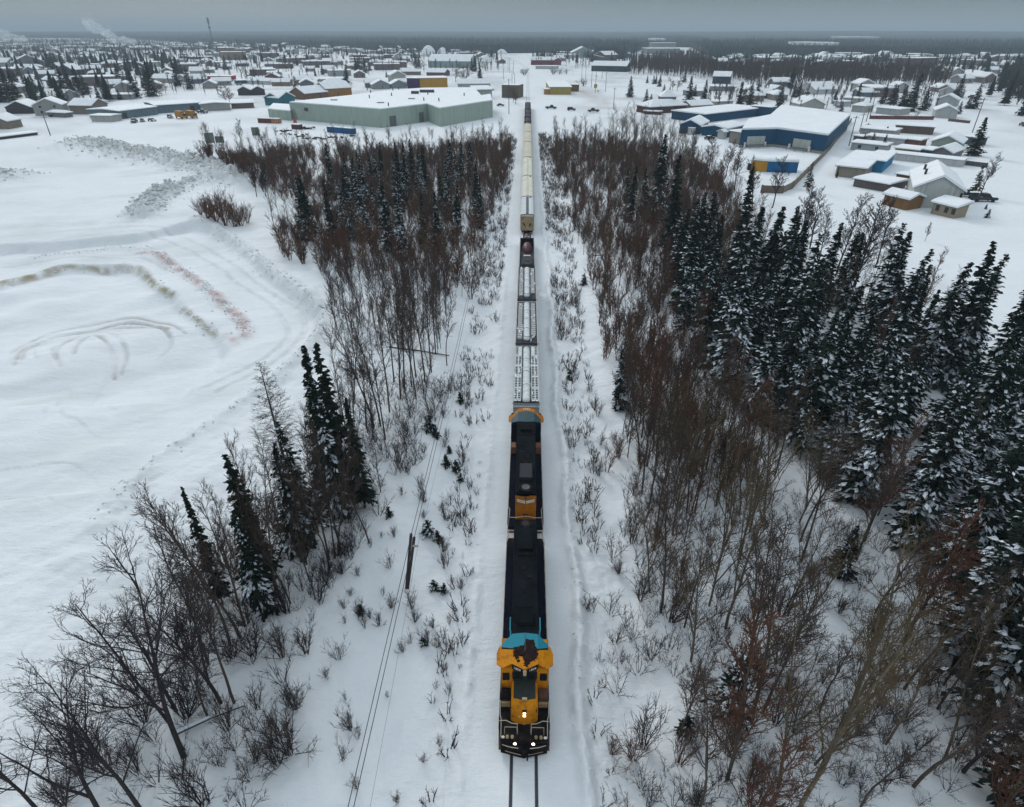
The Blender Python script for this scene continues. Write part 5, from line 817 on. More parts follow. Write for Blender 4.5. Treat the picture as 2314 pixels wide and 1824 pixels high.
# ---------------------------------------------------------------- vehicles
def car(u, v, rz, kind, c, label, snow=True, group=None):
    p = P(u, v); p.z = gz(p.x, p.y)+0.0; e_ = empty({'pickup': 'pickup_truck', 'suv': 'parked_car', 'car': 'parked_car'}[kind], p, math.radians(rz), label, 'pickup' if kind == 'pickup' else 'car', group); Lh = {'pickup': 2.8, 'suv': 2.3, 'car': 2.2}[kind]; w_ = 0.92; paint = mat('car_paint', c, 0.3, 0.08, 2, spec=0.5)
    hz = {'pickup': 1.05, 'suv': 1.05, 'car': 0.85}[kind]; mb = MB(); pr = [(-Lh, 0.42), (Lh, 0.42), (Lh+0.05, hz*0.8), (Lh*0.95, hz*0.93), (Lh*0.45, hz), (-Lh*0.97, hz), (-Lh, hz*0.8)]; mb.loft([[(x, y, z) for x, z in pr] for y in (-w_, w_)]); mb.build('body', paint, e_, bev=0.08)
    cx0, cx1, cz = {'pickup': (-0.55, 1.45, 1.78), 'suv': (-2.1, 1.2, 1.72), 'car': (-1.5, 0.95, 1.38)}[kind]; cb = MB()
    cb.loft([[(cx0, -w_*.95, hz-.02), (cx1, -w_*.95, hz-.02), (cx1, w_*.95, hz-.02), (cx0, w_*.95, hz-.02)], [(cx0+0.18, -w_*.78, cz-.07), (cx1-0.62, -w_*.78, cz-.07), (cx1-0.62, w_*.78, cz-.07), (cx0+0.18, w_*.78, cz-.07)]]); cb.build('window', M['glass'], e_)
    MB().box(cx0+0.16, cx1-0.6, -w_*.8, w_*.8, cz-0.07, cz).build('roof', paint if not snow else M['roofsnow'], e_, bev=0.03)
    if snow or kind == 'pickup': MB().box(Lh*0.5, Lh*0.92, -w_*.75, w_*.75, hz-0.1, hz+0.05).build('hood_snow', M['roofsnow'], e_, bev=0.03)
    if kind == 'pickup': MB().box(-Lh*0.93, -0.75, -w_*.75, w_*.75, hz-0.3, hz+0.01).build('truck_bed', M['roofsnow'] if snow else M['black'], e_)
    for x in (-Lh*0.62, Lh*0.62):
        for y in (-w_, w_): MB().tube([(x, y-0.11, 0.36), (x, y+0.11, 0.36)], 0.37, 14).build('wheel', M['tyre'], e_)
    for y in (-0.65, 0.65): MB().box(Lh-0.02, Lh+0.07, y-0.15, y+0.15, 0.62, 0.78).build('headlight', M['white'], e_)
    e_.scale = (1.15, 1.15, 1.15) if kind == 'pickup' else (1.05, 1.05, 1.05)
    return e_
CG = 'dark vehicles at the crossing road'
car(2219, 455, -4, 'pickup', (0.008, 0.012, 0.02), 'black pickup parked beside the big pale grey house, the nearer one', False); car(2178, 444, 176, 'pickup', (0.02, 0.022, 0.025), 'snow-dusted dark pickup behind the black one')
car(1245, 246, -2, 'pickup', (0.015, 0.015, 0.018), 'black pickup on the crossing road, nearest to the track', False); car(1291, 250, -3, 'suv', (0.03, 0.02, 0.02), 'dark brown car on the crossing road, middle one of three', False); car(1341, 253, 178, 'pickup', (0.04, 0.025, 0.028), 'dark maroon pickup on the crossing road, farthest right of three', False)
car(1131, 240, 2, 'car', (0.012, 0.012, 0.014), 'dark car left of the track by the utility pole', False); car(266, 270, -60, 'suv', (0.03, 0.03, 0.035), 'snow-covered car in front of the blue-grey shop\'s left corner'); car(304, 277, -70, 'pickup', (0.02, 0.02, 0.03), 'dark pickup with snow in its bed in front of the blue-grey shop'); car(322, 275, -60, 'car', (0.02, 0.01, 0.02), 'small dark car beside the pickup in front of the blue-grey shop', False)
car(344, 274, -30, 'car', (0.3, 0.3, 0.3), 'small white snow-covered car by the blue-grey shop'); car(385, 267, -50, 'suv', (0.25, 0.26, 0.27), 'large snow-covered light car left of the orange trucks'); car(1707, 241, 2, 'suv', (0.32, 0.02, 0.02), 'bright red car beside the spruces, upper right', False); car(1603, 315, 30, 'car', (0.06, 0.06, 0.07), 'snow-covered car in front of the middle blue wing'); car(458, 256, -20, 'pickup', (0.02, 0.04, 0.12), 'blue pickup right of the orange trucks')
car(2312, 285, 80, 'suv', (0.03, 0.03, 0.035), 'dark car at the right edge of the picture'); car(1527, 260, 40, 'car', (0.05, 0.04, 0.045), 'dark car in front of the brown hip-roofed house')
for u, v, lb in ((410, 268, 'left one of the two orange box trucks beside the blue-grey shop'), (434, 267, 'right one of the two orange box trucks beside the blue-grey shop')):
    p = P(u, v); e_ = empty('box_truck', p, math.radians(-35), lb, 'truck'); MB().box(-3.4, 2.0, -1.2, 1.2, 0.8, 3.5).build('cargo_box', WM((0.38, 0.19, 0.03)), e_, bev=0.06); MB().box(2.15, 3.9, -1.1, 1.1, 0.5, 2.6).build('cab', WM((0.38, 0.2, 0.05)), e_, bev=0.2); MB().box(3.3, 3.93, -0.95, 0.95, 1.5, 2.3).build('windshield', M['glass'], e_)
    for x in (-2.4, 2.9):
        for y in (-1.1, 1.1): MB().tube([(x, y-.14, .45), (x, y+.14, .45)], .46, 12).build('wheel', M['tyre'], e_)
for k in range(22):
    f_ = R.choice([q for q in FOOT if 330 < q[1] < 700 and abs(q[0]) > 25]); a_ = R.uniform(3.6, 6.0)
    q = proj((f_[0]+R.choice([-1, 1])*(f_[2]+1), f_[1]-f_[2]*0.7-a_, 0))
    if 0 < q[0] < 2314: car(q[0], q[1], R.choice([0, 90, 75, 20, 180]), R.choice(['car', 'suv', 'pickup']), R.choice([(0.02, 0.02, 0.025), (0.2, 0.2, 0.2), (0.12, 0.02, 0.02), (0.02, 0.03, 0.08)]), 'snow-dusted parked car', True, 'cars parked in the town')
def container(A, B, w_, h, c, label, name='shipping_container'):
    a, rz, W = frame(A, B, w_); e_ = empty(name, a, rz, label, 'container'); mb = MB(); n = max(4, int(W/0.5))
    pr = [(0, -0.1)]; poly = []
    for i in range(n*2+1): x = W*i/(n*2); poly.append((x, 0.05 if (i//1) % 2 else 0.0))
    poly += [(W, w_), (0, w_)]; mb.prism(poly, -0.1, h); mb.build('body', WM(c), e_)
    for x in (0, W): MB().box(x-0.09, x+0.09, -0.06, 0.1, -0.1, h+0.04).build('corner_post', WM(tuple(z*0.7 for z in c)), e_)
    MB().box(0.05, W-0.05, 0.12, w_-0.05, h-0.02, h+0.22).build('roof_snow', M['roofsnow'], e_, bev=0.06)
container((740, 299), (797, 304), 2.5, 2.2, (0.012, 0.09, 0.24), 'long blue container on the snow in front of the huge warehouse'); container((584, 278), (613, 279), 2.5, 2.0, (0.13, 0.035, 0.03), 'dark red container left of the warehouse lean-to'); container((613.5, 279), (631, 279.5), 2.5, 2.0, (0.36, 0.17, 0.10), 'pale orange container right behind the dark red one'); container((660, 292), (677, 293), 2.4, 1.9, (0.10, 0.035, 0.035), 'small maroon container on the snow before the warehouse door')
for A, B, h, lb in (((466, 327), (487, 326), 4.2, 'tall grey-green board at the edge of the thicket, left'), ((488, 325), (508, 324), 2.6, 'low dark board beside the tall grey-green one'), ((571, 309), (588, 309), 3.6, 'grey-green board among the bare trees before the warehouse')):
    a, rz, W = frame(A, B, 1); e_ = empty('signboard', a, rz, lb, 'board'); MB().box(0, W, -0.08, 0.08, h*0.12, h).build('panel', WM((0.12, 0.145, 0.13)), e_); MB().box(-0.05, W+0.05, -0.14, 0.14, h+0.003, h+0.15).build('cap', M['roofsnow'], e_)
    for x in (0.3, W-0.3): MB().box(x-.1, x+.1, 0.085, 0.28, -0.2, h*0.95).build('post', M['pole'], e_)
def tyres(u, v, n, sp, label):
    p = P(u, v); mb = MB()
    for k in range(n):
        x, y = random.gauss(0, sp), random.gauss(0, sp*0.4); z = 0.1+0.3*(k % 3)*(sp < 1.5); mb.tube([(x, y, z), (x+random.uniform(-.1, .1), y, z+0.26)], 0.62, 12)
    tag(mb.build('tyre_pile', M['tyre'], None, p), label, 'tyre pile')
tyres(697, 292, 16, 1.3, 'pile of black tyres in front of the warehouse'); 
for u, v, n in ((635, 298, 5), (650, 296, 5), (642, 304, 2), (672, 305, 4), (685, 309, 6), (702, 314, 9), (718, 315, 7), (725, 312, 4), (745, 311, 5), (775, 312, 4), (790, 308, 3)): tyres(u, v, n, 1.6, 'snow-topped dark scrap lying in the line before the warehouse'); bpy.context.scene.collection.objects[-1]['group'] = 'scrap lying before the warehouse'; bpy.context.scene.collection.objects[-1]['category'] = 'scrap'
p = P(667, 277); e_ = empty('traffic_marker', p, 0, 'orange cone-shaped marker at the warehouse door', 'marker'); MB().loft([[(r*math.cos(2*PI*j/10), r*math.sin(2*PI*j/10), z) for j in range(10)] for r, z in ((0.9, 0.1), (0.25, 2.6))]).build('cone', WM((0.4, 0.10, 0.03)), e_); MB().box(-1, 1, -1, 1, -0.1, 0.1).build('base', M['black'], e_)
# --- spruces of the town
TS = [(26, 228, 147), (10, 232, 150), (40, 222, 160), (45, 205, 158), (62, 207, 165), (82, 210, 160), (50, 152, 136), (36, 150, 129), (118, 166, 110), (92, 157, 138), (150, 225, 147), (165, 215, 150), (185, 215, 148), (198, 212, 160), (135, 228, 195), (150, 240, 193), (194, 142, 117), (258, 128, 102), (276, 134, 100), (275, 195, 142), (310, 222, 152), (238, 222, 180), (225, 225, 188), (345, 218, 138), (335, 205, 150), (312, 165, 140), (325, 200, 168), (272, 226, 200), (352, 140, 110), (378, 141, 115), (402, 195, 142), (430, 202, 150), (130, 97, 84), (575, 122, 97), (594, 124, 97), (607, 125, 97), (636, 127, 96), (510, 158, 124), (490, 158, 137), (540, 108, 85), (478, 112, 90), (729, 169, 143), (713, 172, 152), (784, 193, 145), (805, 160, 124), (812, 165, 125), (825, 165, 128), (835, 160, 130), (890, 158, 136), (905, 150, 118), (1073, 162, 126), (1085, 180, 140), (1066, 160, 130), (874, 175, 159)]
for u, v, vt in TS: ptree('townspruce', u, v, vt, 'dark spruce standing among the houses of the left part of the town', 'spruces of the left part of the town', z=0, wid=1.25)
ptree('townspruce', 668, 204, 171, 'broad round-topped dark spruce above the teal double house', i=2, wid=1.3, z=0)
TR = [(1424, 220, 171), (1458, 242, 201), (1470, 240, 212), (1462, 188, 170), (1477, 190, 169), (1482, 190, 168), (1490, 196, 169), (1500, 216, 190), (1512, 216, 194), (1546, 186, 160), (1556, 230, 172), (1569, 218, 190), (1590, 232, 180), (1670, 244, 186), (1693, 237, 187), (1709, 222, 180), (1761, 248, 196), (1786, 200, 154), (1802, 226, 183), (1793, 220, 184), (1884, 235, 204), (1901, 252, 228), (1938, 224, 187), (1975, 210, 198), (1993, 235, 189), (2011, 236, 189), (2020, 236, 191), (2050, 252, 165), (2038, 242, 193), (2062, 242, 191), (2086, 250, 195), (2161, 222, 167), (2200, 246, 190), (2185, 246, 217), (2165, 258, 228), (2281, 215, 167), (2305, 222, 150), (2310, 262, 190), (2295, 200, 160), (1950, 325, 302), (1971, 326, 298), (1993, 341, 303),]
for u, v, vt in TR: ptree('townspruce', u, v, vt, 'dark spruce standing on the snow between the houses right of the track', 'spruces between the right-hand houses', z=0, wid=1.35)
ptree('townspruce', 2197, 352, 265, 'tall ragged spruce at the snowy street corner, right', i=3, wid=1.5, z=0); ptree('smallspruce', 2229, 493, 472, 'little cone-shaped spruce on the snow before the black pickup', z=0); ptree('smallspruce', 2227, 473, 461, 'small snow-covered evergreen bush behind the little cone-shaped spruce', z=0); ptree('townspruce', 1890, 402, 374, 'narrow dark cedar at the corner of the flat snowy-roofed tan house', i=3, wid=.7, z=0)
for u, v, vt in ((375, 212, 180), (365, 214, 185), (440, 158, 125), (425, 160, 128), (450, 165, 135), (520, 236, 185), (512, 234, 190), (570, 172, 148), (60, 130, 100), (45, 128, 100), (85, 125, 105), (300, 210, 190), (245, 205, 185), (640, 160, 135), (655, 160, 138), (700, 150, 130), (940, 155, 132), (950, 155, 133), (1030, 185, 140), (1045, 186, 145), (1055, 186, 140), (1100, 160, 138), (1165, 236, 195), (1160, 232, 200), (1185, 170, 155), (1320, 195, 178), (1250, 168, 155), (1265, 168, 155), (1280, 168, 156), (1520, 205, 172), (1530, 205, 170), (1620, 232, 200), (1650, 210, 190), (2070, 262, 250), (2095, 245, 235), (2230, 200, 180)):
    tree('shrubbrown' if v-vt < 25 else 'barered', P(u, v).x, P(u, v).y, hfor(P(u, v), vt), 'brown leafless garden tree between the houses of the town', 'leafless trees in the town', wid=2.6, z=0)
# ---------------------------------------------------------------- smoke
def plume(name, pts, label, dens):
    bm = bmesh.new()
    for x, y, z, r, k in pts: bmesh.ops.create_icosphere(bm, subdivisions=3, radius=r, matrix=Matrix.Translation((x, y, z)) @ Matrix.Diagonal((1.15, 1, k, 1)))
    me = bpy.data.meshes.new(name); bm.to_mesh(me); bm.free(); o = bpy.data.objects.new(name, me); col.objects.link(o)
    md = o.modifiers.new('r', 'REMESH'); md.mode = 'VOXEL'; md.voxel_size = 2.2; tx = bpy.data.textures.new('n', 'CLOUDS'); tx.noise_scale = 14; tx.noise_depth = 3; d = o.modifiers.new('d', 'DISPLACE'); d.texture = tx; d.strength = 12; d.mid_level = 0.5; d.texture_coords = 'GLOBAL'
    dg = bpy.context.evaluated_depsgraph_get(); m2 = bpy.data.meshes.new_from_object(o.evaluated_get(dg)); bpy.data.objects.remove(o); o = link(name, m2); tag(o, label, 'smoke', kind='stuff')
    m2.polygons.foreach_set('use_smooth', [True]*len(m2.polygons)); mt = bpy.data.materials.new(name); mt.use_nodes = True; t = mt.node_tree; b = t.nodes['Principled BSDF']; b.inputs['Base Color'].default_value = (0.93, 0.94, 0.94, 1); b.inputs['Roughness'].default_value = 1; b.inputs['Specular IOR Level'].default_value = 0
    lw = t.nodes.new('ShaderNodeLayerWeight'); lw.inputs['Blend'].default_value = 0.5; g = t.nodes.new('ShaderNodeTexCoord'); n = t.nodes.new('ShaderNodeTexNoise'); n.inputs['Scale'].default_value = 0.035; n.inputs['Detail'].default_value = 6; t.links.new(g.outputs['Object'], n.inputs['Vector'])
    r = t.nodes.new('ShaderNodeMapRange'); r.inputs['From Min'].default_value = 0.85; r.inputs['From Max'].default_value = 0.1; r.inputs['To Max'].default_value = dens; t.links.new(lw.outputs['Facing'], r.inputs['Value'])
    r2 = t.nodes.new('ShaderNodeMapRange'); r2.inputs['From Min'].default_value = 0.30; r2.inputs['From Max'].default_value = 0.72; t.links.new(n.outputs[0], r2.inputs['Value']); mu = t.nodes.new('ShaderNodeMath'); mu.operation = 'MULTIPLY'; t.links.new(r.outputs[0], mu.inputs[0]); t.links.new(r2.outputs[0], mu.inputs[1]); t.links.new(mu.outputs[0], b.inputs['Alpha']); m2.materials.append(mt)
def plpts(path_, zbase, n, r0, r1):
    out = []; R = random.Random(5)
    for k in range(n):
        t = k/(n-1); i = min(int(t*(len(path_)-1)), len(path_)-2); f = t*(len(path_)-1)-i; (u, v), (u2, v2) = path_[i], path_[i+1]; uu, vv = u+(u2-u)*f, v+(v2-v)*f
        d = RM @ Vector(((uu-CX)/FPX, (CY-vv)/FPX, -1)); s = zbase/d.y; p = C0+d*s; r = (r0+(r1-r0)*t)*R.uniform(0.75, 1.2); out.append((p.x+R.gauss(0, r*.3), p.y+R.gauss(0, r*.5), max(p.z+R.gauss(0, r*.2), 4), r, 0.75))
    return out
plume('smoke_plume', plpts([(306, 95), (285, 91), (262, 85), (240, 80), (222, 70), (205, 58), (198, 54)], 1800, 26, 8, 12), 'white steam plume drifting up to the left over the far town', 0.85)
plume('smoke_plume', plpts([(55, 90), (40, 88), (22, 82), (5, 76), (-20, 78)], 1700, 16, 8, 11), 'smaller pale smoke cloud at the far left edge of the horizon', 0.75)
# ---------------------------------------------------------------- the train
def text(body, size, parent, mat_, loc, rot, name='number', sx=1.0, ext=0.004):
    cu = bpy.data.curves.new(name, 'FONT'); cu.body = body; cu.size = size; cu.align_x = 'CENTER'; cu.align_y = 'CENTER'; cu.extrude = ext; o = bpy.data.objects.new(name, cu); col.objects.link(o)
    dg = bpy.context.evaluated_depsgraph_get(); me = bpy.data.meshes.new_from_object(o.evaluated_get(dg)); bpy.data.objects.remove(o); me.materials.clear(); me.materials.append(mat_); q = link(name, me, parent, loc); q.rotation_euler = rot; q.scale = (sx, 1, 1); return q
def bogie(parent, y, n=2, sp=2.7):
    mb = MB()
    for s in (-1, 1): mb.box(s*1.05-0.09, s*1.05+0.09, y-sp*(n-1)/2-0.7, y+sp*(n-1)/2+0.7, 0.42, 0.85)
    mb.box(-1.0, 1.0, y-0.35, y+0.35, 0.45, 0.8); f = mb.build('bogie', M['black'], parent)
    for k in range(n): yy = y+(k-(n-1)/2)*sp; w_ = MB(); [w_.tube([(s*0.72-.06, yy, 0.52), (s*0.72+.06, yy, 0.52)], 0.48, 16) for s in (-1, 1)]; w_.tube([(-0.7, yy, 0.52), (0.7, yy, 0.52)], 0.09, 8); w_.build('wheelset', M['steel'], f)
def loco(y0, flip, label):
    e_ = empty('locomotive', (0, y0, 0), PI if flip else 0, label, 'locomotive', 'the two locomotives'); B = lambda *a, **k: MB().box(*a, **k)
    # local: front at y=0, rear at y=17.9
    MB().prism([(-1.42, 0.35), (1.42, 0.35), (1.58, 1.2), (1.58, 16.9), (1.42, 17.6), (-1.42, 17.6), (-1.58, 16.9), (-1.58, 1.2)], 1.12, 1.5).build('deck', M['navy' if flip else 'black'], e_, bev=0.02)
    B(-1.2, 1.2, 6.3, 11.6, 0.35, 1.1).build('fuel_tank', M['black'], e_, bev=0.12); bogie(e_, 3.7); bogie(e_, 14.2)
    for s in (-1, 1):
        B(s*1.3-0.26, s*1.3+0.26, 2.2, 16.6, 1.503, 1.56).build('walkway', M['navy'], e_)
        for yy in (0.55, 17.0):
            st = MB()
            for q in range(4): st.box(s*1.28-0.28, s*1.28+0.28, yy-0.15+0.1*q*(1 if yy < 5 else -1), yy+0.15+0.1*q*(1 if yy < 5 else -1), 0.35+0.3*q, 0.4+0.3*q)
            st.build('steps', M['rust'], e_)
    # plough and coupler
    MB().loft([[(-1.42, 0.35, z1), (0, 0.02 if z1 < .6 else .3, z1), (1.42, 0.35, z1), (1.42, 0.6, z1), (-1.42, 0.6, z1)] for z1 in (0.15, 1.05)]).build('plough', M['black'], e_)
    for s in (-1, 1): MB().tube([(s*1.32, 0.30, 1.1), (s*0.9, 0.16, 1.1), (s*0.35, 0.1, 1.08)], 0.03, 5).build('grab_rail', M['rail'], e_); MB().tube([(s*1.15, 0.30, 0.42), (s*0.6, 0.17, 0.40), (s*0.18, 0.08, 0.40)], 0.025, 5).build('grab_rail', M['rail'], e_)
    cp = MB(); cp.box(-0.12, 0.12, -0.15, 0.5, 0.75, 1.0); cp.tube([(0.2, 0.1, 0.8), (0.22, -0.14, 0.6), (0.2, -0.18, 0.3)], 0.05, 6); cp.build('coupler', M['black'], e_); B(-0.12, 0.12, 17.6, 18.2, 0.75, 1.0).build('coupler', M['black'], e_)
    # front platform: railings, toe boards, ditch lights
    for s in (-1, 1):
        MB().tube([(s*1.50, 2.3, 2.45), (s*1.48, 1.35, 2.45), (s*1.40, 1.12, 2.4), (s*1.40, 0.6, 1.9), (s*1.42, 0.5, 1.4)], 0.026, 6).build('handrail', M['rail'], e_)
        MB().tube([(s*1.50, 1.0, 2.42), (s*1.1, 0.98, 2.48), (s*0.75, 0.86, 2.40), (s*0.42, 0.84, 2.38), (s*0.4, 0.78, 1.55)], 0.026, 6).build('handrail', M['rail'], e_)
        MB().tube([(s*1.2, 0.70, 1.5), (s*1.18, 0.74, 2.2), (s*0.45, 0.74, 2.2), (s*0.42, 0.70, 1.5)], 0.02, 6).build('handrail', M['rail'], e_)
        for x in (0.72, 1.02): B(s*x-0.09, s*x+0.09, 0.40, 0.62, 1.503, 1.62).build('step_plate', M['tan'], e_, bev=0.03)
        l_ = MB(); l_.box(s*0.55-0.15, s*0.55+0.15, 0.22, 0.42, 1.15, 1.48); dl = l_.build('ditch_light', M['black'], e_, bev=0.03)
        MB().tube([(s*0.55, 0.19, 1.36), (s*0.55, 0.235, 1.36)], 0.10, 12).build('lamp', M['lamp2'] if not flip else M['lens'], dl); B(s*1.28-.1, s*1.28+.1, 0.42, .55, 1.503, 1.64).build('bell', M['white'], e_, bev=0.03)
    # short nose
    o = 'orange' if not flip else 'orange2'; pr = lambda y: None
    nose = MB(); nose.loft([[(-0.83, 1.55, 1.5), (-0.83, 3.3, 1.5), (0.83, 3.3, 1.5), (0.83, 1.55, 1.5), (0.45, 1.36, 1.5), (0, 1.30, 1.5), (-0.45, 1.36, 1.5)], [(-0.83, 1.7, 2.75), (-0.83, 3.3, 2.75), (0.83, 3.3, 2.75), (0.83, 1.7, 2.75), (0.45, 1.5, 2.75), (0, 1.44, 2.75), (-0.45, 1.5, 2.75)],
        [(-0.78, 1.9, 3.05), (-0.78, 3.3, 3.05), (0.78, 3.3, 3.05), (0.78, 1.9, 3.05), (0.42, 1.85, 3.05), (0, 1.82, 3.05), (-0.42, 1.85, 3.05)]]); nh = nose.build('short_nose', M[o], e_, bev=0.05)
    MB().prism([(-0.68, 3.25), (-0.68, 2.05), (-0.4, 2.02), (0, 1.88), (0.4, 2.02), (0.68, 2.05), (0.68, 3.25)], 3.03, 3.062).build('antiglare_panel', M['antiglare'], nh)
    B(-0.16, 0.16, 1.92, 2.1, 3.0, 3.13).build('class_lamp', M['lens'], nh, bev=0.02)
    hl = B(-0.13, 0.13, 1.36, 1.60, 2.25, 2.78).build('headlight', M['black'], nh, bev=0.03)
    for z in (2.38, 2.62): MB().tube([(0, 1.325, z), (0, 1.37, z)], 0.10, 14).build('lamp', M['lamp'] if not flip else M['lens'], hl)
    B(0.56, 0.76, 1.60, 1.66, 2.3, 2.6).build('grille', M['black'], nh); text('1809', 0.17, nh, M['white'], (-0.42, 1.455, 2.2), (PI/2-0.1, 0, -0.42), sx=1.1); MB().tube([(0, 1.29, 1.4), (0, 1.31, 1.75)], 0.02, 5).build('grab_rail', M['rail'], nh)
    # cab
    cb = B(-1.5, 1.5, 3.3, 5.55, 1.5, 4.15).build('cab', M[o if not flip else 'navy'], e_, bev=0.04)
    B(-0.74, 0.74, 3.27, 3.31, 3.0, 4.13).build('centre_panel', M['antiglare'], cb)
    for s in (-1, 1):
        B(s*1.17-0.22, s*1.17+0.22, 3.26, 3.32, 3.05, 3.75).build('window', M['glass'], cb, bev=0.02); B(s*0.45-0.33, s*0.45+0.33, 3.26, 3.32, 3.2, 3.9).build('windshield', M['glass'], cb, bev=0.02)
        B(s*1.47, s*1.52, 3.7, 5.2, 2.9, 3.6).build('window', M['glass'], cb)
        B(s*1.17-0.3, s*1.17+0.3, 2.55, 3.28, 1.6, 2.3).build('battery_box', M['black' if s < 0 else 'rust'], e_, bev=0.04)
        B(s*1.17-0.28, s*1.17+0.28, 2.4, 2.54, 1.6, 2.0).build('tool_box', M['tan'], e_)
        aw = MB(); aw.loft([[(s*1.50, 3.42, 4.08), (s*1.78, 3.75, 3.92), (s*1.80, 4.55, 3.92), (s*1.66, 4.95, 3.98), (s*1.50, 5.0, 4.08)], [(s*1.50, 3.42, 4.13), (s*1.78, 3.75, 3.97), (s*1.80, 4.55, 3.97), (s*1.66, 4.95, 4.03), (s*1.50, 5.0, 4.13)]]); aw.build('sunshade', M[o], e_)
    # roof: centre flat, sloping shoulders; gold in front, a black chevron, teal behind
    def strip(ya, yb, m_, nm, dy=0.0, z=0.0):
        xs = [-1.5, -0.82, 0, 0.82, 1.5]; zs = [4.14, 4.50, 4.52, 4.50, 4.14]; mb = MB(); t = [(x, y_, zc+z) for x, zc, y_ in zip(xs, zs, ya)]; q = [(x, y_, zc+z) for x, zc, y_ in zip(xs, zs, yb)]
        t2 = [(x, y_, zc-0.1) for x, y_, zc in t]; q2 = [(x, y_, zc-0.1) for x, y_, zc in q]; n = len(mb.v); mb.v += t+q+t2+q2
        for i in range(4): mb.f.append((i, i+1, 5+i+1, 5+i)); mb.m.append(0); mb.f.append((10+i, 15+i, 15+i+1, 10+i+1)); mb.m.append(0); mb.f.append((i, 10+i, 11+i, i+1)); mb.m.append(0); mb.f.append((5+i, 5+i+1, 16+i, 15+i)); mb.m.append(0)
        mb.f.append((0, 5, 15, 10)); mb.m.append(0); mb.f.append((4, 14, 19, 9)); mb.m.append(0); return mb.build(nm, M[m_], ro_ or e_)
    ro_ = None
    if not flip:
        ro_ = strip([3.30, 3.42, 2.98, 3.42, 3.30], [4.72, 4.42, 4.42, 4.42, 4.72], 'orange', 'cab_roof'); strip([4.72, 4.42, 4.42, 4.42, 4.72], [4.86, 4.52, 4.52, 4.52, 4.86], 'black', 'roof_stripe'); strip([4.86, 4.52, 4.52, 4.52, 4.86], [5.1, 5.62, 5.70, 5.62, 5.1], 'teal', 'roof_rear')
        so_ = MB(); R_ = random.Random(3); pts = [(-0.72, 4.1), (-0.75, 4.6), (-0.1, 4.75), (0.05, 5.2), (0.55, 5.15), (0.78, 4.7), (0.75, 3.9), (0.42, 3.55), (0.12, 3.25), (-0.12, 3.42), (-0.05, 3.85), (-0.3, 4.05), (-0.5, 3.7)]; fine = []
        for i, (x, y_) in enumerate(pts):
            x2, y2 = pts[(i+1) % len(pts)]
            for k in range(5): f = k/5; fine.append((x+(x2-x)*f+R_.gauss(0, .055), y_+(y2-y_)*f+R_.gauss(0, .055)))
        so_.prism(fine, 4.49, 4.528); so_.build('soot_patch', M['sootd'], ro_); sp_ = MB(); [sp_.cyl((R_.choice([-.75, -.5, .7, -.2, .3])+R_.gauss(0, .12), R_.uniform(3.5, 4.9), 4.49), R_.uniform(.04, .13), 0.036, 9) for _ in range(9)]; sp_.build('soot_spots', M['sootd'], ro_); B(-0.02, 0.02, 4.3, 5.6, 4.52, 4.55).build('roof_seam', M['wgrey'], ro_)
    else:
        ro_ = strip([3.85, 3.10, 2.85, 3.10, 3.85], [4.55, 3.75, 3.5, 3.75, 4.55], 'orange2', 'cab_roof'); strip([4.55, 3.75, 3.5, 3.75, 4.55], [5.2, 5.5, 5.6, 5.5, 5.2], 'tealf', 'roof_rear'); text('1735', 0.42, ro_, M['white'], (0, 3.25, 4.53), (0, 0, PI), sx=1.0)
        for s in (-1, 1): B(s*1.25-.28, s*1.25+.28, 6.1, 7.1, 1.57, 2.4).build('rusty_box', M['skin'], e_, bev=0.05)
    for s in (-1, 1):
        nb = MB(); nb.loft([[(s*0.16, 3.04, z), (s*0.80, 3.32, z), (s*0.80, 3.42, z), (s*0.16, 3.14, z)] for z in (4.14, 4.47)]); q = nb.build('number_board', M['black'], e_)
        text('1809' if not flip else '1735', 0.25, q, M['white'], (s*0.48, 3.165, 4.31), (PI/2-0.02, 0, s*0.4124), sx=1.0, ext=0.01)
    MB().tube([(0, 2.9, 4.36), (0, 3.02, 4.36)], 0.11, 10).build('roof_lamp', M['lens'], e_); MB().tube([(0, 2.86, 4.18), (0, 3.02, 4.18)], 0.10, 10).build('roof_lamp', M['lens'], e_)
    # long hood
    hd = MB(); H0 = 4.38; sec = lambda y, w_: [(-w_, y, 1.5), (w_, y, 1.5), (w_, y, H0-0.14), (w_-0.14, y, H0), (-w_+0.14, y, H0), (-w_, y, H0-0.14)]
    hd.loft([sec(5.55, 0.92), sec(16.6, 0.92)]); hood = hd.build('long_hood', M['navy'], e_); B(-0.90, 0.90, 5.6, 7.8, H0-0.01, H0+0.08).build('roof_panel', M['hood'], hood); B(-0.86, 0.86, 7.82, 16.55, H0-0.01, H0+0.05).build('roof_panel', M['hood'], hood)
    if not flip: B(-0.98, 0.98, 5.5, 5.95, 3.6, 4.44).build('hood_collar', M['teal'], hood, bev=0.03); [B(s*0.99-.04, s*0.99+.04, 5.9, 7.0, 3.9, 4.44).build('hood_trim', M['teal'], hood) for s in (-1, 1)]
    B(-0.56, 0.56, 6.3, 7.35, H0+0.08, H0+0.34).build('hatch_box', M['hood'], hood, bev=0.04); B(-0.57, 0.57, 7.83, 7.88, H0, H0+0.12).build('roof_rib', M['black'], hood)
    for x, y_, r in ((0.30, 10.6, .22), (-0.15, 11.4, .14), (-0.12, 9.6, .16)): MB().cyl((x, y_, H0+0.04), r, 0.05, 14).build('exhaust_stack', M['black'], hood)
    if flip: [MB().cyl((x, y_, H0+0.04), .14, 0.12, 10).build('exhaust_stack', M['black'], hood) for x, y_ in ((.3, 12.2), (-.05, 12.3), (0.02, 12.6), (0.15, 6.9))]
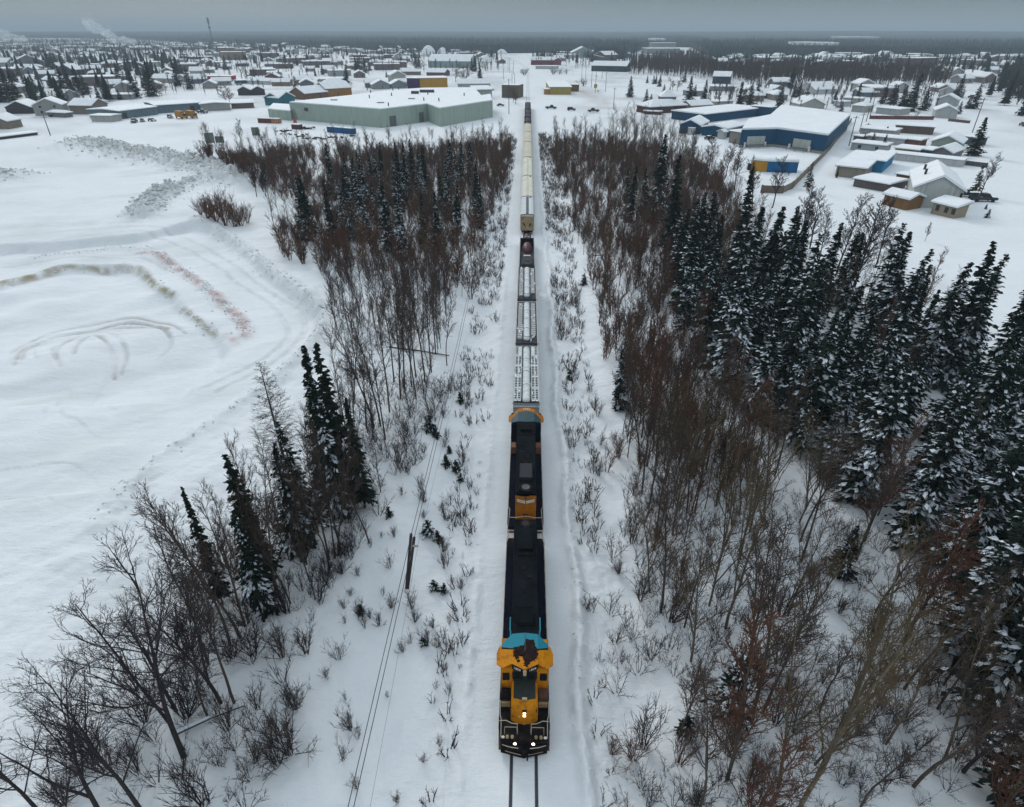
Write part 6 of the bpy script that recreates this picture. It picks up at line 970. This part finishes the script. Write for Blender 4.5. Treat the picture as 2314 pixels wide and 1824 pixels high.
    yb = (13.0, 15.3) if not flip else (12.9, 15.0); B(-0.56, 0.56, yb[0], yb[1], H0+0.05, H0+0.46).build('radiator_box', M['hood'] if not flip else M['slate'], hood, bev=0.03); B(-0.6, 0.6, yb[0]-0.35, yb[0], H0+0.02, H0+0.12).build('radiator_shadow', M['black'], hood) if not flip else None  # thin black slab stands in for the shadow at the radiator box's front
    fy = 16.0; r1_ = 0.50 if not flip else 0.62; fan = MB().cyl((0, fy, H0+0.05), r1_, 0.16, 24).build('fan', M['black'], hood, bev=0.02); MB().cyl((0, fy, H0+0.21), r1_*0.55, 0.03, 20).build('fan_hub', M['wgrey'] if flip else M['slate'], fan)
    for k in range(8): a = k*PI/4; MB().tube([(0, fy, H0+0.225), (r1_*0.92*math.cos(a), fy+r1_*0.92*math.sin(a), H0+0.225)], 0.02, 4).build('fan_blade', M['slate'], fan)
    # hood end: gold panel with a ribbon emblem
    B(-0.90, 0.90, 16.6, 16.66, 1.52, H0-0.15).build('hood_end', M['orange2'], hood); en = MB(); en.loft([[(-0.9, y_, H0-.16), (0.9, y_, H0-.16), (0.9, y_, H0+0.0), (0, y_, H0-0.30 if y_ > 0 else 0), (-0.9, y_, H0+0.0)] for y_ in (16.655, 16.68)]); en.build('chevron', M['hood'], hood)
    for s in (-1, 1):
        MB().loft([[(s*0.04, y_, 3.32), (s*0.76, y_, 3.52), (s*0.76, y_, 3.82), (s*0.04, y_, 3.58)] for y_ in (16.663, 16.68)]).build('ribbon', M['white'], hood)
        text('ONTARIO' if s > 0 else 'NORTHLAND', 0.16 if s > 0 else 0.125, hood, M['rust'], (s*0.40, 16.684, 3.56), (PI/2, s*0.28, PI), name='lettering', ext=0.002)
    MB().tube([(0, 16.66, 3.9), (0, 16.70, 3.9)], 0.12, 12).build('crest', M['rust'], hood); lm = B(-0.22, 0.22, 16.66, 16.76, 1.95, 2.12).build('rear_lamp', M['black'], hood)
    # side handrails
    for s in (-1, 1):
        hr = MB(); hr.tube([(s*1.52, 5.8, 2.5), (s*1.52, 16.5, 2.5)], 0.024, 6)
        for k in range(9): yy = 5.8+k*10.7/8; hr.tube([(s*1.53, yy, 1.4), (s*1.52, yy, 2.5)], 0.022, 5)
        hr.build('handrail', M['rail'], e_)
        MB().tube([(s*1.56, 15.9, 2.4), (s*1.5, 16.2, 2.55), (s*1.36, 16.5, 2.55), (s*1.38, 17.3, 2.5), (s*1.5, 17.5, 1.5)], 0.028, 6).build('handrail', M['rail'], e_)
    MB().tube([(-1.4, 17.45, 2.45), (-0.8, 17.45, 2.42), (0, 17.45, 2.62), (0.8, 17.45, 2.42), (1.4, 17.45, 2.45)], 0.03, 6).build('handrail', M['rail'], e_); MB().tube([(-1.4, 17.45, 2.45), (-1.5, 17.5, 1.5)], 0.026, 6).build('handrail', M['rail'], e_); MB().tube([(1.4, 17.45, 2.45), (1.5, 17.5, 1.5)], 0.026, 6).build('handrail', M['rail'], e_)
    return e_
loco(20.75, False, 'leading locomotive with gold nose and cab, teal cab rear and lit headlights'); L2 = loco(57.3, True, 'second locomotive running backwards, gold hood end towards the first and curved gold cab behind')
for o in L2.children_recursive:      # its cab end is shorter
    if o.location.y == 0:
        for v in o.data.vertices:
            if v.co.y < 3.0: v.co.y = 3.0-(3.0-v.co.y)*0.55
    elif o.location.y < 3.0: o.location.y = 3.0-(3.0-o.location.y)*0.55
CARG = 'wagons of the train'
def chassis(e_, Ln, m_='black'):
    MB().box(-1.3, 1.3, 0.3, Ln-0.3, 0.9, 1.15).build('underframe', M[m_], e_); bogie(e_, 2.0, 2, 1.75); bogie(e_, Ln-2.0, 2, 1.75); MB().box(-0.1, 0.1, -0.35, 0.35, 0.75, 1.0).build('coupler', M['black'], e_); MB().box(-0.1, 0.1, Ln-0.35, Ln+0.3, 0.75, 1.0).build('coupler', M['black'], e_)
def hopper(y0, Ln, kind, label):
    e_ = empty('hopper_wagon', (0, y0, 0), 0, label, 'wagon', CARG); chassis(e_, Ln); Hh = 3.95
    mb = MB(); mb.loft([[(-1.42, y_, z) for y_, z in ((1.6, 1.1), (Ln-1.6, 1.1), (Ln-0.5, 2.3), (Ln-0.3, 3.7), (0.3, 3.7), (0.5, 2.3))], [(1.42, y_, z) for y_, z in ((1.6, 1.1), (Ln-1.6, 1.1), (Ln-0.5, 2.3), (Ln-0.3, 3.7), (0.3, 3.7), (0.5, 2.3))]]); mb.build('body', M['silver' if kind == 0 else 'wgrey'], e_)
    MB().box(-1.38, 1.38, 0.3, Ln-0.3, 3.7, 3.78).build('roof', M['coal'], e_); sn = MB(); Rs = random.Random(int(y0))
    for k in range(16): xx = Rs.choice([-1, 1])*Rs.uniform(.5, 1.3); yy = Rs.uniform(.6, Ln-.8); a_, b_ = Rs.uniform(.05, .16), Rs.uniform(.15, .7); sn.prism([(xx+a_*math.cos(j*PI/4)*Rs.uniform(.7, 1.2), yy+b_*math.sin(j*PI/4)*Rs.uniform(.7, 1.2)) for j in range(8)], 3.78, 3.93)
    sn.build('snow_patches', M['wsnow'], e_)
    for s in (-1, 1): MB().box(s*1.42-0.06, s*1.42+0.06, 0.1, Ln-0.1, 3.72, 3.9).build('side_rail', M['silver'], e_); MB().box(s*0.5-0.04, s*0.5+0.04, 0.9, Ln-0.6, 3.78, 3.93).build('inner_rail', M['wgrey'], e_)
    ya = 0.6 if kind == 0 else 1.3; c_ = MB(); n = 10
    c_.loft([[(r*math.cos(PI*j/n), y_, 3.78+0.34*(r/0.42)*math.sin(PI*j/n)) for j in range(n+1)] for y_, r in ((ya-0.25, 0.18), (ya-0.1, 0.34), (ya+0.1, 0.42), (Ln-1.0, 0.42), (Ln-0.8, 0.3))]); c_.build('hatch_cover', M['wsnow'], e_, smooth=False)
    if kind: MB().cyl((0, ya+0.5, 4.05), 0.36, 0.16, 16).build('hatch_lid', M['wsnow'], e_, bev=0.03)
    for q in range(3): MB().tube([(-0.44, ya+(Ln-ya-1)*(q+1)/4, 3.95), (0, ya+(Ln-ya-1)*(q+1)/4, 4.17), (0.44, ya+(Ln-ya-1)*(q+1)/4, 3.95)], 0.04, 5).build('hatch_bar', M['silver'], e_)
    for s in (-1, 1):
        if kind == 0:
            g1 = MB()      # frosted grating: a frame with dark openings between the bars
            for xa, xb in ((0.60, 0.93), (1.0, 1.32)):
                for x in (xa, xb): g1.box(s*x-0.03, s*x+0.03, 0.6, Ln-0.6, 3.84, 3.9)
                nb_ = int(Ln/0.42)
                for k in range(nb_+1): yy = 0.6+(Ln-1.2)*k/nb_; hw = 0.16 if k % 7 == 0 else 0.045; g1.box(min(s*xa, s*xb), max(s*xa, s*xb), yy-hw, yy+hw, 3.85, 3.89)
            g1.build('running_board', M['wsnow'], e_); MB().box(min(s*.62, s*.94), max(s*.62, s*.94), Ln-3.2, Ln-0.7, 3.9, 3.95).build('snow_strip', M['wsnow'], e_)
        else:
            g1 = MB(); k = 0; yy = 1.5+(1.0 if s > 0 else 0)
            while yy < Ln-0.9: g1.box(min(s*.6, s*1.2), max(s*.6, s*1.2), yy, yy+0.26, 3.8, 3.86+0.05*(k % 2)); yy += 0.31; k += 1
            g1.build('running_board', M['silver'], e_)
    MB().box(-1.4, 1.4, 0.0, 0.35, 3.3, 3.4).build('end_platform', M['silver'], e_); return e_
hopper(56.35, 14.3, 0, 'first wagon behind the locomotives, grating strips with dark openings beside a white centre ridge'); hopper(71.1, 14.4, 1, 'second wagon behind the locomotives, frosted ribbed strips and a rounded white centre ridge'); hopper(86.3, 14.8, 1, 'third wagon behind the locomotives, ribbed frosted strips and a white centre ridge')
e_ = empty('flat_wagon', (0, 102, 0), 0, 'low dark wagon with pale side rails between the ribbed wagons and the tan-ended one', 'wagon', CARG); chassis(e_, 24.5); MB().box(-1.35, 1.35, 0.3, 24.2, 1.15, 1.5).build('floor', M['slate'], e_)
for s in (-1, 1): MB().box(s*1.4-0.05, s*1.4+0.05, 2, 24, 1.5, 2.1).build('side_rail', M['silver'], e_)
MB().box(-1.5, 1.5, 0.1, 1.9, 1.5, 2.0).build('end_platform', M['rust'], e_); MB().box(-0.95, -0.75, 0.4, 1.9, 2.0, 2.5).build('step_plate', M['white'], e_); MB().box(-0.4, 0.4, 0.9, 1.2, 2.0, 2.3).build('name_plate', M['white'], e_)
t_ = MB(); t_.loft([[(x*f, y_*f2, z) for x, y_ in ((-1.05, -2.4), (0, -3.0), (1.05, -2.4), (1.1, 1.6), (0.6, 3.0), (-0.6, 3.0), (-1.1, 1.6))] for f, f2, z in ((1, 1, 1.5), (1, 1, 2.6), (0.8, 0.85, 3.1))]); q = t_.build('covered_load', M['slate'], None, (0, 106.9, 0), bev=0.08); tag(q, 'dark rounded tarped load on the near half of the low dark wagon', 'load'); MB().box(-0.5, 0.5, -0.8, -0.68, 3.08, 3.15).build('strap', M['black'], q)
q = MB().box(-0.62, 0.62, -0.8, 0.8, 1.5, 1.75).build('pallet', M['white'], None, (0, 113.2, 0)); tag(q, 'small pale pallet between the dark load and the maroon one', 'pallet')
t_ = MB(); t_.dome((0, 0, 1.5), 0.98, 2.6, 1.3, 14, 5); q = t_.build('maroon_load', M['maroon'], None, (0, 118.2, 0)); tag(q, 'rounded maroon machine on the far half of the low dark wagon', 'load'); MB().box(-1.2, 1.2, 2.2, 2.6, 1.5, 3.0).build('frame', M['black'], q); t_ = MB(); t_.dome((0, 5.0, 1.5), 0.95, 1.7, 1.6, 12, 4); t_.build('rear_dome', M['maroon'], q); MB().box(-0.5, 0.5, 4.1, 4.25, 2.7, 2.85).build('name_plate', M['white'], q)
def boxw(y0, Ln, m_, label, end='cream', dark=False, Hh=4.6, kind='covered_wagon'):
    e_ = empty(kind, (0, y0, 0), 0, label, 'wagon', CARG); chassis(e_, Ln); mb = MB(); pr = [(-1.5, 1.15), (1.5, 1.15), (1.5, Hh-0.45), (1.25, Hh-0.1), (0.6, Hh), (-0.6, Hh), (-1.25, Hh-0.1), (-1.5, Hh-0.45)]
    if dark:
        mb = MB()
        for s in (-1, 1): mb.box(s*1.5-0.07, s*1.5+0.07, 0.2, Ln-0.2, 1.15, 3.4)
        mb.box(-1.43, 1.43, 0.2, 0.34, 1.15, 3.4); mb.box(-1.43, 1.43, Ln-.34, Ln-.2, 1.15, 3.4); mb.build('body', M['black'], e_); l_ = MB(); l_.loft([[(x, y_, z) for x, z in ((-1.42, 1.2), (1.42, 1.2), (1.42, 3.0), (0, 3.5+0.3*random.random()), (-1.42, 3.0))] for y_ in [0.36+(Ln-.72)*i/10 for i in range(11)]]); l_.build('load', M['coal'], e_)
        MB().box(-1.5, 1.5, Ln-0.15, Ln+0.5, 2.9, 3.05).build('snowy_end', M['wsnow'], e_); return e_
    mb.loft([[(x, y_, z) for x, z in pr] for y_ in (0.25, Ln-0.25)]); mb.build('body', M[m_], e_)
    rb = MB(); k = 0
    for k in range(int(Ln/1.2)): rb.box(-1.27, 1.27, 0.6+k*1.2, 0.66+k*1.2, Hh-0.13, Hh-0.06)
    rb.build('roof_rib', M[m_], e_); MB().box(-0.28, 0.28, 0.5, Ln-0.5, Hh, Hh+0.1).build('running_board', M['wgrey'] if m_ == 'wsnow' else M['cream'], e_)
    for s in (-1, 1): MB().box(s*0.9-.03, s*.9+.03, 0.4, Ln-.4, Hh-0.04, Hh+0.03).build('roof_rail', M[m_], e_); MB().box(s*1.5-.04, s*1.54+.0, 0.3, Ln-.3, Hh-0.55, Hh-0.45).build('side_rail', M['wgrey'], e_)
    MB().box(-1.2, 1.2, Ln-0.24, Ln+0.2, 2.2, 2.3).build('end_platform', M['wgrey'], e_); MB().box(0.5, 0.9, Ln-1.2, Ln-0.8, Hh-.02, Hh+0.12).build('hatch_lid', M['wgrey'], e_)
    if end == 'tan':
        MB().box(-1.44, 1.44, 0.17, 0.25, 1.2, Hh-0.5).build('end_wall', M['tan'], e_); MB().tube([(-1.5, 0.2, Hh-.45), (-1.25, 0.2, Hh-0.08), (0, 0.2, Hh+0.02), (1.25, 0.2, Hh-0.08), (1.5, 0.2, Hh-.45)], 0.07, 5).build('end_frame', M['rust'], e_)
        for s in (-1, 1): MB().loft([[(s*0.95, y_, 2.7), (s*0.5, y_, 2.0), (s*0.3, y_, 2.0), (s*0.6, y_, 2.7)] for y_ in (0.12, 0.17)]).build('dark_panel', M['black'], e_)
    return e_
boxw(128.5+4.2, 16.6, 'wsnow', 'covered wagon with a snowy white roof and a rusty tan end wall', 'tan'); boxw(150, 23.6, 'cream2', 'ivory covered wagon behind the white-roofed one'); boxw(174.4, 28, 'cream2', 'pale ivory covered wagon with a double-ridged bright roof'); boxw(203.2, 30.4, 'cream', 'cream covered wagon with a dark hatch at its far end')
boxw(234.4, 24.6, 'cream', 'rust-stained cream covered wagon'); boxw(259.8, 24, 'cream', 'farthest cream covered wagon, next to the dark ones')
boxw(284.6, 15.4, 'cream', 'nearest open wagon with a dark load', dark=True, kind='open_wagon'); boxw(300.8, 15.4, 'cream', 'second open wagon with a dark load', dark=True, kind='open_wagon')
for k, lb in enumerate(('third', 'fourth', 'fifth', 'last')): boxw(318+k*17.4, 16.6, 'cream', lb+' open wagon with a dark load', dark=True, kind='open_wagon')
# fallen logs and small leftovers on the snow
def log(A, B, r, label, snow=True):
    a = P(*A); b_ = P(*B); a.z = gz(a.x, a.y)+r+0.3; b_.z = gz(b_.x, b_.y)+r+0.1; c = (a+b_)/2; e_ = empty('fallen_trunk', c, 0, label, 'log'); MB().tube([a-c, (a+b_)/2-c+Vector((0, 0.1, 0.05)), b_-c], [r, r*.85, r*.55], 7).build('trunk', M['bark'], e_)
    if snow: MB().tube([a-c+Vector((0, 0, r*.75)), Vector((0, 0.1, 0.05+r*.65)), b_-c+Vector((0, 0, r*.45))], [r*.8, r*.7, r*.4], 7).build('snow', M['treesnow'], e_)
log((400, 1668), (555, 1600), 0.14, 'fallen snow-topped trunk lying among the lower left trees'); log((880, 790), (1015, 803), 0.12, 'fallen dark trunk across the edge of the left thicket', False); log((1865, 1262), (1970, 1302), 0.07, 'thin snow-covered fallen branch by the small spruce, lower right'); log((1340, 585), (1370, 582), 0.1, 'reddish fallen trunk on the right verge', False)
R = np.random.default_rng(90); ico = [(0, 0, 1), (0.89, 0, 0.45), (0.28, 0.85, 0.45), (-0.72, 0.53, 0.45), (-0.72, -0.53, 0.45), (0.28, -0.85, 0.45), (0.72, 0.53, -0.45), (-0.28, 0.85, -0.45), (-0.89, 0, -0.45), (-0.28, -0.85, -0.45), (0.72, -0.53, -0.45), (0, 0, -1)]; ico = np.array(ico)
IF = np.array([(0, 1, 2), (0, 2, 3), (0, 3, 4), (0, 4, 5), (0, 5, 1), (1, 6, 2), (2, 7, 3), (3, 8, 4), (4, 9, 5), (5, 10, 1), (6, 7, 2), (7, 8, 3), (8, 9, 4), (9, 10, 5), (10, 6, 1), (11, 7, 6), (11, 8, 7), (11, 9, 8), (11, 10, 9), (11, 6, 10)])
Vs = []; Fs = []; n = 0
def chunks(pts, hw, cnt, s0, s1):
    global n
    L_ = [math.hypot(b_[0]-a[0], b_[1]-a[1]) for a, b_ in zip(pts[:-1], pts[1:])]; cum = np.cumsum([0]+L_); t = R.uniform(0, cum[-1], cnt); x = np.interp(t, cum, [p[0] for p in pts])+R.normal(0, hw*.5, cnt); y = np.interp(t, cum, [p[1] for p in pts])+R.normal(0, hw*.5, cnt); z = height(x, y); s = R.uniform(s0, s1, cnt)**1.0*R.uniform(.5, 1, cnt)
    for i in range(cnt): Vs.append(ico*R.uniform(.6, 1.2, (12, 1))*np.array([1, R.uniform(.6, 1), R.uniform(.5, .8)])*s[i]+[x[i], y[i], z[i]+s[i]*.1]); Fs.append(IF+n); n += 12
for (pts, hw, hh, lu, sh), cnt in zip(BW, (2200, 320, 620, 500, 60, 500, 380, 90, 50)): chunks(pts, hw, cnt, 0.12, 0.75 if hw > 2 else 0.3)
chunks([(4.1, 8), (4.1, 160)], 0.9, 420, 0.04, 0.16); chunks([(-4.6, 8), (-4.6, 160)], 1.6, 200, 0.03, 0.10)
tag(link('snow_lumps', mesh_np('snow_lumps', np.concatenate(Vs), np.concatenate(Fs), [M['chunk']])), 'greyish lumps of ploughed snow along the banks and the track', 'snow lumps', kind='stuff')
# ---------------------------------------------------------------- haze
bm = bmesh.new(); bmesh.ops.create_cube(bm, size=2, matrix=Matrix.Translation((0, 0, 51)) @ Matrix.Diagonal((14500, 14500, 53, 1))); me = bpy.data.meshes.new('haze'); bm.to_mesh(me); bm.free()
hz = link('haze', me); tag(hz, 'thin pale winter haze over the whole land', 'haze', kind='stuff'); mt = bpy.data.materials.new('haze'); mt.use_nodes = True; t = mt.node_tree; t.nodes.remove(t.nodes['Principled BSDF']); v = t.nodes.new('ShaderNodeVolumePrincipled')
v.inputs['Color'].default_value = (0.66, 0.80, 0.90, 1); v.inputs['Density'].default_value = 0.00026; v.inputs['Anisotropy'].default_value = 0.0; t.links.new(v.outputs[0], t.nodes['Material Output'].inputs['Volume']); me.materials.append(mt)
scene.render.resolution_x = 1024; scene.render.resolution_y = 807

# ---------------------------------------------------------------- look-alikes: say where each one shows in the photo
SHORT = {'cars parked in the town': 'snow-dusted parked vehicle', 'spruces on the far side of the right-hand stand': 'snow-flecked spruce, right stand', 'spruces in the near part of the right-hand stand': 'snow-laden spruce, right stand', 'bare trees inside the spruce stand': 'bare tree among right spruces', 'single spruces right of the train': 'lone spruce right of train', 'spruces in the brush left of the train': 'slim spruce in left brush', 'spruces rising out of the left-hand brush': 'dark spruce in left brush', 'bare trees along the lower left edge': 'big bare tree, lower left', 'straight bare trees beside the snow field': 'straight bare tree by snow field', 'clump of tall bare trees by the pit': 'bare tree in leaning clump', 'bare trees in the lower right wood': 'thin bare tree, lower right', 'tall bare trees in the lower right wood': 'tall olive-brown bare tree', 'bare trees between train and spruce stand': 'bare tree, right thicket', 'bare trees of the far right thicket': 'slim bare tree, right thicket', 'bare trees of the left-hand thicket': 'bare tree, left thicket', 'lone bare trees by the left snow bank': 'lone bare tree on snow', "bare trees by the blue building's yard": 'bare tree by blue hall', 'shrubs on the snow left of the track': 'small shrub on the snow', 'bushes under the lower left trees': 'many-stemmed bush, lower left', 'bushes in the lower right wood': 'leafless bush, lower right', 'clump of bushes beside the left snow bank': 'bush in the round clump', 'young spruces beside the track': 'young spruce by the track', 'bushes of the left-hand thicket': 'bush in left thicket', 'spruces of the left part of the town': 'dark spruce among houses', 'spruces between the right-hand houses': 'dark spruce among right houses', 'leafless trees in the town': 'leafless garden tree', 'road poles right of the crossing': 'utility pole by the road', 'poles beside the blue hall': 'pole beside blue hall', 'distant thin poles': 'thin distant pole', 'scrap lying before the warehouse': 'dark snowy scrap', 'wires beside the blue hall': 'wire span by blue hall', 'far houses beneath the smoke': 'tiny snowy house', 'far houses around the mast': 'tiny snowy house', 'far houses near the domes': 'small snowy house', 'houses among the left spruces': 'snow-roofed house', 'houses behind the warehouse': 'snow-roofed house', 'far buildings right of the track': 'small far building', 'far houses beyond the brown wood': 'tiny snowy house', 'houses between the right-hand spruces': 'snow-roofed house', 'houses at the far right edge': 'small snowy house'}
ONES = 'zero one two three four five six seven eight nine ten eleven twelve thirteen fourteen fifteen sixteen seventeen eighteen nineteen'.split(); TENS = 'twenty thirty forty fifty sixty seventy eighty ninety'.split()
def words(n): n = int(round(n)); return 'one hundred' if n >= 100 else (ONES[n] if n < 20 else TENS[n//10-2]+('-'+ONES[n % 10] if n % 10 else ''))
bpy.context.view_layer.update()
seen = {}
for o in col.objects:
    if o.parent is None and o.get('label') and o.get('group') in SHORT and o.get('kind') is None:
        p = o.matrix_world.translation; h = 0.0
        if o['category'] in ('spruce', 'tree', 'pine', 'larch', 'pole'):
            ch = [c for c in o.children if c.type == 'MESH']; h = max([max(v[2] for v in c.bound_box) for c in ch]+[0])*o.scale[2]
        u, v = proj((p.x, p.y, p.z+h)); u = min(max(u/23.14, 0), 100); v = min(max(v/18.24, 0), 100)
        lb = '%s, %s %s percent across, %s down' % (SHORT[o['group']], 'top' if h else 'at', words(u), words(v))
        for ph in ('', ' behind another', ' beside another', ' between two others', ' before another', ' close behind others', ' close beside others'):
            l2 = lb.replace(', top', ph+', top').replace(', at', ph+', at')
            if l2 not in seen: break
        lb = l2
        seen[lb] = 1; o['label'] = lb
